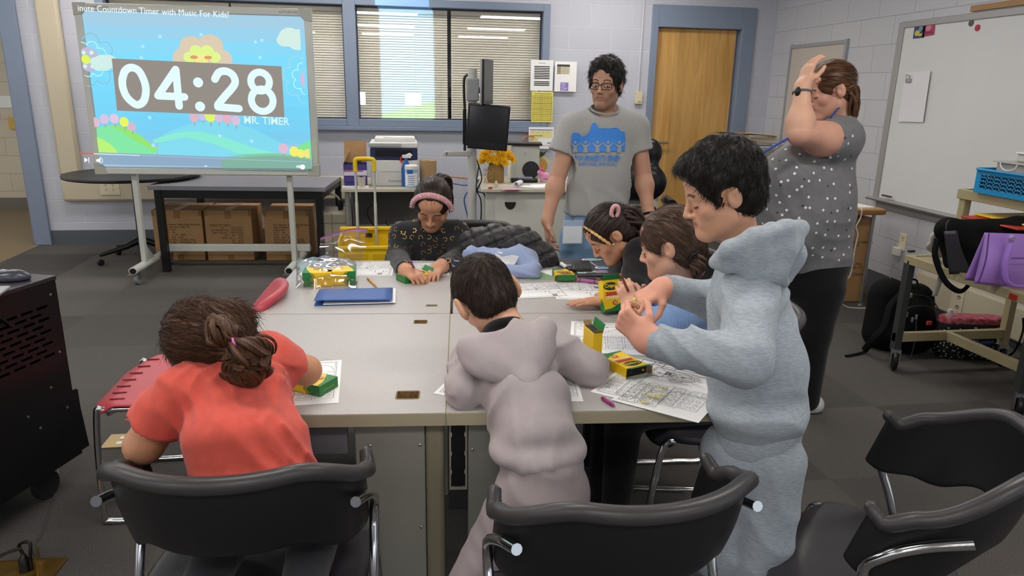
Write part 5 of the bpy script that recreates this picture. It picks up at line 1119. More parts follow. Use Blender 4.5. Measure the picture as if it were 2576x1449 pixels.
s.disp(ridge(H1.c, pole, .0016, 30)); hr = hair('hair', H1, s, hm, R1, pole, .0036, 1500, .06, .0016, 12, 6, lift=.1, rev=True)
def tail(pts, rs, mat_, parent, name='ponytail', lumps=.25, n=26, seed=3, curl=.0, K=40):
    """a tail built of many twisting locks around a centre line"""
    rnd = random.Random(seed); P = spline(pts, 8); m = len(P); mb = MB(); uv = []
    from itertools import count
    for q in range(n):
        a0 = rnd.uniform(0, 6.28); rad = rnd.uniform(.15, .95); tw = rnd.uniform(-1.5, 1.5) + curl; pts2 = []; rr = []; e = rnd.uniform(.8, 1.0)
        for i, p in enumerate(P):
            t_ = i / (m - 1)
            if t_ > e: break
            d = (P[min(i + 1, m - 1)] - P[max(i - 1, 0)]).normalized(); a, b_ = ax(d); R_ = np.interp(t_, np.linspace(0, 1, len(rs)), rs); th = a0 + tw * t_ * 2 + math.sin(t_ * 9 + q) * .3
            pts2.append(p + (a * math.cos(th) + b_ * math.sin(th)) * R_ * rad * (1 + .15 * math.sin(t_ * 7 + q * 2))); rr.append(max(R_ * lumps * (1 - .6 * t_), .0012))
        if len(pts2) > 2:
            b0 = len(mb.v); mb.tube(pts2, rr, 7); k = (len(mb.v) - b0) // 7
            for i in range(k):
                for j in range(7): uv.append((math.cos(6.28 * j / 7) * 1.6 + q * 3, math.sin(6.28 * j / 7) * 1.6, i * .12))
    o = mb.build(name, mat_, parent, world=True); at = o.data.attributes.new('flow', 'FLOAT_VECTOR', 'POINT'); at.data.foreach_set('vector', np.array(uv, np.float32).ravel()); return o
tail([J(540, 815, 1.43), J(562, 842, 1.40), J(585, 868, 1.39)], [.022, .028, .016], hm, R1, 'braid', .3, 22, 5, 1.5)
tail([J(585, 868, 1.39), J(615, 885, 1.37), J(640, 905, 1.37), J(632, 940, 1.38), J(598, 935, 1.37), J(590, 905, 1.365), J(615, 895, 1.36)], [.014, .032, .036, .03, .024, .016], hm, R1, 'ponytail', .26, 40, 7, 1.)
tail([J(630, 880, 1.38), J(655, 862, 1.38), J(674, 872, 1.38), J(672, 900, 1.385), J(655, 925, 1.385)], [.018, .02, .018, .014, .004], hm, R1, 'curl', .22, 16, 9, 1.)
tail([J(610, 930, 1.37), J(590, 947, 1.37), J(565, 945, 1.375), J(553, 932, 1.38)], [.014, .012, .008, .002], hm, R1, 'curl', .3, 9, 11, 1.)
m = MB(); c_ = J(584, 869, 1.385); m.tube([c_ + V(.017 * math.cos(a) * .5, .012 * math.cos(a) * .3, .017 * math.sin(a)) + V(.0, -.018 * math.cos(a), 0) for a in [math.pi * 2 * k / 20 for k in range(20)]], .0035, 8, closed=True); m.build('hair_tie', M('pink_elastic', 'e07fc4', .5), R1, world=True)

# ---- boy in the taupe hoodie, seen from behind at the front right desk
R2 = person('small boy in a taupe hoodie and trousers leaning on the desk, back turned', (.25, 1.36, 0))
H2 = Fr(J(1224, 750, 1.84), (-.1, .75, -.65), (-.4, .47, .75), .93, .86)
nk = J(1285, 830, 1.75); hd = head_sdf(H2, nk, .044, h=.0034, e=1.35); hc = skin_col(hd[0], H2, 'd3a284')
elR = J(1478, 925, 1.66); wrR = J(1370, 905, 1.86); elL = J(1168, 985, 1.57); wrL = J(1160, 905, 1.82)
hL = hand_sdf(wrL, (.4, .8, -.1), (0, 0, -1), 'L', .125, RELAX); hR = hand_sdf(wrR, (-.6, .7, -.2), (0, 0, -1), 'R', .125, PEN)
bv, bf = join([hd, hL, hR]); npmesh('body', (bv, bf), skin_mat(), R2, np.concatenate([hc, cols(hL[0], 'd3a284'), cols(hR[0], 'd3a284')]))
def taupe(nm, c='ada4a6'): return cloth(nm, c, .25, 700, .1, 14)
s = SDF(); s.cap(J(1352, 1110, 1.43), J(1318, 1000, 1.545), .094, .098, .03, n=(0, .7, .7), f=.66).cap(J(1318, 1000, 1.545), J(1292, 912, 1.67), .1, .108, .03, n=(0, .6, .75), f=.6).cap(J(1208, 892, 1.68), J(1388, 875, 1.7), .05, .05, .03)
s.cap(J(1390, 878, 1.7), elR, .056, .05, .02).cap(elR, wrR, .05, .035, .015).cap(J(1205, 900, 1.67), elL, .052, .047, .02).cap(elL, wrL, .047, .035, .012)
s.ell(J(1350, 1124, 1.42), (.113, .103, .046), k=.015)
s.ell(J(1262, 812, 1.745), (.06, .065, .05), k=.01, sub=True)
s.folds(.014, (.25, .3, 1), 36, .9).folds(.007, (.8, .3, -.5), 55, .7)
npmesh('hoodie', s.mesh(.0052), taupe('taupe_velour'), R2)
s = SDF(); s.cap(J(1364, 1172, 1.4), J(1370, 1206, 1.38), .094, .09, .015, n=(0, 1, 0), f=.85).disp(lambda X, Y, Z: -.0009 * np.sin(X * 900))
npmesh('waistband', s.mesh(.005), taupe('taupe_rib', 'a39a9d'), R2)
# hood lying on the back
nH = nv((-.02, -.62, .78)); hx = nv((1, .08, .05)); hy = nH.cross(hx); hc_ = J(1276, 898, 1.585) + nH * .03
s = SDF(); s.ell(hc_, (.118, .085, .036), [list(hx), list(hy), list(nH)], .02).cap(hc_ - hx * .09 + hy * .02, hc_ + hx * .03 - hy * .095, .03, .03, .015).cap(hc_ + hx * .10 + hy * .05, hc_ + hx * .03 - hy * .085, .03, .03, .015).cap(hc_ - hx * .085 + hy * .01, hc_ + hx * .01 + hy * .062, .022, .03, .015)
s.ell(hc_ - hx * .035 + hy * .085 + nH * .012, (.06, .045, .05), [list(hx), list(hy), list(nH)], .012, sub=True)
s.folds(.006, (.7, .2, .7), 50, .6); npmesh('hood', s.mesh(.0042), taupe('taupe_velour'), R2)
m = MB(); m.tube(spline([J(1222, 840, 1.80), J(1238, 822, 1.745), J(1268, 812, 1.72), J(1300, 810, 1.74), J(1316, 826, 1.8)], 6), [.014] * 25, 10); m.build('collar', cloth('black_knit', '17171a'), R2, world=True)
s = SDF(); s.cap(J(1368, 1205, 1.38), J(1365, 1265, 1.36), .09, .092, .03, n=(0, 1, 0), f=.85)
a = J(1310, 1240, 1.37); b_ = V(.1, 1.34, .34); c_ = V(.09, 1.33, .05); s.cap(a, b_, .062, .05, .02).cap(b_, c_, .05, .042, .02); a = J(1412, 1240, 1.37); b_ = V(a.x - .005, 1.42, .525); s.cap(a, b_, .064, .054, .02).cap(b_, V(a.x, 1.2, .515), .052, .042, .02)
s.folds(.007, (.5, .2, .8), 50, .8); npmesh('trousers', s.mesh(.0065), taupe('taupe_trouser', 'a3989a'), R2)
for a, b_ in (((.09, 1.31, .035), (.09, 1.42, .03)), ((.305, 1.2, .515), (.305, 1.09, .51))):
    s = SDF(); s.cap(a, b_, .035, .03); s.cut((0, 0, .003), (0, 0, -1)); npmesh('shoe', s.mesh(.006), M('shoe_dark', '2a2a30', .6), R2)
hm2 = hair_mat('hair_boy_dark', '1a120e', '43342a', .5, .7); pole = nv((-.1, -.25, 1))
s = cap_hair(H2, .011, (.05, .6), -.088, True); s.disp(ridge(H2.c, pole, .0008, 40)); hair('hair', H2, s, hm2, R2, pole, .0034, 3800, .02, .0013, 16, 3, lift=.22, jit=.5)

# ---- standing boy in the light grey hoodie, profile to the left
R3 = person('tall boy in a pale grey tracksuit standing and holding a yellow crayon', (.78, 1.42, 0))
H3 = Fr(J(1816, 486, 1.52), (-.93, .16, -.36), (-.28, .06, 1), .83, .95)
nk = J(1866, 615, 1.52); hd = head_sdf(H3, nk, .047, h=.003); hc = skin_col(hd[0], H3, 'd8a486', lip='b5605c', brow='2d2018')
W3 = J(1628, 858, 1.36); E3 = J(1872, 905, 1.27); W3b = J(1668, 722, 1.66); E3b = J(1800, 760, 1.72)
hl_ = hand_sdf(W3, (-.55, .38, .5), (.55, .65, .05), 'L', .142, ((1.0, 1.1, .6), (1.15, 1.2, .7), (1.2, 1.3, .8), (1.2, 1.3, .8)), (.7, .8), E_=W3 + (E3 - W3) * .22, rE=.023, rW=.023)
hr_ = hand_sdf(W3b, (-.9, -.25, -.38), (-.1, .2, -1), 'R', .142, ((.5, .7, .4), (.7, .9, .5), (.85, 1.0, .5), (.9, 1.0, .5)), (.6, .6), E_=W3b + (E3b - W3b) * .22, rE=.022, rW=.022)
bv, bf = join([hd, hl_, hr_]); npmesh('body', (bv, bf), skin_mat(), R3, np.concatenate([hc, cols(hl_[0], 'dc9f88'), cols(hr_[0], 'dc9f88')]))
def pale(nm, c='a6b0b9'):
    return M(nm, c, .92, bump=.25, bscale=160, bdist=.001, noise=.22, nscale=70, stretch=(1, 1, 5), sheen=.15, spec=.2, detail=6)
s = SDF(); sh = J(1890, 745, 1.47); hip3 = J(1915, 1075, 1.43)
s.cap(J(1905, 1060, 1.43), J(1905, 930, 1.45), .098, .112, .03, n=(0, 1, 0), f=.85).cap(J(1905, 930, 1.45), J(1885, 790, 1.5), .112, .1, .03, n=(0, 1, 0), f=.85).cap(J(1880, 745, 1.42), J(1868, 730, 1.6), .066, .06, .04).cap(J(1882, 700, 1.5), J(1885, 650, 1.52), .075, .062, .04)
s.ell(J(1906, 1030, 1.43), (.118, .11, .065), k=.02)
s.cap(J(1888, 765, 1.41), E3, .062, .056, .015).cap(E3, W3, .056, .036, .015).cap(J(1860, 730, 1.62), E3b, .06, .055, .03).cap(E3b, W3b, .052, .034, .02)
s.lcut(W3 + (E3 - W3) * .08, W3 - E3, .06).lcut(W3b + (E3b - W3b) * .08, W3b - E3b, .06)
s.ell(J(1868, 600, 1.52), (.052, .052, .04), k=.012, sub=True)
def fm(c, R_): c = A3(c); return lambda X, Y, Z: np.clip(1.6 - np.sqrt((X - c[0]) ** 2 + (Y - c[1]) ** 2 + (Z - c[2]) ** 2) / R_, .25, 1.6)
s.folds(.01, (.5, .1, 1), 36, .9).folds(.007, (1, .1, .2), 60, .6, fm((W3 + E3) * .5, .13))
npmesh('hoodie', s.mesh(.0052), pale('heather_grey'), R3)
def cuff(W_, E_, r, L_, mat_, root):
    d = nv(E_ - W_); m = MB(); n = 7; P = [W_ + d * (L_ * k / n) for k in range(n + 1)]; m.tube(P, [r * (.97 if k in (0, n) else 1.03) for k in range(n + 1)], 20); m.build('cuff', mat_, root, world=True)
for w_, e_ in ((W3, E3), (W3b, E3b)): cuff(w_ + (e_ - w_) * .02, e_, .0335, .045, pale('heather_rib', 'a0aab4'), R3)
s = SDF(); s.cap(J(1907, 1080, 1.43), J(1906, 1106, 1.425), .1, .098, .01, n=(0, 1, 0), f=.9).disp(lambda X, Y, Z: -.0008 * np.sin(X * 700 + Y * 500)); npmesh('waistband', s.mesh(.005), pale('heather_rib', 'a0aab4'), R3)
s = SDF(); s.chain([J(1800, 660, 1.45), J(1835, 628, 1.40), J(1900, 600, 1.39), J(1970, 578, 1.41), J(2012, 575, 1.48), J(2005, 575, 1.56), J(1940, 580, 1.62), J(1850, 620, 1.6)], [.016, .02, .022, .021, .02, .02, .02, .018], .012)
s.chain([J(1830, 665, 1.42), J(1890, 640, 1.405), J(1955, 625, 1.42), J(1990, 610, 1.46)], [.022, .034, .036, .028], .02).chain([J(1890, 690, 1.40), J(1940, 680, 1.41), J(1972, 712, 1.44)], [.022, .03, .013], .025).chain([J(1940, 640, 1.5), J(1985, 640, 1.5), J(1978, 700, 1.48)], [.04, .035, .014], .02)
s.ell(J(1925, 572, 1.51), (.068, .06, .028), k=.01, sub=True); s.folds(.007, (.6, .2, .7), 46, .6); npmesh('hood', s.mesh(.0042), pale('heather_grey'), R3)
MB().ell(J(1935, 588, 1.53), (.066, .062, .016), 20).build('hood_lining', M('fleece_lining', 'cfc3c6', .95, bump=.4, bscale=200), R3, world=True)
s = SDF(); s.cap(J(1908, 1105, 1.43), J(1905, 1150, 1.42), .097, .102, .02, n=(0, 1, 0), f=.85)
for dx, dy in ((-.04, .04), (.03, -.035)):
    a = V(.86 + dx, 1.42 + dy, .55); a = J(1898, 1150, 1.42) + V(dx, dy, 0); b_ = V(a.x - .03, 1.36 + dy, .36); c_ = V(a.x - .03, 1.38 + dy, .06); s.cap(a, b_, .072, .06, .02).cap(b_, c_, .06, .05, .02)
s.folds(.009, (.5, .3, .8), 36, .8); npmesh('trousers', s.mesh(.0065), pale('heather_grey2', 'a3adb7'), R3)
for dx, dy in ((-.07, .04), (0., -.035)):
    a = J(1898, 1150, 1.42); s = SDF(); s.cap((a.x + dx + .03, 1.38 + dy, .035), (a.x + dx - .1, 1.38 + dy, .03), .036, .032).cut((0, 0, .003), (0, 0, -1)); npmesh('shoe', s.mesh(.006), M('shoe_white', 'bdbdbb', .6), R3)
hm3 = hair_mat('hair_black', '0b0908', '241d19', .4, .8); pole = nv((.25, .1, 1))
s = cap_hair(H3, .015, (.045, .62), -.062, True, vol=(.002, .004, .014)); s.ell(H3(0, .066, .088), [.05, .03, .025], H3.rows, .03); s.disp(lambda X, Y, Z: -.0035 * _vn(X, Y, Z, 75)).disp(ridge(H3.c, pole, .001, 34)); hair('hair', H3, s, hm3, R3, pole, .0032, 3800, .02, .0014, 14, 4, lift=.3, jit=.8)

# ---- girl in the black floral sweatshirt with the pink braided headband
R4 = person('girl in a black gold flecked sweatshirt and pink braided headband, drawing', (.13, 3.3, 0))
H4 = Fr(J(1089, 515, 3.2), (-.16, -.72, -.6), (-.02, -.45, .85), .95, .88)
nk = J(1082, 578, 3.27); hd = head_sdf(H4, nk, .046, h=.0034); hc = skin_col(hd[0], H4, 'c48f70', brow='2a1a14')
sL = J(1012, 592, 3.28); sR = J(1148, 588, 3.28); eL = J(1000, 652, 3.2); eR = J(1158, 650, 3.17); wL = PZ(1022, 683, .765); wR = PZ(1105, 672, .765)
h1 = hand_sdf(wL, (.55, -.8, -.1), (.3, .1, -1), 'R', .138, PEN, (.6, .6), E_=wL + (eL - wL) * .2, rE=.026, rW=.023); h2 = hand_sdf(wR, (-.35, -.85, -.15), (0, 0, -1), 'L', .138, RELAX, (.3, .2), E_=wR + (eR - wR) * .2, rE=.026, rW=.023)
bv, bf = join([hd, h1, h2]); npmesh('body', (bv, bf), skin_mat(), R4, np.concatenate([hc, cols(h1[0], 'c99274'), cols(h2[0], 'c99274')]))
s = SDF(); s.cap(J(1082, 700, 3.28), J(1082, 610, 3.3), .12, .118, .05, n=(0, 1, 0), f=.8).cap(sL, sR, .058, .058, .05).cap(sL, eL, .057, .052, .03).cap(eL, wL, .052, .034, .02).cap(sR, eR, .057, .052, .03).cap(eR, wR, .052, .034, .02).cap(J(1082, 590, 3.3), J(1082, 575, 3.3), .06, .055, .03)
s.lcut(wL + (eL - wL) * .1, wL - eL, .06).lcut(wR + (eR - wR) * .1, wR - eR, .06)
s.ell(J(1082, 562, 3.26), (.046, .06, .03), k=.01, sub=True); s.folds(.009, (.6, .3, .8), 42, .8)
sw = npmesh('sweatshirt', s.mesh(.0055), cloth('charcoal_fleece', '2b2b2e'), R4)
gold = M('gold_foil', 'c9a45a', .35, .7)
def on_surface(vf_obj, pts, parent, name, mat_, r, fn):
    """print small motifs on a garment where the viewer-side surface is"""
    me = vf_obj.data; n = len(me.vertices); v = np.empty(n * 3, np.float32); me.vertices.foreach_get('co', v); v = v.reshape(-1, 3); me.update(); nr = np.empty(n * 3, np.float32); me.vertices.foreach_get('normal', nr); nr = nr.reshape(-1, 3)
    mb = MB(); C_ = _C
    for px, py in pts:
        d = _ray(px, py); d = d / np.linalg.norm(d); q = v - C_; t = q @ d; dist = np.linalg.norm(q - t[:, None] * d, axis=1); cand = np.where(dist < .006)[0]
        if not len(cand): continue
        i = cand[np.argmin(t[cand])]; p = Vector(v[i]); N_ = nv(nr[i]); a, b_ = ax(N_); fn(mb, p + N_ * .0012, a, b_, N_, r)
    return mb.build(name, mat_, parent, world=True, smooth=False)
def paw(mb, p, a, b_, N_, r):
    th0 = random.Random(int(p.x * 9999)).uniform(0, 6)
    for k in range(5):
        th = th0 + k * .95; c = p + (a * math.cos(th) + b_ * math.sin(th)) * r; s_ = r * .33; mb.add([c + a * s_, c + b_ * s_, c - a * s_, c - b_ * s_], [(0, 1, 2, 3)])
rnd = random.Random(2); pts = [(x + rnd.uniform(-6, 6), y + rnd.uniform(-6, 6)) for x in range(975, 1180, 21) for y in range(535, 675, 21)]
on_surface(sw, pts, R4, 'gold_flecks', gold, .009, paw)
hm4 = hair_mat('hair_dark_brown', '120c0a', '3a281f', .38, .7); pole = nv((0, .75, .6))
s = cap_hair(H4, .012, (.064, .5), -.1, False); s.disp(ridge(H4.c, pole, .001, 30)); hair('hair', H4, s, hm4, R4, pole, .0036, 600, .05, .0014, 12, 6, lift=.05, rev=True)
tail([J(1093, 478, 3.28), J(1096, 452, 3.3), J(1118, 455, 3.36), J(1132, 500, 3.38), J(1136, 540, 3.38)], [.02, .032, .036, .03, .01], hm4, R4, 'ponytail', .3, 26, 4)
MB().tube(spline([J(1078, 465, 3.262), J(1090, 455, 3.245), J(1104, 463, 3.262)], 5), .009, 8).build('hair_tie', M('brown_scrunchie', '7d4a30', .8), R4, world=True)
m = MB(); n = 44
for st_ in range(3):
    P = []
    for i in range(n):
        a = math.pi * (i / (n - 1)) ; ph = i * .9 + st_ * 2.094; rr = .094 + .004 * math.cos(ph); P.append(H4(rr * math.cos(a) * .97, .052 - .0 + .007 * math.sin(ph) + .02 * math.sin(a) - .02, .012 + (.108 + .004 * math.cos(ph)) * math.sin(a)))
    m.tube(P, .0085, 8)
m.build('braided_headband', M('dusty_pink_velvet', 'c48f96', .8, sheen=.4), R4, world=True)
m = MB(); [m.ell(H4(.1 * math.cos(a), .06, .012 + .117 * math.sin(a)), (.0028,) * 3, 8) for a in (.25, .7, 1.1, 1.5, 1.95, 2.4, 2.85)]; m.build('pearl', M('pearl', 'efe6de', .2), R4, world=True)

# ---- man in the grey printed t-shirt
R5 = person('man with glasses and black curly hair in a grey t-shirt with blue print', (.72, 3.36, 0))
H5 = Fr(J(1524, 212, 3.36), (-.52, -.82, -.1), (0, -.06, 1), .89, 1.05)
nk = J(1527, 305, 3.38); hd = head_sdf(H5, nk, .048, 'open', h=.003); hc = skin_col(hd[0], H5, 'c4957b', lip='9a5f52', brow='16100d', beard='5b4236')
sL = J(1442, 322, 3.38); sR = J(1597, 320, 3.38); eL = J(1402, 448, 3.36); eR = J(1618, 440, 3.36); wL = J(1377, 552, 3.28); wR = J(1633, 545, 3.28)
h1 = hand_sdf(wL, (.02, -.12, -1), (1, -.1, 0), 'R', .175, RELAX, (.25, .2), E_=eL, rE=.04, rW=.028, h=.0028); h2 = hand_sdf(wR, (-.05, -.12, -1), (-1, -.1, 0), 'L', .175, RELAX, (.25, .2), E_=eR, rE=.04, rW=.028, h=.0028)
u1 = SDF().cap(sL, eL, .048, .041, .02).mesh(.005); u2 = SDF().cap(sR, eR, .048, .041, .02).mesh(.005)
bv, bf = join([hd, h1, h2, u1, u2]); npmesh('body', (bv, bf), skin_mat(), R5, np.concatenate([hc] + [cols(q[0], 'be8f76') for q in (h1, h2, u1, u2)]))
s = SDF(); s.cap(J(1500, 520, 3.37), J(1512, 420, 3.37), .16, .152, .05, n=(0, 1, 0), f=.7).cap(J(1512, 420, 3.37), J(1520, 345, 3.38), .152, .158, .05, n=(0, 1, 0), f=.66).cap(sL, sR, .062, .062, .05).cap(J(1521, 318, 3.38), J(1523, 300, 3.385), .085, .068, .04)
s.cap(sL, J(1408, 392, 3.37), .066, .066, .03).cap(sR, J(1612, 388, 3.37), .066, .062, .03).lcut(J(1409, 383, 3.37), eL - sL, .1).lcut(J(1611, 380, 3.37), eR - sR, .1)
s.cut(J(1490, 541, 3.37), (-.05, 0, -1)); s.ell(J(1521, 272, 3.33), (.068, .08, .04), k=.01, sub=True)
s.folds(.009, (.6, .1, 1), 34, .8, lambda X, Y, Z: np.where(Z < 1.0, 1., .1))
ts = npmesh('t_shirt', s.mesh(.0065), cloth('heather_tee', 'a6a6a4', .25, 700, .08, 160), R5)
m = MB(); m.tube([V(0, 0, 0)] * 0 or [J(1521, 281, 3.35) + V(.066 * math.cos(a), .066 * math.sin(a), .012 + .022 * math.sin(a)) for a in [2 * math.pi * k / 28 for k in range(28)]], .0045, 8, closed=True); m.build('collar', cloth('heather_tee2', '9a9a99'), R5, world=True)
blue = M('shirt_print_blue', '3a86dc', .6)
# shirt print: cut in small cells and laid on the chest surface
def drape(obj, polys, mat_, parent, name, push=.003, step=4.):
    me = obj.data; n = len(me.vertices); v = np.empty(n * 3, np.float32); me.vertices.foreach_get('co', v); v = v.reshape(-1, 3); q = v - _C; zc = q @ _fw; k = zc > 0; px = PW / 2 + FPX * (q @ _r) / zc; py = PH / 2 - FPX * (q @ _u) / zc
    def depth(x, y):
        d = (px - x) ** 2 + (py - y) ** 2; i = np.where(d < 60)[0]
        if not len(i): return None
        z0 = zc[i].min(); i = i[zc[i] < z0 + .05]; w = 1 / (d[i] + 1.); return float((zc[i] * w).sum() / w.sum())
    bm = bmesh.new()
    for P in polys:
        vs = [bm.verts.new((a, b_, 0)) for a, b_ in P]; bm.faces.new(vs)
    bmesh.ops.triangulate(bm, faces=bm.faces)
    for axis in (0, 1):
        xs = [v_.co[axis] for v_ in bm.verts]; a = math.floor(min(xs)); 
        while a < max(xs):
            no = V(1, 0, 0) if axis == 0 else V(0, 1, 0); bmesh.ops.bisect_plane(bm, geom=bm.verts[:] + bm.edges[:] + bm.faces[:], plane_co=no * a, plane_no=no); a += step
    for v_ in bm.verts:
        z = depth(v_.co.x, v_.co.y)
        if z is None: z = 3.3
        d = _ray(v_.co.x, v_.co.y); v_.co = Vector(_C + d * (z - push))
    me2 = bpy.data.meshes.new(name); bm.to_mesh(me2); bm.free(); me2.materials.append(mat_); return put(name, me2, parent, True)
sky = [(1439, 336), (1446, 333), (1456, 335), (1462, 341), (1463, 346), (1475, 346), (1475, 339), (1483, 332), (1486, 324), (1488, 314), (1494, 308), (1501, 312), (1504, 322), (1505, 333), (1512, 333), (1512, 342), (1520, 342), (1521, 337), (1526, 334), (1528, 323), (1530, 334), (1535, 339), (1535, 344), (1540, 343), (1541, 333), (1554, 321), (1562, 330), (1572, 332), (1573, 352), (1572, 380), (1440, 384), (1438, 360)]
drape(ts, [sky], blue, R5, 'skyline_print', .006)
tee2 = cloth('heather_tee_knockout', 'a2a2a1'); ppl = []
for cx in (1447, 1473, 1503, 1530, 1558):
    ppl += [circ(cx, 358, 4, 4, 8), [(cx - 14, 358), (cx - 3, 365), (cx + 3, 365), (cx + 14, 358), (cx + 13, 361), (cx + 4, 370), (cx + 6, 384), (cx + 3, 384), (cx, 373), (cx - 3, 384), (cx - 6, 384), (cx - 4, 370), (cx - 13, 361)]]
drape(ts, ppl, tee2, R5, 'figure_print', .0085)
def drape_text(s_, x, y, size, sx, ang, bold):
    c = bpy.data.curves.new('t', 'FONT'); c.body = s_; c.size = size; c.offset = bold; c.resolution_u = 1; c.align_x = 'CENTER'; o = bpy.data.objects.new('t', c); COL.objects.link(o)
    me = bpy.data.meshes.new_from_object(o.evaluated_get(bpy.context.evaluated_depsgraph_get())); bpy.data.objects.remove(o)
    out = [[(x + me.vertices[i].co.x * sx * math.cos(ang), y - me.vertices[i].co.y + me.vertices[i].co.x * math.sin(ang)) for i in p.vertices] for p in me.polygons]; return out
drape(ts, drape_text("JOURNEY'S END", 1504, 404, 20, .8, 0, .5), blue, R5, 'shirt_lettering', .0075); drape(ts, drape_text('REFUGEE SERVICES', 1504, 416, 12.5, .93, 0, .1), blue, R5, 'shirt_lettering', .0075)
s = SDF(); s.cap(J(1487, 545, 3.37), J(1488, 600, 3.37), .126, .15, .04, n=(0, 1, 0), f=.72)
for x in (-1, 1): a = J(1490, 600, 3.37) + V(.078 * x, 0, 0); s.cap(a, V(a.x + .01 * x, 3.36, .45), .088, .068, .03).cap(V(a.x + .01 * x, 3.36, .45), V(a.x + .015 * x, 3.38, .06), .068, .055, .03)
s.folds(.008, (.3, .2, 1), 34, .8); npmesh('jeans', s.mesh(.009), cloth('denim', '7a9dc0', .4, 900, .16, 12), R5)
for x in (-1, 1): a = J(1490, 600, 3.37) + V(.093 * x, 0, 0); s = SDF(); s.cap((a.x, 3.4, .04), (a.x, 3.24, .035), .045, .04).cut((0, 0, .002), (0, 0, -1)); npmesh('shoe', s.mesh(.008), M('shoe_dark'), R5)
s = cap_hair(H5, .014, (.055, .4), -.07, True, vol=(.002, .002, .008)); s.ell(H5(0, .045, .098), [.058, .042, .026], H5.rows, .03).cap(H5(.077, .022, .03), H5(.076, .02, -.02), .008, .005, .01).cap(H5(-.077, .022, .03), H5(-.076, .02, -.02), .008, .005, .01); s.disp(lambda X, Y, Z: -.007 * _vn(X, Y, Z, 95)); hair('hair', H5, s, hair_mat('hair_black_grey', '0a0807', '35302d', .45, .9), R5, (0, .2, 1), .0036, 2200, .022, .0022, 8, 8, lift=.5, jit=1.4)
eye_w = M('eye_white', 'd9d2ca', .2); iris = M('iris_brown', '1c100a', .15)
def eyeball(H, root, look=(0, 1, -.1)):
    for x in (-1, 1):
        e = MB().ell(H(.031 * x, .0755, -.001), (.0125 * H.S,) * 3, 16).build('eye', eye_w, root, world=True); d = nv(H.R * look[0] + H.F * look[1] + H.U * look[2]); MB().ell(H(.031 * x, .0755, -.001) + d * .0085 * H.S, (.0058 * H.S,) * 3, 12).build('iris', iris, e, world=True) if False else MB().ell(H(.031 * x, .0755, -.001) + d * .0085 * H.S, (.0058 * H.S,) * 3, 12).build('iris', iris, root, world=True)
eyeball(H5, R5, (-.45, 1, 0.0))
gm = M('glasses_frame', '121214', .3); m = MB()
for x in (-1, 1): m.tube([H5(.033 * x + a, .1 - abs(.033 * x + a) * .12, b_ - .001) for a, b_ in rrect(.052, .032, .009, 4)], .0019, 6, closed=True); m.tube([H5(.059 * x, .092, .008), H5(.074 * x, .07, .008), H5(.08 * x, -.0, .004)], .0022, 6)
m.tube([H5(-.008, .1, .005), H5(0, .103, .007), H5(.008, .1, .005)], .0016, 6); m.build('glasses', gm, R5, world=True)
m = MB(); a, b_ = ax(wR - eR); c_ = wR + (eR - wR) * .06; m.tube([c_ + (a * math.cos(t_) + b_ * math.sin(t_)) * .031 for t_ in [6.283 * k / 20 for k in range(20)]], .007, 8, closed=True); wt_ = m.build('wristwatch', blackp, R5, world=True); MB().ell(c_ + V(.006, -.034, 0), (.017, .006, .017), 16).build('watch_face', M('watch_silver', 'c9ccd0', .2, .5), wt_, world=True)
bd = MB(); p = J(1440, 585, 3.235); bd.bb(p + V(-.045, -.002, -.05), p + V(.045, .002, .03)); bd.build('name_badge', M('badge_white', 'dfe3ea', .3), R5, world=True); m = MB(); m.bb(p + V(-.05, -.001, -.055), p + V(.05, .001, .06)); m.build('badge_sleeve', M('clear_vinyl', 'c9d6e6', .2, alpha=.35), R5, world=True); MB().tube([p + V(0, 0, .055), J(1440, 540, 3.25)], .002, 5).build('badge_cord', blackp, R5, world=True)
# ---- girl in the black cardigan with gold headband
R6 = person('girl in a black cardigan with a gold headband and pink scrunchie', (1.0, 2.6, 0))
H6 = Fr(J(1536, 590, 2.5), (-.72, .02, -.68), (-.6, .1, .78), .85, .9)
nk = J(1592, 628, 2.52); hd = head_sdf(H6, nk, .044, h=.0034); hc = skin_col(hd[0], H6, 'c79372', brow='2a1a14')
sN = J(1612, 640, 2.42); sF = J(1592, 628, 2.66); eN = J(1590, 735, 2.26); eF = J(1560, 690, 2.72); wN = PZ(1528, 757, .76); wF = PZ(1545, 728, .775)
h1 = hand_sdf(wN, (-1, .12, -.06), (0, 0, -1), 'L', .14, FLAT, (.1, .1), E_=wN + (eN - wN) * .25, rE=.026, rW=.022); h2 = hand_sdf(wF, (-.85, -.3, -.2), (.1, -.3, -1), 'R', .14, PEN, (.6, .6), E_=wF + (eF - wF) * .2, rE=.026, rW=.023)
bv, bf = join([hd, h1, h2]); npmesh('body', (bv, bf), skin_mat(), R6, np.concatenate([hc, cols(h1[0], 'cc9678'), cols(h2[0], 'cc9678')]))
s = SDF(); s.cap(J(1660, 800, 2.55), J(1618, 680, 2.54), .12, .105, .05).cap(sN, sF, .058, .055, .05).cap(sN, eN, .056, .05, .03).cap(eN, wN, .05, .034, .02).cap(sF, eF, .056, .05, .03).cap(eF, wF, .05, .034, .02).cap(sN * .5 + sF * .5, nk + V(.012, 0, 0), .06, .042, .03)
s.lcut(wN + (eN - wN) * .12, wN - eN, .06).lcut(wF + (eF - wF) * .1, wF - eF, .06); s.ell(H6(0, -.01, -.09), (.05, .05, .04), k=.01, sub=True); s.folds(.003, (.6, .3, .8), 55, .7)
npmesh('cardigan', s.mesh(.006), cloth('black_wool', '131315'), R6)
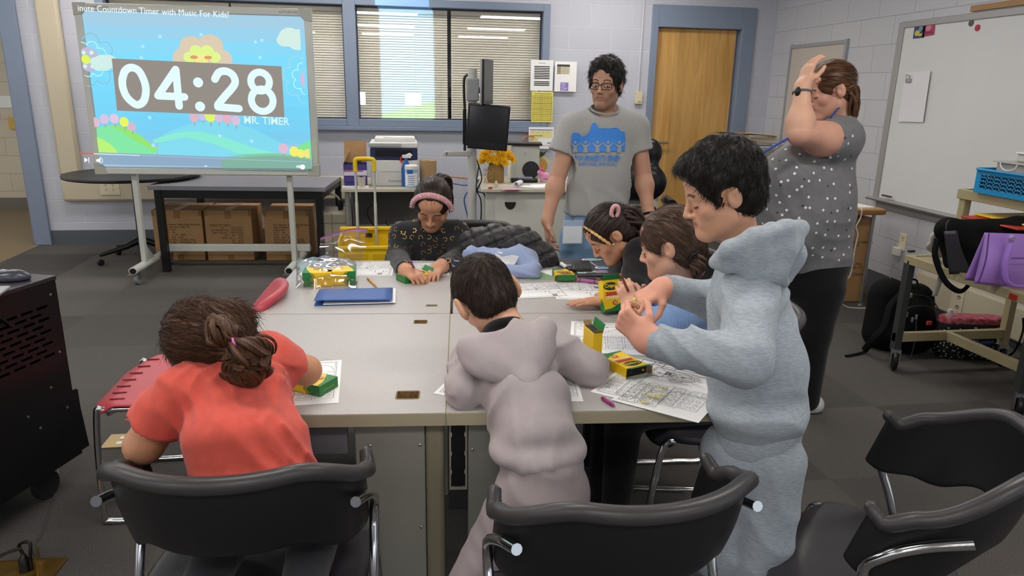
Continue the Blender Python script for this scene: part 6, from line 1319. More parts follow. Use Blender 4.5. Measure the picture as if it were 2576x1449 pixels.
s = SDF(); s.cap(J(1700, 870, 2.45) + V(0, 0, -.1), V(.72, 2.4, .47), .085, .07, .03).cap(V(.72, 2.4, .47), V(.7, 2.42, .08), .06, .045, .03); npmesh('trousers', s.mesh(.009), cloth('black_cotton', '101012'), R6)
MB().tube(spline([J(1562, 632, 2.43), J(1568, 660, 2.4), J(1560, 690, 2.38), J(1556, 720, 2.36)], 5), .0016, 5).build('necklace_cord', M('cord_brown', '4a3020', .6), R6, world=True)
m = MB(); X = Matrix.Translation(J(1572, 690, 2.36)) @ Matrix.Rotation(-.2, 4, 'Y'); m.prism(circ(0, 0, .012, .032, 20), -.002, .002, X @ Matrix.Rotation(math.pi / 2, 4, 'X')); m.build('white_patch', M('patch_white', 'c9c8c4', .7), R6, world=True)
pole = nv((.55, -.1, .75)); s = cap_hair(H6, .014, (.05, .62), -.085, True); s.disp(ridge(H6.c, pole, .001, 30)); hair('hair', H6, s, hm4, R6, pole, .0036, 600, .05, .0015, 12, 6, lift=.06, rev=True)
tail([J(1552, 535, 2.49), J(1580, 535, 2.48), J(1602, 560, 2.49), J(1614, 590, 2.5), J(1626, 612, 2.5)], [.018, .036, .042, .034, .012], hm4, R6, 'ponytail', .28, 30, 8)
m = MB(); c_ = J(1547, 532, 2.44); m.tube([c_ + V(.013 * math.cos(t_), -.006 * math.sin(t_), .022 * math.sin(t_)) for t_ in [6.283 * k / 18 for k in range(18)]], .0075, 8, closed=True); m.build('scrunchie', M('pink_satin', 'd9a5a5', .5), R6, world=True)
m = MB()
for st_ in range(2):
    P = []
    for i in range(50):
        a = math.pi * (-.02 + 1.04 * i / 49); ph = i * 1.1 + st_ * math.pi; P.append(H6((.092 + .002 * math.cos(ph)) * math.cos(a), .035 + .025 * math.sin(a) + .003 * math.sin(ph), -.004 + .107 * math.sin(a)))
    m.tube(P, .0038, 6)
m.build('gold_headband', M('gold_braid', 'cfa869', .4, .4), R6, world=True); MB().ell(J(1543, 615, 2.405), (.004,) * 3, 10).build('earring', M('silver', 'd9d9d9', .15, 1.), R6, world=True)

# ---- child in the blue fleece
R7 = person('child in a light blue fleece with a short brown ponytail', (1.0, 2.05, 0))
H7 = Fr(J(1688, 618, 2.06), (-.78, .5, -.3), (-.25, .2, .95), .92, .88)
nk = J(1722, 712, 2.06); hd = head_sdf(H7, nk, .044, h=.0034); hc = skin_col(hd[0], H7, 'd3a287')
sN = J(1738, 775, 1.98); sF = J(1690, 762, 2.2); eN = J(1640, 835, 1.86); wN = J(1590, 775, 1.99); eF = J(1625, 790, 2.22); wF = J(1610, 762, 2.1)
h1 = hand_sdf(wN, (-.32, .3, .88), (.2, .9, -.2), 'L', .13, ((.7, .9, .5),) * 4, (.6, .6), E_=wN + (eN - wN) * .2, rE=.026, rW=.022); h2 = hand_sdf(wF, (-.6, -.1, .6), (.3, -.9, -.2), 'R', .13, ((.7, .9, .5),) * 4, (.6, .6))
bv, bf = join([hd, h1, h2]); npmesh('body', (bv, bf), skin_mat(), R7, np.concatenate([hc, cols(h1[0], 'dba78e'), cols(h2[0], 'dba78e')]))
s = SDF(); s.cap(J(1750, 900, 2.02), J(1735, 800, 2.06), .115, .105, .05).cap(sN, sF, .055, .055, .05).cap(sN, eN, .058, .056, .03).cap(eN, wN, .056, .04, .02).cap(sF, eF, .052, .05, .03).cap(eF, wF, .05, .036, .02).cap(sN * .5 + sF * .5, nk, .06, .045, .03)
s.lcut(wN + (eN - wN) * .1, wN - eN, .06); s.ell(H7(0, -.02, -.105), (.045, .045, .03), k=.01, sub=True); s.folds(.007, (.6, .3, .6), 40, .7).disp(lambda X, Y, Z: -.0016 * _vn(X, Y, Z, 330))
npmesh('fleece', s.mesh(.005), M('blue_fleece', '7fa2d6', .95, bump=.9, bscale=260, bdist=.004, noise=.2, nscale=120, sheen=.4, spec=.1), R7)
s = SDF()
for dy in (-.08, .08): s.cap(V(1.0, 2.05 + dy, .52), V(.66, 2.03 + dy, .5), .08, .062, .03).cap(V(.66, 2.03 + dy, .5), V(.66, 2.06 + dy, .09), .06, .045, .03)
s.cap(V(1.0, 2.05, .52), V(.97, 2.05, .6), .11, .1, .04); npmesh('trousers', s.mesh(.008), cloth('black_cotton', '101012'), R7)
for dy in (-.08, .08): s = SDF(); s.cap((.68, 2.06 + dy, .04), (.58, 2.06 + dy, .035), .036, .03).cut((0, 0, .002), (0, 0, -1)); npmesh('shoe', s.mesh(.006), M('shoe_grey', '8f8c86', .6), R7)
hm7 = hair_mat('hair_mid_brown', '2b1d15', '6d5240', .45, .8); pole = nv((.55, -.3, -.35)); s = cap_hair(H7, .014, (.075, .35), -.095, True); s.disp(ridge(H7.c, pole, .0012, 34)); hair('hair', H7, s, hm7, R7, pole, .0034, 1500, .05, .0014, 14, 6, rev=True)
tail([J(1742, 642, 1.99), J(1755, 660, 1.98), J(1756, 690, 1.99), J(1748, 722, 2.0)], [.018, .026, .022, .006], hm7, R7, 'ponytail', .28, 24, 6)
MB().tube(spline([J(1736, 652, 1.97), J(1744, 640, 1.96), J(1754, 634, 1.975)], 4), .006, 8).build('hair_tie', blackp, R7, world=True)

# ---- woman in the grey dotted blouse, hand on her head
R8 = person('woman in a grey speckled blouse and black trousers pressing one hand to her forehead', (1.35, 2.95, 0))
H8 = Fr(J(2088, 228, 3.0), (-.93, .1, -.32), (-.28, .05, 1), .98, 1.)
nk = J(2112, 300, 3.0); hd = head_sdf(H8, nk, .056, h=.0034); hc = skin_col(hd[0], H8, 'd3a08a')
sN = J(2112, 352, 2.9); eN = J(2013, 335, 2.78); wN = J(2018, 222, 2.84)
h1 = hand_sdf(wN, (.25, .15, .9), (.9, .2, -.1), 'L', .17, ((.35, .4, .2),) * 4, (.3, .2), E_=eN, rE=.052, rW=.031, h=.003); u1 = SDF().cap(sN, eN, .075, .055, .03).ell(sN * .55 + eN * .45 + V(0, 0, -.02), (.07, .06, .06), k=.04).mesh(.006)
bv, bf = join([hd, h1, u1]); npmesh('body', (bv, bf), skin_mat(), R8, np.concatenate([hc, cols(h1[0], 'd9a98f'), cols(u1[0], 'd9a48e')]))
s = SDF(); s.cap(J(2052, 640, 2.98), J(2040, 520, 2.98), .165, .185, .06, n=(0, 1, 0), f=.85).cap(J(2040, 520, 2.98), J(2060, 400, 3.0), .185, .16, .06, n=(0, 1, 0), f=.85).ell(J(1980, 445, 2.95), (.125, .14, .12), k=.1).ell(J(1980, 560, 2.96), (.13, .14, .17), k=.1).cap(J(2110, 350, 2.92), J(2095, 340, 3.1), .085, .08, .06).cap(J(2105, 330, 3.0), J(2112, 305, 3.0), .075, .062, .05)
s.cap(J(2118, 350, 2.92), J(2088, 352, 2.87), .088, .082, .04).lcut(J(2083, 350, 2.86), eN - sN, .12).cut(J(2050, 672, 2.98), (.12, 0, -1)).ell(J(2108, 288, 3.0), (.055, .06, .03), k=.01, sub=True)
s.folds(.011, (.7, .1, .7), 28, .8); bl = npmesh('blouse', s.mesh(.0075), cloth('grey_blouse', '77777a', .25, 700, .12, 40), R8)
def dot(mb, p, a, b_, N_, r): mb.add([p + (a * math.cos(t_) + b_ * math.sin(t_)) * r for t_ in [6.283 * k / 8 for k in range(8)]], [tuple(range(8))])
rnd = random.Random(5); pts = [(x + rnd.uniform(-12, 12), y + rnd.uniform(-12, 12)) for x in range(1895, 2165, 30) for y in range(330, 670, 32)]
on_surface(bl, pts, R8, 'white_dots', M('dot_white', 'e6e6e6', .6), .006, dot); on_surface(bl, [(x + rnd.uniform(-14, 14), y + rnd.uniform(-14, 14)) for x in range(1900, 2165, 60) for y in range(345, 670, 60)], R8, 'dark_dots', M('dot_dark', '33352f', .6), .005, dot)
s = SDF(); s.cap(J(2050, 665, 2.98), J(2045, 700, 2.98), .16, .15, .04, n=(0, 1, 0), f=.85)
for dy in (-.08, .08): a = J(2045, 720, 2.98) + V(0, dy, 0); s.cap(a, V(a.x - .03, 2.95 + dy, .4), .1, .072, .04).cap(V(a.x - .03, 2.95 + dy, .4), V(a.x - .02, 2.95 + dy, .06), .072, .055, .03)
npmesh('trousers', s.mesh(.009), cloth('black_cotton', '101012'), R8)
for dy in (-.08, .08): a = J(2045, 720, 2.98); s = SDF(); s.cap((a.x + .02, 2.95 + dy, .04), (a.x - .15, 2.95 + dy, .035), .045, .04).cut((0, 0, .002), (0, 0, -1)); npmesh('shoe', s.mesh(.008), M('shoe_white'), R8)
hm8 = hair_mat('hair_auburn', '1e120c', '7a5334', .4, .7); pole = nv((.8, -.1, -.1)); s = cap_hair(H8, .011, (.055, .5), -.075, True); s.disp(ridge(H8.c, pole, .001, 30)); hair('hair', H8, s, hm8, R8, pole, .0036, 900, .06, .0014, 13, 5, lift=.05, rev=True)
tail([J(2118, 222, 2.95), J(2138, 225, 2.95), J(2143, 260, 2.95), J(2142, 300, 2.96), J(2152, 328, 2.96)], [.018, .035, .038, .028, .006], hm8, R8, 'ponytail', .26, 30, 12)
m = MB(); a, b_ = ax(wN - eN); c_ = wN + (eN - wN) * .1; m.tube([c_ + (a * math.cos(t_) + b_ * math.sin(t_)) * .034 for t_ in [6.283 * k / 22 for k in range(22)]], .006, 8, closed=True); bnd = m.build('fitness_band', M('band_grey', '5e6266', .5), R8, world=True); MB().ell(c_ + V(-.03, -.018, .004), (.01, .016, .02), 14).build('band_display', blackp, bnd, world=True)
lan = cloth('royal_blue_lanyard', '27418f')
m = MB(); m.tube(spline([J(2112, 270, 2.94), J(2100, 282, 2.9), J(2090, 296, 2.88)], 4), .004, 6); P = spline([J(2000, 338, 2.79), J(1970, 355, 2.78), J(1940, 372, 2.785), J(1905, 392, 2.79)], 5); m.tube(P, .004, 6, flat=2.4); m.build('lanyard', lan, R8, world=True)
# ---------------------------------------------------------------- colouring pages
TZ = .7305
def blob(rnd, cx, cy, r, n=14, e=.25, asp=1.):
    ph = [rnd.uniform(0, 6.28) for _ in range(3)]; return [(cx + r * asp * (1 + e * math.sin(2 * a + ph[0]) * .5 + e * math.sin(3 * a + ph[1]) * .5) * math.cos(a), cy + r * (1 + e * math.sin(2 * a + ph[0]) * .5) * math.sin(a)) for a in [2 * math.pi * k / n for k in range(n)]]
K1 = '4a4a4c'; K2 = '2a2a2c'
def page_art(seed=1, tint=None, swatch=False):
    def art(A, w, h):
        rnd = random.Random(seed); sx, sy = w / .216, h / .279; L = .0011
        def q(l): return [(a * sx, b_ * sy) for a, b_ in l]
        A.line(q([(.012, .135), (.012, .267), (.204, .267), (.204, .135)]), L, K1, True); A.line(q([(.016, .139), (.016, .263), (.2, .263), (.2, .139)]), L * .7, K1, True)
        for c in range(4):
            x0 = .012 + c * .0495; x1 = x0 + .043; A.line(q([(x0, .014), (x1, .014), (x1, .128), (x0, .128)]), L, K1, True)
            for r_ in range(5):
                for k in range(2):
                    cx = x0 + .012 + k * .019 + rnd.uniform(-.002, .002); cy = .026 + r_ * .0215 + rnd.uniform(-.002, .002); rr = rnd.uniform(.006, .0095); b_ = q(blob(rnd, cx, cy, rr, 12, .5, rnd.uniform(.8, 1.2)))
                    if tint and c in (tint[0],) and rnd.random() < .6: A.fill(b_, tint[1])
                    if swatch and c == 0 and r_ == 3: A.fill(b_, ('2f7fc8', 'c07a45')[k])
                    A.line(b_, L * .8, K1, True)
                    kind = rnd.randrange(3)
                    if kind == 0: A.line(q([(cx - rr * .6, cy), (cx + rr * .6, cy + rr * .2)]), L * .6, K1)
                    elif kind == 1: A.line(q(circ(cx, cy, rr * .45, rr * .4, 8)), L * .6, K1, True)
                    else: A.line(q([(cx - rr * .4, cy - rr * .5), (cx, cy + rr * .3), (cx + rr * .5, cy - rr * .3)]), L * .6, K1)
        A.line(q([(.04, .222), (.04, .26), (.075, .26), (.075, .222)]), L * 1.8, K2, True)
        for k, (cx, cy, r) in enumerate(((.024, .235, .005), (.03, .247, .004), (.026, .256, .005), (.033, .228, .0035))): A.line(q(circ(cx, cy, r, r * .8, 9)), L * .7, K1, True)
        # lying puppy: head, ears, nose, collar, body, legs, tail
        sp = lambda l, c=False: [(p.x, p.y) for p in spline([V(a, b_, 0) for a, b_ in q(l)], 4, c)]
        A.line(sp([(.085, .19), (.1, .207), (.122, .208), (.138, .195), (.14, .178), (.125, .164), (.1, .163), (.086, .174)], True), L * 1.2, K2, True)
        A.line(sp([(.088, .2), (.07, .212), (.062, .196), (.074, .182), (.086, .186)]), L * 1.2, K2); A.line(sp([(.1, .163), (.088, .148), (.104, .143), (.116, .152), (.118, .163)]), L * 1.2, K2)
        A.fill(q(circ(.112, .185, .0065, .004, 12)), K2); A.line(q(circ(.1, .192, .0015, n=8)), L, K1, True); A.line(q(circ(.1, .177, .0015, n=8)), L, K1, True); A.line(sp([(.118, .185), (.128, .19), (.13, .181), (.118, .183)]), L * .8, K1)
        for d in (0, .006): A.line(sp([(.138 + d, .2), (.15 + d, .187), (.14 + d, .17)]), L * 1.2, K2)
        A.line(q(circ(.16, .176, .004, n=10)), L, K1, True); A.line(sp([(.142, .203), (.165, .213), (.19, .2), (.198, .18)]), L * 1.1, K2); A.line(sp([(.14, .165), (.155, .15), (.185, .143), (.199, .146)]), L * 1.1, K2); A.line(sp([(.15, .16), (.17, .155), (.195, .158), (.198, .166), (.175, .168)]), L, K1)
        A.line(sp([(.085, .236), (.1, .25), (.118, .244), (.14, .252), (.155, .236), (.13, .226), (.1, .228)], True), L, K1, True); A.fill(q(circ(.09, .248, .004, .003, 8)), K2); A.line(sp([(.16, .235), (.175, .25), (.195, .24)]), L, K1); A.line(sp([(.03, .2), (.045, .206), (.06, .196), (.05, .183), (.034, .186)], True), L, K1, True); A.line(sp([(.022, .165), (.04, .176), (.06, .168), (.07, .155), (.05, .146), (.03, .15)], True), L * .9, K1, True)
    return art
def page(label, P0, ang, seed, w=.216, h=.279, z=TZ, tint=None, swatch=False, th=.0005, txt=True):
    """P0: the sheet's lower left corner on the desk, ang: direction of its lower edge"""
    X = Matrix.Translation(V(P0.x, P0.y, z)) @ Matrix.Rotation(ang, 4, 'Z')
    t = sheet('coloring_page', label, 'coloring page', X, w, h, 'f3f3f4', th, 'coloring pages on the desks', page_art(seed, tint, swatch))
    if txt: text('title_lettering', 'I love my\n  PUPPY!', .0115, inkm(K2), Matrix.Translation(Matrix.Translation(X.translation).inverted() @ X @ V(.052 * w / .216, .2245 * h / .279, .0013)) @ Matrix.Rotation(ang + math.pi / 2, 4, 'Z'), t, bold=.0004, sx=.62)
    return t
def ang(a, b): return math.atan2(b.y - a.y, b.x - a.x)
b1, c1 = PZ(1545, 1010, TZ), PZ(1757, 1066, TZ); a1_ = ang(b1, c1)
page('coloring page with yellow tinted bread drawings, hanging over the desk edge', c1 - V(math.cos(a1_), math.sin(a1_), 0) * .216, a1_, 3, z=TZ + .0018, tint=(1, 'e3dc86'))
page('coloring page half hidden under the one that hangs over the desk edge', c1 - V(math.cos(a1_), math.sin(a1_), 0) * .225 + V(-.03, .05, 0), a1_ + .03, 4)
b2, a2_ = PZ(1441, 903, TZ), PZ(1447, 807, TZ); page('coloring page with one blue shape, under the standing boy\'s hands', b2 + V(.003, .06, 0), ang(b2, a2_) - math.pi / 2, 5, swatch=True)
p3 = PZ(1470, 1014, TZ); page('coloring page under the right arm of the boy in the taupe hoodie', p3 + V(-.214, .035, 0), -.12, 6)
p4 = PZ(1090, 990, TZ); page('coloring page sticking out left of the boy in the taupe hoodie', p4, ang(p4, PZ(1142, 998, TZ)), 7, .205, .26, txt=False)
p5 = PZ(852, 1013, TZ); page('coloring page under the crayon box beside the coral t-shirt', p5 + V(-.216, -.012, 0), .05, 8, txt=False)
p6 = PZ(995, 658, TZ); page('coloring page at the far desk edge behind the bag of crayon boxes', p6 + V(.0, -.01, 0), math.pi - .05, 9, .2, .232, z=TZ)
p7 = PZ(1130, 657, TZ); page('coloring page under the hands of the girl with the pink headband', V(.17, 2.985, 0), math.pi + .02, 10, .2, .22, txt=False)
p8 = PZ(1400, 710, TZ); page('coloring page right behind the head of the boy in the taupe hoodie', p8 + V(0, 0, 0), math.pi + .06, 11, .216, .2, z=TZ + .0006)
p9 = PZ(1515, 712, TZ); page('coloring page with orange and blue shapes beside the black sleeve', p9 + V(.0, .0, 0), math.pi - .16, 12, .19, .235, swatch=True, txt=False)
def g_(A, w, h): A.fill([(0, 0), (w * .6, 0), (w * .45, h), (0, h)], '8fb98a'); [A.line([(w * .65, h * k), (w * .93, h * k)], .002, '9a9a9a') for k in (.2, .35, .5, .65, .8)]
sheet('leaflet', 'green and white leaflet beside the light blue jacket', 'leaflet', Matrix.Translation(PZ(1335, 706, TZ)) @ Matrix.Rotation(.25, 4, 'Z'), .2, .13, art=g_)

# ---------------------------------------------------------------- crayon boxes
cy = M('box_yellow', 'efc70d', .45); cg = M('box_green', '1f7a3c', .45); cgd = M('box_dark_green', '12492a', .5); crd = M('box_red', 'c23a22', .5); cbr = M('box_inside', '8a6f45', .8)
def XR_(rx=0, ry=0, rz=0): return (rx, ry, rz)
def crayon_box(label, loc, rot, flap=None, text_=True, L=.113, W=.07, H=.026, crayons=0, group='yellow and green crayon boxes'):
    t = thing('crayon_box', label, 'crayon box', loc, 0, group); t.rotation_euler = rot
    MB().bb((0, 0, 0), (W, L, H)).build('carton', cy, t, bev=.0008)
    m = MB(); e = .0003
    m.poly([(0, 0, H + e), (W, 0, H + e), (W, L * .28, H + e), (W * .72, L * .2, H + e), (W * .4, L * .1, H + e), (0, L * .06, H + e)]); m.poly([(0, 0, -e), (0, L * .3, -e), (W, L * .3, -e), (W, 0, -e)])
    m.poly([(0, -e, 0), (W, -e, 0), (W, -e, H), (0, -e, H)])
    for x in (-e, W + e): m.poly([(x, 0, 0), (x, L * .24, 0), (x, L * .36, H / 2), (x, L * .24, H), (x, 0, H)])
    m.build('green_print', cg, t, smooth=False)
    m = MB(); X = T(0, 0, H + .0006)
    for x in (-.0006, W + .0006):
        XX = Matrix(((0, 0, 0, x), (1, 0, 0, 0), (0, 1, 0, 0), (0, 0, 0, 1)))
        for k in (.03, .07): m.stroke([(L * (.24 + k), 0), (L * (.36 + k), H / 2), (L * (.24 + k), H)], .0014, X=XX)
    m.build('chevrons', cgd, t, smooth=False)
    if text_:
        R_ = T(0, 0, H + .0006); o1 = MB(R_).poly([(a, b_, 0) for a, b_ in circ(W * .45, L * .8, W * .4, L * .13, 20)]); ov = o1.build('dark_oval', M('box_oval', '23351c', .5), t, smooth=False)
        text('maker_lettering', 'Crayola', .0165, cy, T(W * .12, L * .765, H + .0009), t, bold=.0004); o2 = MB(T(0, 0, H + .0007)); o2.poly([(W * .1, L * .5, 0), (W * .95, L * .5, 0), (W * .88, L * .56, 0), (W * .95, L * .62, 0), (W * .1, L * .62, 0), (W * .18, L * .56, 0)]); o2.build('red_banner', crd, t, smooth=False)
        text('crayons_lettering', 'CRAYONS', .0135, M('box_white', 'f0ead8', .5), T(W * .1, L * .4, H + .001), t, bold=.0004); MB(T(0, 0, H + .0007)).poly([(a, b_, 0) for a, b_ in circ(W * .6, L * .27, W * .14, L * .075, 16)]).build('red_disc', crd, t, smooth=False); text('count_lettering', '16', .012, M('box_white'), T(W * .52, L * .235, H + .001), t, bold=.0004)
        text('end_lettering', '16 CRAYOLA CRAYONS', .0042, cy, Matrix.Translation((W * .14, -.0006, H * .35)) @ FX, t)
    if flap is not None:
        MB(T(0, L, H, rx=flap)).bb((0, 0, -.0008), (W, .024, 0)).build('flap', cg, t); MB().bb((.0015, L - .001, .002), (W - .0015, L + .0006, H - .002)).build('dark_opening', slot_m, t)
        MB(T(0, L, 0, rz=.7)).bb((0, 0, .002), (.0008, .014, H - .002)).build('side_flap', cbr, t); MB(T(W, L, 0, rz=-.7)).bb((-.0008, 0, .002), (0, .014, H - .002)).build('side_flap', cbr, t)
        cc = ('d9c21a', '3a2a22', '2e3c8a', 'c4441f', '3f7a32', '7a3a86')
        for k in range(crayons): x = W * (k + .7) / (crayons + .4); MB().tube([(x, L - .02, H * .5), (x, L + .001, H * .5), (x, L + .006, H * .5)], [.0035, .0035, .0012], 8).build('crayon_tip', pmat(cc[k % 6]), t)
    return t
Pp = lambda px, py, z=TZ: PZ(px, py, z)
def boxpose(c0, c1): return ang(c0, c1)
q0, q1 = Pp(805, 1000), Pp(853, 972); crayon_box('closed crayon box lying on the coloring page beside the coral t-shirt', q0 + V(0, 0, .0022), (0, 0, ang(q0, q1)), .9)
q0, q1 = Pp(1476, 968), Pp(1560, 1006)
crayon_box('crayon box lying open with its green flap toward the desk edge', V(.585, 1.80, TZ), (0, 0, math.radians(-158)), .35, crayons=3)
crayon_box('crayon box standing on end with its green flap up', V(.478, 1.70, TZ + .001), (math.radians(90), 0, math.radians(97)), .25)
crayon_box('crayon box held upright in front of the blue fleece sleeve', PZ(1518, 797, TZ) + V(0, .03, .006), (math.radians(72), math.radians(0), math.radians(14)), .8, L=.105)
q0, q1 = Pp(1398, 700), Pp(1438, 702); crayon_box('open crayon box with crayon tips facing the front, beside the laptop', q1 + V(.006, .06, .002), (0, 0, math.pi - .03), -.9, crayons=6, L=.1, W=.072)
q0, q1 = Pp(995, 706), Pp(1062, 712); crayon_box('crayon box by the hands of the girl with the pink headband', Pp(997, 704), (0, 0, math.radians(-62)), .9, crayons=5)
for k, (px_, py_, zz, rr) in enumerate(((762, 722, 0, .02), (762, 722, .0262, .0), (823, 718, 0, .05), (823, 718, .0262, .03))):
    p_ = Pp(px_, py_) + (V(.0, .088, 0) if k < 2 else V(.105, 0, 0)); rr = (-math.pi / 2 if k < 2 else math.pi / 2) + rr; crayon_box(('bottom crayon box of the left pair inside the clear bag', 'top crayon box of the left pair inside the clear bag', 'bottom crayon box of the right pair inside the clear bag', 'top crayon box of the right pair inside the clear bag')[k], p_ + V(0, 0, zz + .001), (0, 0, rr), None, False, L=.105, W=.088)
# loose crayons and pencils
def crayon(label, a, b_, col, r=.0042, name='crayon'):
    a = Vector(a); b_ = Vector(b_); t = thing(name, label, 'crayon' if name == 'crayon' else name, a); d = b_ - a; L = d.length; d.normalize(); m_ = pmat(col, .45)
    MB().tube([d * 0, d * (L * .84)], r, 10).build('wrapper', m_, t); MB().tube([d * (L * .84), d * (L * .85), d * (L * .97), d * L], [r, r * .8, r * .35, r * .2], 10).build('tip', pmat(col, .3) if name == 'crayon' else M('pencil_wood', 'caa57a', .6), t)
    m = MB(); a_, c_ = ax(d)
    for q in (.12, .72): m.tube([d * (L * q), d * (L * (q + .03))], r * 1.04, 10)
    m.build('ring_print', M('ring_black', '26221f', .5), t); return t
crayon('purple crayon held by the girl in the gold flecked sweatshirt', PZ(1032, 655, .845), PZ(1046, 683, .742), '6a3a8c')
crayon('magenta crayon lying by the desk edge under the open box', PZ(1515, 1001, TZ + .005), PZ(1547, 1022, TZ + .005), 'a8307a', .0045)
crayon('orange crayon in the fist of the girl in the black cardigan', PZ(1534, 708, .83), PZ(1524, 730, .765), 'd5692c')
crayon('brown crayon held up by the child in the blue fleece', PZ(1561, 690, .93), PZ(1584, 740, .86), '8a4c2e')
crayon('yellow crayon in the hands of the standing boy', PY(1597, 792, 1.42), PY(1596, 748, 1.5), 'd2d832', .0048)
crayon('green crayon tip just beyond the elbow of the coral t-shirt girl', PZ(790, 915, .76), PZ(800, 909, .765), '3f6a35')
crayon('red crayon just left of the taupe hoodie', PZ(1148, 968, .745), PZ(1139, 962, .745), 'b0302a')
crayon('yellow pencil lying behind the blue folder', PZ(925, 700, TZ + .004), PZ(951, 725, TZ + .004), 'd99a2b', .0036, 'pencil')
t = crayon('fat pink and purple marker lying in front of the laptop', PZ(1452, 704, TZ + .008), PZ(1512, 711, TZ + .008), 'b0629c', .0075, 'marker')
# blue folder
p0 = Pp(790, 770); a0 = ang(p0, Pp(982, 765)); t = thing('folder', 'blue paper folder with white papers inside, lying on the back left desk', 'folder', V(p0.x, p0.y, TZ), a0); bf_ = M('folder_blue', '2f5aa0', .5)
MB().bb((0, 0, 0), (.262, .19, .001)).build('back_cover', bf_, t); MB(T(0, 0, .004, rx=.0)).bb((.03, -.001, 0), (.272, .18, .002)).build('papers', paper, t)
MB().grid(lambda u, v: V(.262 * u, .19 * v - .002, .0135 * (1 - v) ** .7 * (1 - .35 * u) + .0065), 8, 8).build('front_cover', bf_, t, solid=.001)
# laptop, phone, marker
p0 = Pp(1425, 704); t = thing('laptop', 'closed dark grey laptop covered in stickers on the back right desk', 'laptop', V(p0.x, p0.y, TZ), ang(p0, Pp(1545, 704)) + .01); lg = M('laptop_grey', '4c4d52', .4, metal=.4)
LW, LD = .205, .29; MB().bb((0, 0, .002), (LW, LD, .011)).build('base', M('laptop_base', '77797e', .4, metal=.5), t, bev=.002); ld_ = MB().bb((0, 0, .012), (LW, LD, .019)).build('lid', lg, t, bev=.003)
for x, y, rx, ry, c, c2 in ((.15, .05, .038, .022, 'e9e9ec', 'b08ab8'), (.165, .115, .03, .024, 'e9e9ec', '6fa2d8'), (.15, .262, .045, .02, 'e0ecec', '7cc4bc'), (.1, .05, .025, .018, 'ececec', '9a9a9a'), (.035, .08, .02, .016, 'ececec', 'c9c9c9'), (.03, .16, .018, .014, 'ececec', '9a9a9a'), (.125, .245, .02, .02, 'e6d6dc', 'd98aa0')): A = Art(Matrix.Translation((0, 0, .0192))); A.fill(circ(x, y, rx, ry, 18), c); A.fill(circ(x, y, rx * .75, ry * .7, 18), c2); A.build('sticker', inkm, t)
A = Art(Matrix.Translation((0, 0, .0192)))
A.fill([(.05, .03), (.085, .03), (.08, .075), (.045, .075)], 'd9e9e8'); A.fill([(.055, .04), (.078, .04), (.074, .068), (.051, .068)], 'a5c9c7'); A.build('sticker', inkm, t); A = Art(Matrix.Translation((0, 0, .0195))); A.line([(.125, .28), (.15, .14)], .008, '9a9ca2'); A.build('hinge_strip', inkm, t)
t = thing('phone', 'black phone in a gold edged case lying on the laptop', 'phone', PZ(1442, 683, TZ + .021), -.2); MB().bb((0, 0, 0), (.075, .15, .012)).build('case', M('phone_case', '3a352c', .3, metal=.4), t, bev=.004); MB().bb((.004, .004, .012), (.071, .146, .0128)).build('screen', scr, t)
t = thing('marker', 'white dry erase marker with black cap on the laptop', 'marker', PZ(1412, 663, TZ + .028)); e_ = PZ(1437, 681, TZ + .028) - t.location; MB().tube([(0, 0, 0), e_ * .62], .0075, 12).build('barrel', white_m, t); MB().tube([e_ * .6, e_], .0082, 12).build('cap', blackp, t)
# clear bag
clear = bpy.data.materials.new('clear_film'); clear.use_nodes = True; N = clear.node_tree.nodes; L = clear.node_tree.links; N.clear(); o_ = N.new('ShaderNodeOutputMaterial'); mxs = N.new('ShaderNodeMixShader'); tr = N.new('ShaderNodeBsdfTransparent'); tr.inputs[0].default_value = (.97, .95, .97, 1); gl = N.new('ShaderNodeBsdfGlossy'); gl.inputs['Roughness'].default_value = .12
lw = N.new('ShaderNodeLayerWeight'); lw.inputs[0].default_value = .35; ml = N.new('ShaderNodeMath'); ml.operation = 'MULTIPLY_ADD'; ml.inputs[1].default_value = .6; ml.inputs[2].default_value = .13; L.new(lw.outputs['Facing'], ml.inputs[0]); L.new(ml.outputs[0], mxs.inputs[0]); L.new(tr.outputs[0], mxs.inputs[1]); L.new(gl.outputs[0], mxs.inputs[2]); L.new(mxs.outputs[0], o_.inputs[0])
def crinkle(p, a=.004, f=60): return V(*[float(_vn(p.x + i * 3.1, p.y, p.z, f)) * a for i in range(3)])
t = thing('plastic_bag', 'clear zip bag holding crayon boxes, its pink and blue zip edge standing up', 'bag', PZ(815, 700, TZ)); lo_ = PZ(742, 725, TZ); hi_ = PZ(900, 668, TZ)
ctl = [(742, 722), (900, 720)]
def bagtop(u, v):   # pillow over the boxes
    b0 = PZ(745 + (898 - 745) * u, 726 - 58 * v, TZ); h = .062 * (math.sin(math.pi * min(max(u, 0), 1)) ** .35) * (math.sin(math.pi * v) ** .3); p = b0 + V(0, 0, h + .002); return p + crinkle(p, .007, 45) * (1 if .02 < u < .98 else .3)
MB().grid(bagtop, 36, 26).build('film', clear, t, world=True)
def bagup(u, v):    # open upper half standing behind the boxes
    a = PY(880 + 25 * u, 690, 2.85) if False else PY(800 + 110 * u, 672 - 4 * u, 2.82); b_ = PY(806 + 120 * u, 598 - 10 * u - 16 * math.sin(2.2 * u), 2.9); p = a.lerp(b_, v) + V(0, .03 * math.sin(3.1 * v), 0); return p + crinkle(p, .012 * (1 - v) * (.3 + v), 30)
MB().grid(bagup, 30, 24).build('film', clear, t, world=True)
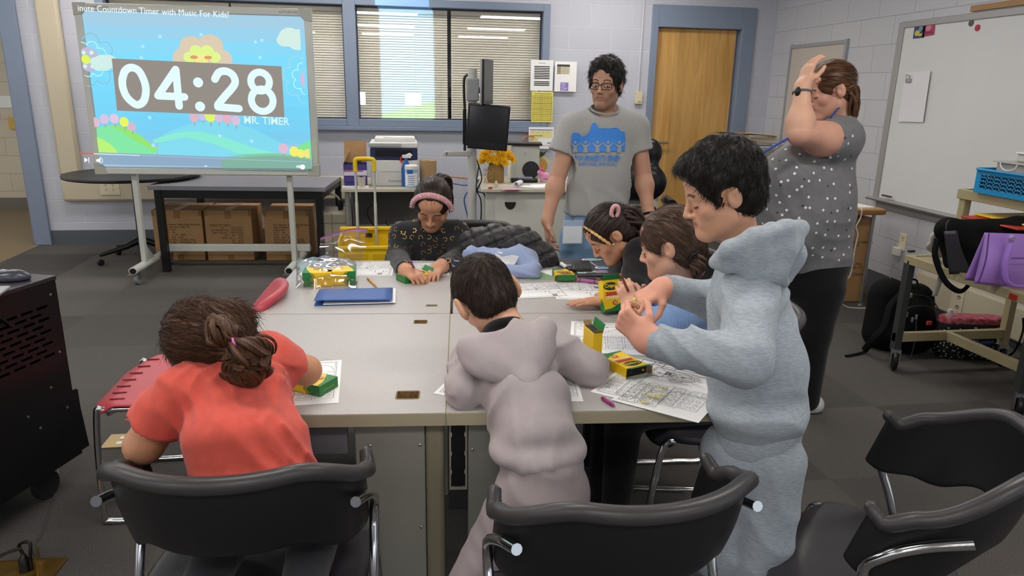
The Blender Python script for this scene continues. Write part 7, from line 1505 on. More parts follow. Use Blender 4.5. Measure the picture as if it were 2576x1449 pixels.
for nm, c, d0, d1 in (('pink_zip', 'b23a86', 1.0, .965), ('blue_zip', '8f9ad0', .95, .925), ('pink_zip', 'c77ab4', .9, .885)):
    m = MB(); m.grid(lambda u, v: bagup(u, d0 + (d1 - d0) * v) + V(0, -.0008, 0), 30, 1); m.build(nm, M('zip_' + c, c, .3, alpha=.85), t, world=True, solid=.0008)
crayon('orange crayon loose inside the right end of the clear bag', PZ(886, 690, TZ + .012), PZ(893, 708, TZ + .012), 'd0703a'); crayon('dark red crayon loose inside the right end of the clear bag', PZ(880, 700, TZ + .008), PZ(898, 712, TZ + .006), '7a2a22')

# ---------------------------------------------------------------- jackets on the desk
jb = M('puffer_black', '242125', .45, bump=.5, bscale=45, bdist=.01, sheen=.1); t = thing('puffer_jacket', 'black quilted puffer jacket with a blue hanging loop heaped on the desk', 'jacket', PZ(1290, 660, TZ))
s = SDF(); jp = [J(1195, 615, 3.08), J(1250, 612, 3.02), J(1310, 615, 2.98), J(1365, 650, 2.93)]
for a, b_, r in ((jp[0], jp[1], .075), (jp[1], jp[2], .085), (jp[2], jp[3], .075)): s.cap(a, b_, r, r * .95, .03)
s.cap(J(1255, 592, 3.06), J(1330, 598, 3.04), .035, .035, .02).cap(J(1375, 670, 2.9), J(1392, 690, 2.86), .04, .02, .02).cap(J(1215, 660, 2.98), J(1340, 670, 2.9), .06, .05, .04)
s.disp(lambda X, Y, Z: .009 * np.exp(-((np.abs(((X * .9 + Z * .5) / .075) % 1 - .5) - .5) * 9) ** 2) + .009 * np.exp(-((np.abs(((Z * .9 - X * .35 + Y * .3) / .062) % 1 - .5) - .5) * 8) ** 2)); s.folds(.008, (.8, .2, .6), 50, .8); s.cut((0, 0, TZ + .001), (0, 0, -1))
npmesh('shell', s.mesh(.005), jb, t); MB().tube(spline([J(1281, 582, 3.0), J(1292, 572, 3.0), J(1306, 571, 3.0), J(1314, 584, 3.0)], 6), .004, 6, flat=2).build('hanging_loop', M('loop_blue', '1f4fb0', .5), t, world=True)
lb = M('jacket_light_blue', '8f9fc4', .85, bump=.3, bscale=600, sheen=.2); t = thing('fleece_jacket', 'light blue hooded top with a white print heaped in front of the black jacket', 'jacket', PZ(1260, 695, TZ))
s = SDF(); s.cap(J(1230, 662, 2.84), J(1325, 655, 2.84), .05, .055, .04).cap(J(1270, 690, 2.74), J(1338, 690, 2.72), .04, .042, .04).cap(J(1185, 640, 2.9), J(1240, 650, 2.88), .035, .045, .03).cap(J(1300, 645, 2.86), J(1335, 670, 2.78), .045, .04, .03); s.folds(.022, (.5, .2, 1), 34, .9).folds(.012, (1, .2, -.3), 50, .7); s.cut((0, 0, TZ + .001), (0, 0, -1))
lj = npmesh('fabric', s.mesh(.0045), lb, t)
drape(lj, [[(1246, 636), (1262, 646), (1290, 641), (1306, 645), (1296, 664), (1286, 670), (1262, 664), (1248, 652)], [(1250, 630), (1266, 634), (1262, 640), (1252, 636)]], M('white_screenprint', 'c9ccd2', .7), t, 'white_print', .003)
MB().tube(spline([J(1185, 668, 2.86), J(1150, 672, 2.83), J(1134, 664, 2.84), J(1142, 656, 2.88), J(1185, 664, 2.9)], 6), .004, 6).build('drawcord', lb, t, world=True)

# ---------------------------------------------------------------- black AV cabinet, front left
t = thing('equipment_cabinet', 'black vented metal cabinet on casters at the left edge', 'cabinet', (-1.45, 2.1, 0), 0); ka = math.atan2(-.07, .22)
KC = V(-1.2, 2.6, 0); kd = V(-.075, -.225, 0).normalized(); ko = V(-kd.y, kd.x, 0)   # along side (towards the viewer), outward normal
ko = V(kd.y, -kd.x, 0) * -1 if V(kd.y, -kd.x, 0).x < 0 else V(kd.y, -kd.x, 0)
SM = Matrix(((kd.x, 0, -ko.x * -1, KC.x), (kd.y, 0, ko.y, KC.y), (0, 1, 0, 0), (0, 0, 0, 1)))  # side plane: x along, y up, z outward
bk = M('cabinet_black', '141315', .38, metal=.2); m = MB(SM); D0 = .7
slots = []
for r_ in range(9):
    for c in range(9):
        x = .05 + c * .062 + (r_ % 2) * .03; y = .70 - r_ * .0215; slots.append((x, y, .046, .0095))
ys = sorted(set([.12, .79] + [round(s_[1], 4) for s_ in slots] + [round(s_[1] + s_[3], 4) for s_ in slots]))
for i in range(len(ys) - 1):
    ya, yb = ys[i], ys[i + 1]; rs_ = [s_ for s_ in slots if abs(s_[1] - ya) < 1e-4]; xs = [0.] + [q for s_ in sorted(rs_) for q in (s_[0], s_[0] + s_[2])] + [D0]
    for k in range(0, len(xs), 2): m.bb((xs[k], ya, -.004), (xs[k + 1], yb, 0))
m.build('vented_side', bk, t, world=True, smooth=False)
m = MB(SM); m.bb((0, .12, -.75), (D0, .135, -.004)); m.bb((0, .12, -.75), (.006, .79, -.004)); m.bb((.0, .3, -.75), (D0, .31, -.01)); m.bb((D0 - .006, .12, -.75), (D0, .79, -.004)); m.bb((0, .12, -.756), (D0, .79, -.75)); m.build('carcass', bk, t, world=True)
m = MB(SM); m.bb((-.004, .785, -.76), (D0, .8, .003)); m.build('top', M('cabinet_top', '2b282f', .35), t, world=True, bev=.002)
for x, y in ((.03, .74), (.03, .53), (.09, .42), (.2, .36), (.035, .32), (.3, .5), (.16, .3)): MB(SM @ T(x, y, 0)).lathe([(0, 0), (.005, 0), (.005, .002), (0, .003)], 10).build('screw', steel, t, world=True)
m = MB(SM); m.tube([(.33, .64, .0), (.36, .69, .012), (.38, .70, .012)], .006, 6); m.tube([(.2, .68, .0), (.24, .72, .01)], .005, 6); m.build('cable_end', blackp, t, world=True)
m = MB(SM); m.bb((-.035, .13, -.03), (-.003, .36, -.01)); m.prism([(-.04, .13), (-.002, .13), (-.002, .37), (-.02, .37)], -.3, -.002); m.build('side_flap', bk, t, world=True)
for x, z in ((.12, -.06), (.6, -.06), (.1, -.65)):
    m = MB(SM @ T(x, .052, z)); m.lathe([(0, -.012), (.036, -.012), (.036, .012), (0, .012)], 24); c_ = m.build('caster', M('hub_grey', '5b5b5d', .5), t, world=True); MB(SM @ T(x, .052, z)).lathe([(.037, -.014), (.05, -.014), (.052, 0), (.05, .014), (.037, .014)], 28).build('tyre', M('rubber', '1f1f20', .7), c_, world=True)
mp_ = PZ(30, 705, .8); t = thing('computer_mouse', 'grey and silver computer mouse on the black cabinet', 'mouse', mp_, .1); s = SDF(); s.ell((0, 0, .01), (.058, .032, .028), k=.01).cut((0, 0, .001), (0, 0, -1)); o = npmesh('shell', s.mesh(.003), M('mouse_grey', '4a4c58', .25, metal=.3)); o.parent = t; MB().ell((-.02, 0, .018), (.03, .02, .021), 16).build('palm_rest', M('mouse_silver', '8b8d98', .25, metal=.4), t)
t = thing('laptop', 'corner of a thin silver laptop on the black cabinet at the left edge', 'laptop', PZ(28, 727, .8), .12); MB().bb((-.25, -.16, .001), (0, .0, .012)).build('base', M('silver_laptop', 'b9bcc4', .3, metal=.5), t, bev=.003)
t = thing('pen', 'blue and black pen lying behind the computer mouse', 'pen', PZ(5, 688, .805)); MB().tube([(-.1, 0, 0), (.03, 0, 0)], .004, 8).build('barrel', blackp, t); MB().tube([(.012, 0, 0), (.034, 0, 0)], .0044, 8).build('cap', M('pen_blue', '4a58b8', .4), t)
# floor outlets
brass = M('brass_plate', '9c7a3c', .3, metal=.8, noise=.2, nscale=30); p = PZ(172, 1404, 0)
t = thing('floor_outlet', 'brass floor outlet plate with open lid and plugs, bottom left corner', 'floor outlet', (p.x, p.y, 0), -.02); MB().bb((-.22, -.14, 0), (0, 0, .006)).build('plate', brass, t, bev=.001); MB().bb((-.2, -.125, .0062), (-.06, -.012, .008)).build('cover', M('brass_inner', 'ad8a48', .3, metal=.8), t)
MB(T(-.062, -.05, .008, rz=.35)).bb((0, -.05, 0), (.004, .03, .055)).build('lid', brass, t)
pg = thing('power_plug', 'black plug standing in the brass floor outlet', 'plug', (p.x - .095, p.y - .06, .0075)); MB().tube([(0, 0, 0), (0, 0, .04), (0, .005, .055)], [.016, .014, .006], 10).build('plug_body', blackp, pg); MB().tube(spline([(0, .005, .05), (-.01, .01, .085), (.02, .01, .09), (.02, .0, .05), (.018, 0, .0)], 6), .005, 8).build('cord_loop', blackp, pg); MB().tube(spline([(0, .0, .08), (-.05, -.02, .07), (-.16, -.08, .02), (-.3, -.15, .006)], 6), .005, 8).build('cord', blackp, pg)
cable('power_cable', 'thin grey cable running from the black cabinet to the brass floor outlet', [PZ(135, 1085, .03), PZ(147, 1150, .004), PZ(140, 1230, .004), PZ(110, 1330, .004), PZ(86, 1372, .004), PZ(88, 1395, .03)], .003, M('cable_grey', '4a4a4e', .4))
a, b_, c_ = PZ(252, 1130, 0), PZ(285, 1093, 0), PZ(322, 1132, 0); t = thing('floor_outlet', 'tan floor outlet plate with two white inserts under the red chair', 'floor outlet', (a.x, a.y, 0), .0); MB().bb((0, 0, 0), (.2, .12, .006)).build('plate', M('tan_plate', 'b49a68', .4, metal=.3), t, bev=.001)
for k in range(2): MB().bb((.05, .025 + k * .045, .006), (.12, .048 + k * .045, .0075)).build('insert', white_m, t)
# ---------------------------------------------------------------- right wall
wbm = M('whiteboard_face', 'd3d4d4', .22, noise=.03, nscale=2); wf = M('whiteboard_frame', '9f9d9c', .4, metal=.2)
def side(y0, y1, z0, z1, d0, d1): return (XR - d1, y0, z0), (XR - d0, y1, z1)
t = thing('whiteboard', 'large wall mounted whiteboard with grey frame and marker tray', 'whiteboard', (XR, 4.0, 1.3)); y1 = 5.06; y0 = 2.4
MB().bb(*side(y0, y1, .70, 1.95, 0, .018)).build('board_surface', wbm, t, world=True)
m = MB(); m.bb(*side(y1 - .03, y1 + .03, .69, 1.97, 0, .028)); m.bb(*side(y0, y1, 1.93, 1.975, 0, .028)); m.build('board_frame', wf, t, world=True, bev=.004)
m = MB(); m.prism([(0, 0), (.075, -.0), (.085, .012), (.075, .016), (.0, .02)], 0, y1 + .04 - y0, Matrix(((-1, 0, 0, XR), (0, 0, -1, y1 + .04), (0, 1, 0, .68), (0, 0, 0, 1)))); m.bb(*side(y0, y1, .62, .685, 0, .012)); m.build('marker_tray', wf, t, world=True)
m = MB(); m.bb(*side(3.0, 4.42, 1.985, 2.02, 0, .02)); tag(m.build('map_rail', M('rail_tan', 'a07a4e', .5)), 'tan cork rail mounted above the large whiteboard', 'rail')
p = PX(2300, 75, XR - .02)
t = thing('sticker', 'blue and yellow cartoon fruit sticker at the top left of the whiteboard', 'sticker', p); MB(RXM).bb((-.0, -.06, 0), (.115, .03, .001)).build('card', M('stk_navy', '2c3f6e', .5), t); A = Art(RXM @ T(0, 0, .0012)); A.fill(circ(.04, -.025, .026, .02), 'c9b83a'); A.fill(circ(.075, .0, .02, .02), '6a8fa0'); A.fill(circ(.085, -.04, .02, .01), 'b9b24a'); A.build('print', inkm, t)
p = PX(2324, 72, XR - .02); t = thing('sticker', 'pink and red sticker beside the navy sticker on the whiteboard', 'sticker', p + V(0, .0, .0)); MB(RXM @ T(0, 0, 0, rz=.05)).bb((.0, -.055, 0), (.11, .04, .001)).build('card', M('stk_red', 'a83a58', .5), t); A = Art(RXM @ T(0, 0, .0012)); A.fill(circ(.05, 0, .03, .02), 'cf7a8c'); A.line([(.02, -.03), (.09, -.03)], .012, '7a2a48'); A.build('print', inkm, t)
for px_, py_, c, lb in ((2444, 58, '5a5650', 'small dark round magnet near the top of the whiteboard'), (2460, 70, 'b0304a', 'small red round magnet near the top of the whiteboard')): o = MB(Matrix.Translation(PX(px_, py_, XR - .018)) @ RXM).lathe([(0, 0), (.02, 0), (.02, .006), (0, .008)], 18).build('magnet', pmat(c)); tag(o, lb, 'magnet')
p = PX(2260, 306, XR - .03); t = thing('paper_sheet', 'white sheet hanging from a clip at the left side of the whiteboard', 'paper', p); MB(RXM @ T(0, 0, 0, rz=.03)).bb((0, 0, 0), (.26, .345, .001)).build('sheet', M('paper_faint', 'd9d8dc', .7), t)
p = PX(2286, 200, XR - .034); t = thing('clip', 'small metal clip holding the sheet on the whiteboard', 'clip', p); MB(RXM).bb((-.025, -.02, 0), (.03, .006, .01)).build('jaw', steel, t, bev=.002); m = MB(RXM); m.tube([(-.015, .005, .008), (-.02, .035, .012), (0, .03, .012)], .003, 6); m.tube([(.015, .005, .008), (.022, .03, .012)], .003, 6); m.build('wire_arm', steel, t)
p = PX(2218, 494, XR - .05); o = MB(RXM @ T(0, 0, 0)).bb((0, 0, 0), (.06, .012, .02)); tag(put('x', None) if False else MB(Matrix.Translation(PX(2222, 494, XR - .045) + V(0, 0, .004)) @ RXM).bb((0, 0, 0), (.1, .012, .02)).build('board_eraser', M('eraser_brown', '5a4038', .7), bev=.003), 'small dark eraser at the left end of the marker tray', 'eraser')
t = thing('notice_board', 'small cream board in the corner behind the woman', 'board', (XR, 6.17, 1.4)); MB().bb(*side(5.75, 6.6, .9, 1.87, 0, .012)).build('board_surface', M('cream_board', 'bdb4aa', .6), t, world=True); m = MB(); m.bb(*side(5.72, 5.755, .88, 1.9, 0, .022)); m.bb(*side(6.595, 6.62, .88, 1.9, 0, .022)); m.bb(*side(5.75, 6.6, 1.865, 1.895, 0, .022)); m.build('board_frame', M('alu_trim', 'a3a8ae', .35, metal=.3), t, world=True)
# small outlet with charger, and cord
p = PX(2272, 610, XR); t = thing('power_outlet', 'ivory wall outlet with a white charger, left of the metal cart', 'outlet', p); MB(RXM).bb((-.04, -.06, 0), (.035, .065, .006)).build('plate', plate_m, t, bev=.002); h = MB(RXM); h.bb((-.012, .025, .006), (-.008, .04, .0065)); h.bb((.006, .025, .006), (.01, .04, .0065)); h.tube(circ3 if False else [(-.006, .018, .0065), (0, .014, .0065), (.006, .018, .0065)], .0015, 5); h.build('socket_slots', slot_m, t)
t = thing('charger', 'white cube charger plugged into the ivory outlet', 'charger', PX(2261, 632, XR - .008)); MB(RXM).bb((-.03, -.03, 0), (.03, .03, .035)).build('charger_body', white_m, t, bev=.004)
wc = M('white_cord', 'c9c6c0', .5)
cable('charging_cable', 'thin white cable looping from the charger to the wooden table', [PX(2262, 645, XR - .03), PX(2250, 665, XR - .03), PX(2240, 690, XR - .02), PX(2238, 720, XR - .02), PX(2233, 755, XR - .03), PZ(2222, 768, .006), PZ(2180, 775, .006), PZ(2130, 772, .006), PY(2112, 750, 4.45), PY(2118, 715, 4.42), PY(2140, 690, 4.4), PY(2150, 630, 4.4), PY(2158, 590, 4.4), PY(2154, 570, 4.4), PY(2165, 548, 4.39), PY(2168, 528, 4.38), PY(2160, 521, 4.42)], .0042, wc, 6)
# wooden table with carton
oak = M('oak_edge', '9a6a34', .45, noise=.25, nscale=14, stretch=(1, 6, 6)); t = thing('side_table', 'small oak topped table with round steel legs by the right wall', 'table', (3.0, 4.75, 0)); z = .7
MB().prism([(x, y) for x, y in rrect(.72, .62, .05)], z - .036, z - .002, T(-.06, -.0, 0)).build('tabletop', oak, t, bev=.006); MB().prism([(x, y) for x, y in rrect(.7, .6, .05)], z - .002, z, T(-.06, 0, 0)).build('top_laminate', M('oak_lam', 'a9814e', .4), t)
for x in (-.36, .23):
    for y in (-.25, .25): lg_ = MB().tube([(x, y, .02), (x, y, z - .03)], .013, 12).build('leg', steel, t); MB().lathe([(0, 0), (.02, 0), (.018, .012), (0, .02)], 12, T(x, y, 0)).build('foot_glide', steel, lg_)
carton('tall cardboard carton standing under the small oak table', (3.08, 4.6, 0), -.05, .42, .36, .62, ts=.028, group=None)
p = PY(2160, 520, 4.75); t = thing('paper_sheet', 'white papers lying flat on the small oak table', 'papers', (3.0, 4.55, z), .1); MB().bb((0, -.05, 0), (.24, .12, .008)).build('sheets', paper, t, smooth=False)
p = PY(2158, 500, 4.8); t = thing('tissue_box', 'white box with blue lettering standing on the small oak table', 'box', (3.1, 4.8, z)); MB().bb((-.06, -.035, 0), (.07, .035, .17)).build('carton', white_m, t, bev=.003); A = Art(FX @ T(0, 0, .036)); A.line([(.02, .03), (.045, .13)], .02, '2a56a8'); A.line([(.0, .05), (.05, .04)], .01, '2a56a8'); A.line([(.01, .12), (.05, .15)], .008, '6a9ad0'); A.build('blue_print', inkm, t); MB().ell((-.02, 0, .17), (.03, .02, .02), 12).build('tissue', paper, t)
# raceway + outlet behind the cart
r_ = MB(); r_.bb(*side(.6, 4.42, .06, .27, 0, .07)); structure('trim_7', r_, rc, bev=.015)
t = thing('power_outlet', 'double outlet on the beige raceway behind the metal cart', 'outlet', (XR - .07, 4.02, .16)); MB(RXM).bb((-.05, -.085, .0), (.06, .085, .004)).build('plate', M('ivory_plate2'), t, bev=.002); h = MB(RXM)
for zz in (-.03, .035): h.tube([(.02 + .012 * math.cos(a), zz + .012 * math.sin(a), .005) for a in [.628 * k for k in range(10)]], .0015, 5, closed=True); h.bb((.015, zz, .004), (.017, zz + .008, .006)); h.bb((.023, zz, .004), (.025, zz + .008, .006))
h.build('socket_slots', slot_m, t)
# metal cart
cm_ = M('cart_beige', 'a89c78', .4, metal=.1); cpost = M('cart_post', '4d4f50', .35, metal=.5); t = thing('metal_cart', 'beige and grey metal utility cart on casters at the right wall', 'cart', (2.95, 3.0, 0)); x0, x1 = 2.62, 3.3; ya, yb = 2.62, 3.35
cp = t.location
for x, y, zt in ((x0 + .02, yb - .02, .62), (x0 + .22, ya + .1, .62), (x1, yb - .02, 1.0), (x1, ya + .1, 1.0), (2.89, yb - .03, .98)):
    po_ = MB().bb((x - .02, y - .02, .12 if zt < .9 or x > 3 else .6), (x + .02, y + .02, zt)).build('post', cpost if zt < .9 else cm_, t, world=True, bev=.002)
    if x != 2.89: c_ = MB(T(x, y - .01, .058, rz=-.5) @ Matrix.Rotation(math.pi / 2, 4, 'Y')).lathe([(0, -.014), (.03, -.014), (.052, -.012), (.058, 0), (.052, .012), (.03, .014), (0, .014)], 22).build('caster', blackp, t, world=True); m = MB(T(x, y - .01, 0, rz=-.5)); m.bb((-.024, -.02, .105), (.024, .02, .125)); m.bb((.018, -.018, .04), (.022, .02, .11)); m.bb((-.022, -.018, .04), (-.018, .02, .11)); m.build('caster_fork', steel, c_, world=True)
m = MB(); m.bb((x0, ya - .1, .60), (x0 + .035, yb, .645)); m.bb((x0, yb - .03, .60), (x1, yb, .645)); m.bb((x0 + .01, ya - .1, .625), (x1, yb, .64)); m.bb((x0, ya - .72, .56), (x1, ya - .08, .642)); m.build('middle_shelf', cm_, t, world=True, bev=.003)
m = MB(); m.bb((2.86, 2.3, .945), (2.885, yb, .995)); m.bb((2.86, yb - .02, .945), (x1 + .02, yb, .995)); m.bb((2.87, 2.3, .98), (x1 + .02, yb, .99)); m.build('top_shelf', cm_, t, world=True, bev=.003)
m = MB(); m.bb((x0, yb - .035, .165), (x1, yb - .005, .215)); m.bar((2.94, yb - .03, .19), (2.97, 2.6, .19), .03, .05, up=(0, 0, 1)); m.build('lower_rail', cm_, t, world=True, bev=.002)
p = PX(2550, 748, x0 - .001); MB(Matrix.Translation(p) @ RXM).bb((-.02, -.01, 0), (.02, .014, .006)).build('red_switch', M('switch_red', 'a02a24', .4), t, world=True)
tag(MB(Matrix.Translation(PZ(2290, 636, .647)) @ Matrix.Rotation(.2, 4, 'Z')).bb((0, 0, 0), (.035, .02, .012)).build('binder_clip', M('clip_dark', '3a3a36', .4, metal=.5), bev=.002), 'tiny dark clip on the left corner of the cart shelf', 'clip')
cable('extension_cord', 'black power cord curving down behind the metal cart', [PY(2574, 800, 3.3), PY(2574, 830, 3.3), PY(2560, 870, 3.3), PZ(2540, 893, .02), PZ(2500, 893, .008)], .006, blackp)
# blue basket
bb_ = M('basket_blue', '1c8cc4', .35); bx, by, bw, bd, bh = 2.84, 2.78, .36, .44, .115; t = thing('basket', 'blue plastic basket with a pierced pattern on the cart top shelf', 'basket', (bx, by, .995))
def wall_(X, w, h, nx, nz):
    m = MB(X); mx_ = .03; m.bb((0, 0, 0), (w, .022, .003)); m.bb((0, h - .02, 0), (w, h, .003)); m.bb((0, 0, 0), (mx_, h, .003)); m.bb((w - mx_, 0, 0), (w, h, .003)); dx = (w - 2 * mx_) / nx; dz = (h - .042) / nz; r = min(dx, dz) / 2
    for i in range(nx):
        for k in range(nz):
            cx = mx_ + dx * (i + .5); cz = .022 + dz * (k + .5); m.tube([(cx + dx * .5 * math.cos(a), cz + dz * .5 * math.sin(a), .0015) for a in [.785 * q for q in range(8)]], .0022, 5, closed=True); m.tube([(cx, cz - dz * .5, .0015), (cx, cz, .0015)], .003, 5)
    return m
W1 = Matrix(((0, 0, -1, 0), (-1, 0, 0, bd), (0, 1, 0, 0), (0, 0, 0, 1))); W2 = FX
wall_(W1, bd, bh, 9, 4).build('pierced_wall', bb_, t, smooth=False); wall_(W2, bw, bh, 8, 4).build('pierced_wall', bb_, t, smooth=False); wall_(W2 @ T(0, 0, -bd), bw, bh, 8, 4).build('pierced_wall', bb_, t, smooth=False)
m = MB(); m.bb((0, 0, 0), (bw, bd, .003)); m.build('base', bb_, t); MB().tube([(x + bw / 2, y + bd / 2, bh) for x, y in rrect(bw + .02, bd + .02, .03)], .007, 8, closed=True, flat=1.).build('rim', bb_, t); MB().bb((.012, .012, .005), (bw - .01, bd - .01, bh - .03)).build('dark_contents', M('contents_dark', '1a2026', .7), t)
t = thing('storage_box', 'translucent white storage box standing in the blue basket', 'box', (bx + .03, by + .01, 1.10)); fr_ = M('frosted_white', 'c9c8c6', .3, alpha=.8); MB().prism([(x + .17, y + .2) for x, y in rrect(.3, .38, .03)], 0, .05).build('tub', M('grey_tub', 'aeaba8', .4), t, bev=.004); MB().prism([(x + .17, y + .2) for x, y in rrect(.33, .41, .03)], .05, .054).build('rim', M('grey_tub'), t); MB().prism([(x + .2, y + .19) for x, y in rrect(.25, .3, .03)], .055, .095).build('clear_lid', fr_, t, bev=.008); MB().prism([(x + .2, y + .19) for x, y in rrect(.27, .32, .04)], .095, .102).build('lid_rim', white_m, t, bev=.003)
MB(W1 @ T(.02, 0, .003)).tube([(.14 + .05 * math.cos(a), .052 + .035 * math.sin(a), .0) for a in [math.pi + math.pi * k / 12 for k in range(13)]], .003, 6).build('tub_handle', white_m, t)
# trays (red, yellow) under the top shelf
for c, dz, dx, lb in (('b8352a', 0, 0, 'red plastic tray between the cart shelves'), ('d9b51c', .012, .07, 'yellow plastic tray lying on the red tray')): tag(MB(Matrix.Translation(PY(2436, 545, 3.15) + V(dx, -.05, dz - .012))).bb((0, -.25, 0), (.3, .1, .009)).build('plastic_tray', pmat(c, .4), bev=.003), lb, 'tray')
# black laptop bag and purple tote on the middle shelf
nyl = M('black_nylon', '09090a', .8, bump=.3, bscale=500, spec=.2); t = thing('laptop_bag', 'black nylon laptop bag leaning on the cart shelf with its strap hanging', 'bag', (2.95, 2.9, .645))
def bpt(px_, py_, Y): return PY(px_, py_, Y)
poly_ = [(2362, 560), (2385, 548), (2470, 540), (2560, 540), (2620, 560), (2640, 640), (2600, 690), (2500, 730), (2400, 688), (2372, 640)]
s = SDF(); c1_ = bpt(2385, 578, 3.08); c2_ = bpt(2560, 575, 2.95); c3_ = bpt(2408, 655, 3.05); c4_ = bpt(2560, 672, 2.9)
for a, b_ in ((c1_, c2_), (c3_, c4_), (c1_, c3_), (c2_, c4_), ((c1_ + c3_) / 2, (c2_ + c4_) / 2), (c1_, c4_), (c2_, c3_)): s.cap(a, b_, .05, .05, .03)
s.folds(.003, (1, .2, .2), 40, .7); npmesh('bag_body', s.mesh(.008), nyl, t)
MB().tube(spline([bpt(2388, 552, 3.02), bpt(2380, 570, 3.0), bpt(2385, 620, 3.0), bpt(2400, 668, 2.99), bpt(2425, 690, 2.98)], 6), .003, 6).build('piping', M('piping_grey', '3a3a3c', .5), t, world=True)
m = MB(); m.grid(lambda u, v: bpt(2374 + 34 * u + 14 * v + 26 * u * v * v, 582 + 108 * v - 2 * u, 2.972 - .02 * u), 6, 10); m.build('vinyl_pocket', M('clear_vinyl_dark', '37383a', .25), t, world=True, solid=.002)
MB().tube(spline([bpt(2358, 600, 3.05), bpt(2352, 640, 3.03), bpt(2368, 690, 3.0), bpt(2390, 720, 2.97), bpt(2420, 732, 2.95), bpt(2450, 700, 2.95)], 7), .006, 6, flat=2.2).build('shoulder_strap', nyl, t, world=True)
pur = M('purple_leather', '9a74c2', .45, bump=.15, bscale=300); t = thing('tote_bag', 'purple leather tote bag standing in front of the black laptop bag', 'bag', (2.98, 2.75, .645)); Yt = 2.72
m = MB(); a, b_, c_, d_ = bpt(2480, 586, Yt + .02), bpt(2660, 592, Yt), bpt(2660, 735, Yt), bpt(2450, 712, Yt)
def tt(u, v): top = a.lerp(b_, u); bot = d_.lerp(c_, u); p = top.lerp(bot, v); return p + V(0, -.035 * math.sin(math.pi * v * .92) ** 1.4 * (1 - (2 * u - 1) ** 8), 0)
def tt2(u, v): p = tt(u, v); q = top = a.lerp(b_, u).lerp(d_.lerp(c_, u), v); return q + V(0, .05 * v + .006, 0)
m.grid(tt, 20, 14); m.grid(tt2, 20, 14); m.build('tote_body', pur, t, world=True, solid=.004); m = MB(); P = [tt(.035, v / 12) + V(0, -.004, 0) for v in range(13)]; m.tube(P, .0028, 6); m.build('edge_piping', M('purple_dark', '55347e', .5), t, world=True)
MB().tube(spline([bpt(2545, 590, Yt - .04), bpt(2541, 615, Yt - .055), bpt(2528, 660, Yt - .06), bpt(2528, 700, Yt - .06), bpt(2545, 718, Yt - .06), bpt(2585, 722, Yt - .06)], 7), .006, 6, flat=2.2).build('handle_strap', M('purple_light', '9a70c8', .4), t, world=True); MB().bb(bpt(2540, 606, Yt - .066), bpt(2552, 596, Yt - .06)).build('buckle', steel, t, world=True, bev=.002)
MB().tube([bpt(2545, 649, Yt - .05), bpt(2600, 650, Yt - .05)], .0025, 6).build('zip', M('purple_dark'), t, world=True)
t = thing('white_tote', 'crumpled white cloth bag hanging behind the black laptop bag', 'bag', bpt(2350, 600, 3.2)); s = SDF(); s.cap(bpt(2352, 598, 3.2), bpt(2362, 625, 3.2), .03, .025, .02, n=(0, 1, 0), f=.5).cap(bpt(2335, 620, 3.2), bpt(2365, 640, 3.2), .018, .02, .02, n=(0, 1, 0), f=.6); s.folds(.006, (1, 0, .3), 60, .7); npmesh('cloth', s.mesh(.005), M('cotton_white', 'bdb8ae', .85), t)
m = MB()
m.grid(lambda u, v: bpt(2345 + 12 * math.sin(v * 4) + 14 * u + 8 * v, 640 + 105 * v, 3.18 - .01 * u), 2, 14); m.build('ribbon', M('cotton_white'), t, world=True, solid=.0015)
# backpack
t = thing('backpack', 'black backpack with silver zips standing on the floor under the cart', 'backpack', (2.85, 3.62, 0)); s = SDF(); Yb = 3.62
s.cap((2.84, 3.66, .1), (2.84, 3.70, .30), .13, .115, .05, n=(0, 1, 0), f=.8).cap((2.97, 3.60, .1), (2.97, 3.64, .30), .12, .10, .05, n=(0, 1, 0), f=.8).cap((2.9, 3.54, .1), (2.93, 3.56, .22), .1, .09, .04, n=(0, 1, 0), f=.6).cap((2.78, 3.7, .08), (2.8, 3.72, .33), .07, .06, .04); s.folds(.006, (1, .2, .2), 34, .8).cut((0, 0, .002), (0, 0, -1)); npmesh('bag_body', s.mesh(.008), nyl, t)
for P in ([bpt(2265, 755, 3.52), bpt(2295, 742, 3.50), bpt(2340, 750, 3.48), bpt(2368, 790, 3.46)], [bpt(2268, 785, 3.50), bpt(2300, 770, 3.46), bpt(2345, 775, 3.45), bpt(2360, 810, 3.44)], [bpt(2305, 800, 3.44), bpt(2303, 850, 3.42), bpt(2290, 905, 3.42)]): MB().tube(spline(P, 6), .003, 6).build('zip', M('zip_grey', '3d3d42', .4, metal=.3), t, world=True)
for px_, py_ in ((2291, 742), (2294, 803), (2304, 796), (2280, 790)): MB(Matrix.Translation(bpt(px_, py_, 3.44))).bb((-.006, -.008, -.016), (.006, 0, .012)).build('zip_puller', steel, t, world=True, bev=.002)
MB(Matrix.Translation(bpt(2335, 812, 3.42))).bb((-.014, -.012, -.012), (.016, .0, .012)).build('red_badge', M('badge_red', 'b03a2a', .4), t, world=True, bev=.003)
MB().tube(spline([bpt(2265, 740, 3.6), bpt(2240, 770, 3.55), bpt(2225, 820, 3.5), bpt(2200, 850, 3.5), PZ(2175, 880, .02)], 7), .012, 8, flat=1.8).build('shoulder_strap', nyl, t, world=True); MB().tube(spline([bpt(2295, 722, 3.62), bpt(2288, 705, 3.62), bpt(2305, 705, 3.62), bpt(2310, 725, 3.6)], 6), .006, 8).build('grab_handle', nyl, t, world=True); MB().tube(spline([PZ(2175, 885, .01), PZ(2150, 892, .006), PZ(2128, 896, .006)], 5), .006, 6, flat=1.8).build('strap_tail', nyl, t, world=True)
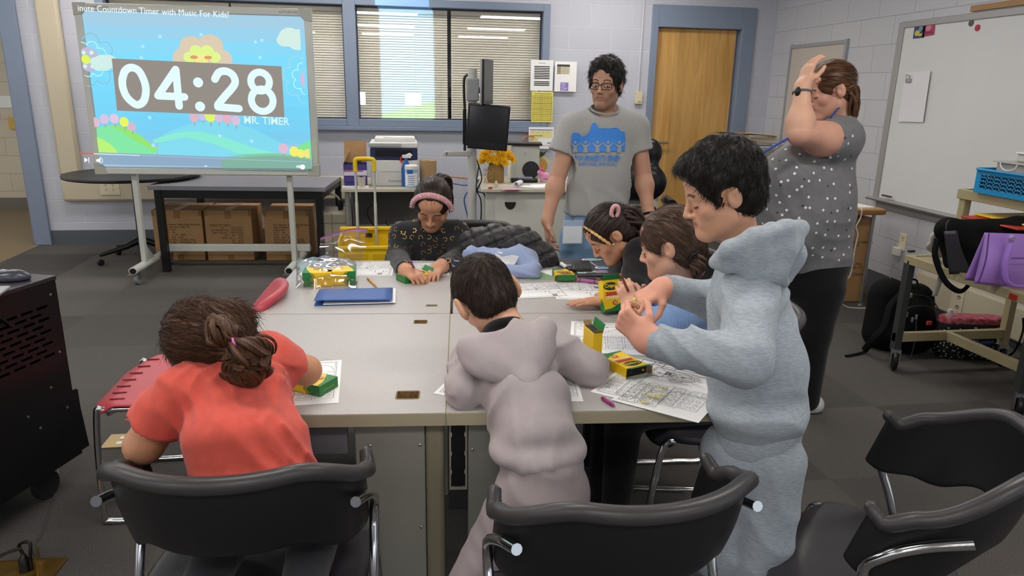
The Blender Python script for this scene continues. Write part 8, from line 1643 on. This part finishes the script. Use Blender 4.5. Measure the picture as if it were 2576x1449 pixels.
# dotted bag with red lining and water bottle
t = thing('dotted_bag', 'black white-dotted tote bag with red lining beside the backpack', 'bag', (3.18, 3.5, 0)); s = SDF(); s.cap((3.13, 3.5, .07), (3.30, 3.46, .07), .11, .11, .05, n=(0, 1, 0), f=.8).cap((3.12, 3.5, .17), (3.31, 3.46, .16), .10, .10, .05, n=(0, 1, 0), f=.75).cut((3.2, 3.5, .215), (.0, 0, 1)).cut((0, 0, .002), (0, 0, -1)).folds(.004, (1, 0, .3), 40, .7); db = npmesh('bag_body', s.mesh(.008), M('black_cotton_bag', '121214', .8), t)
rnd = random.Random(6); on_surface(db, [(x + rnd.uniform(-5, 5), y + rnd.uniform(-5, 5)) for x in range(2350, 2520, 11) for y in range(830, 940, 11)], t, 'white_dots', M('dot_cream', 'bdb8ac', .7), .0045, dot)
s = SDF(); s.cap((3.11, 3.5, .215), (3.31, 3.46, .215), .085, .085, .02, n=(0, 1, 0), f=.7).folds(.012, (1, .5, .2), 70, .7).cut((3.2, 3.5, .205), (0, 0, -1)).cut((3.2, 3.5, .245), (0, 0, 1)); npmesh('red_lining', s.mesh(.006), M('lining_red', '8e2436', .6, col2='c46a78', nscale=40), t)
MB().tube(spline([bpt(2425, 878, 3.4), bpt(2450, 868, 3.38), bpt(2495, 862, 3.38)], 6), .012, 8).build('navy_edge', M('navy_cloth', '1f2a52', .8), t, world=True)
t = thing('water_bottle', 'clear plastic water bottle with white cap in the dotted bag', 'bottle', (3.085, 3.5, .16)); MB().lathe([(0, 0), (.03, 0), (.032, .02), (.032, .08), (.012, .105), (.012, .11)], 18).build('bottle', M('pet_clear', 'cfd6da', .1, alpha=.4), t); MB().lathe([(.014, .105), (.014, .122), (0, .122)], 14).build('cap', white_m, t)
# waste bag seen between the jacket and the man
t = thing('waste_bin', 'grey bin with a clear liner behind the far desk edge', 'bin', (.62, 3.75, 0)); MB().lathe([(.0, 0), (.14, 0), (.17, .4), (.165, .4), (.135, .01), (0, .01)], 28).build('bin', M('bin_grey', '6f706c', .5), t); MB().lathe([(.172, .405), (.18, .34), (.178, .25)], 40).build('liner', M('liner_clear', 'b9bdb4', .25, alpha=.6, bump=1., bscale=30, bdist=.01), t)
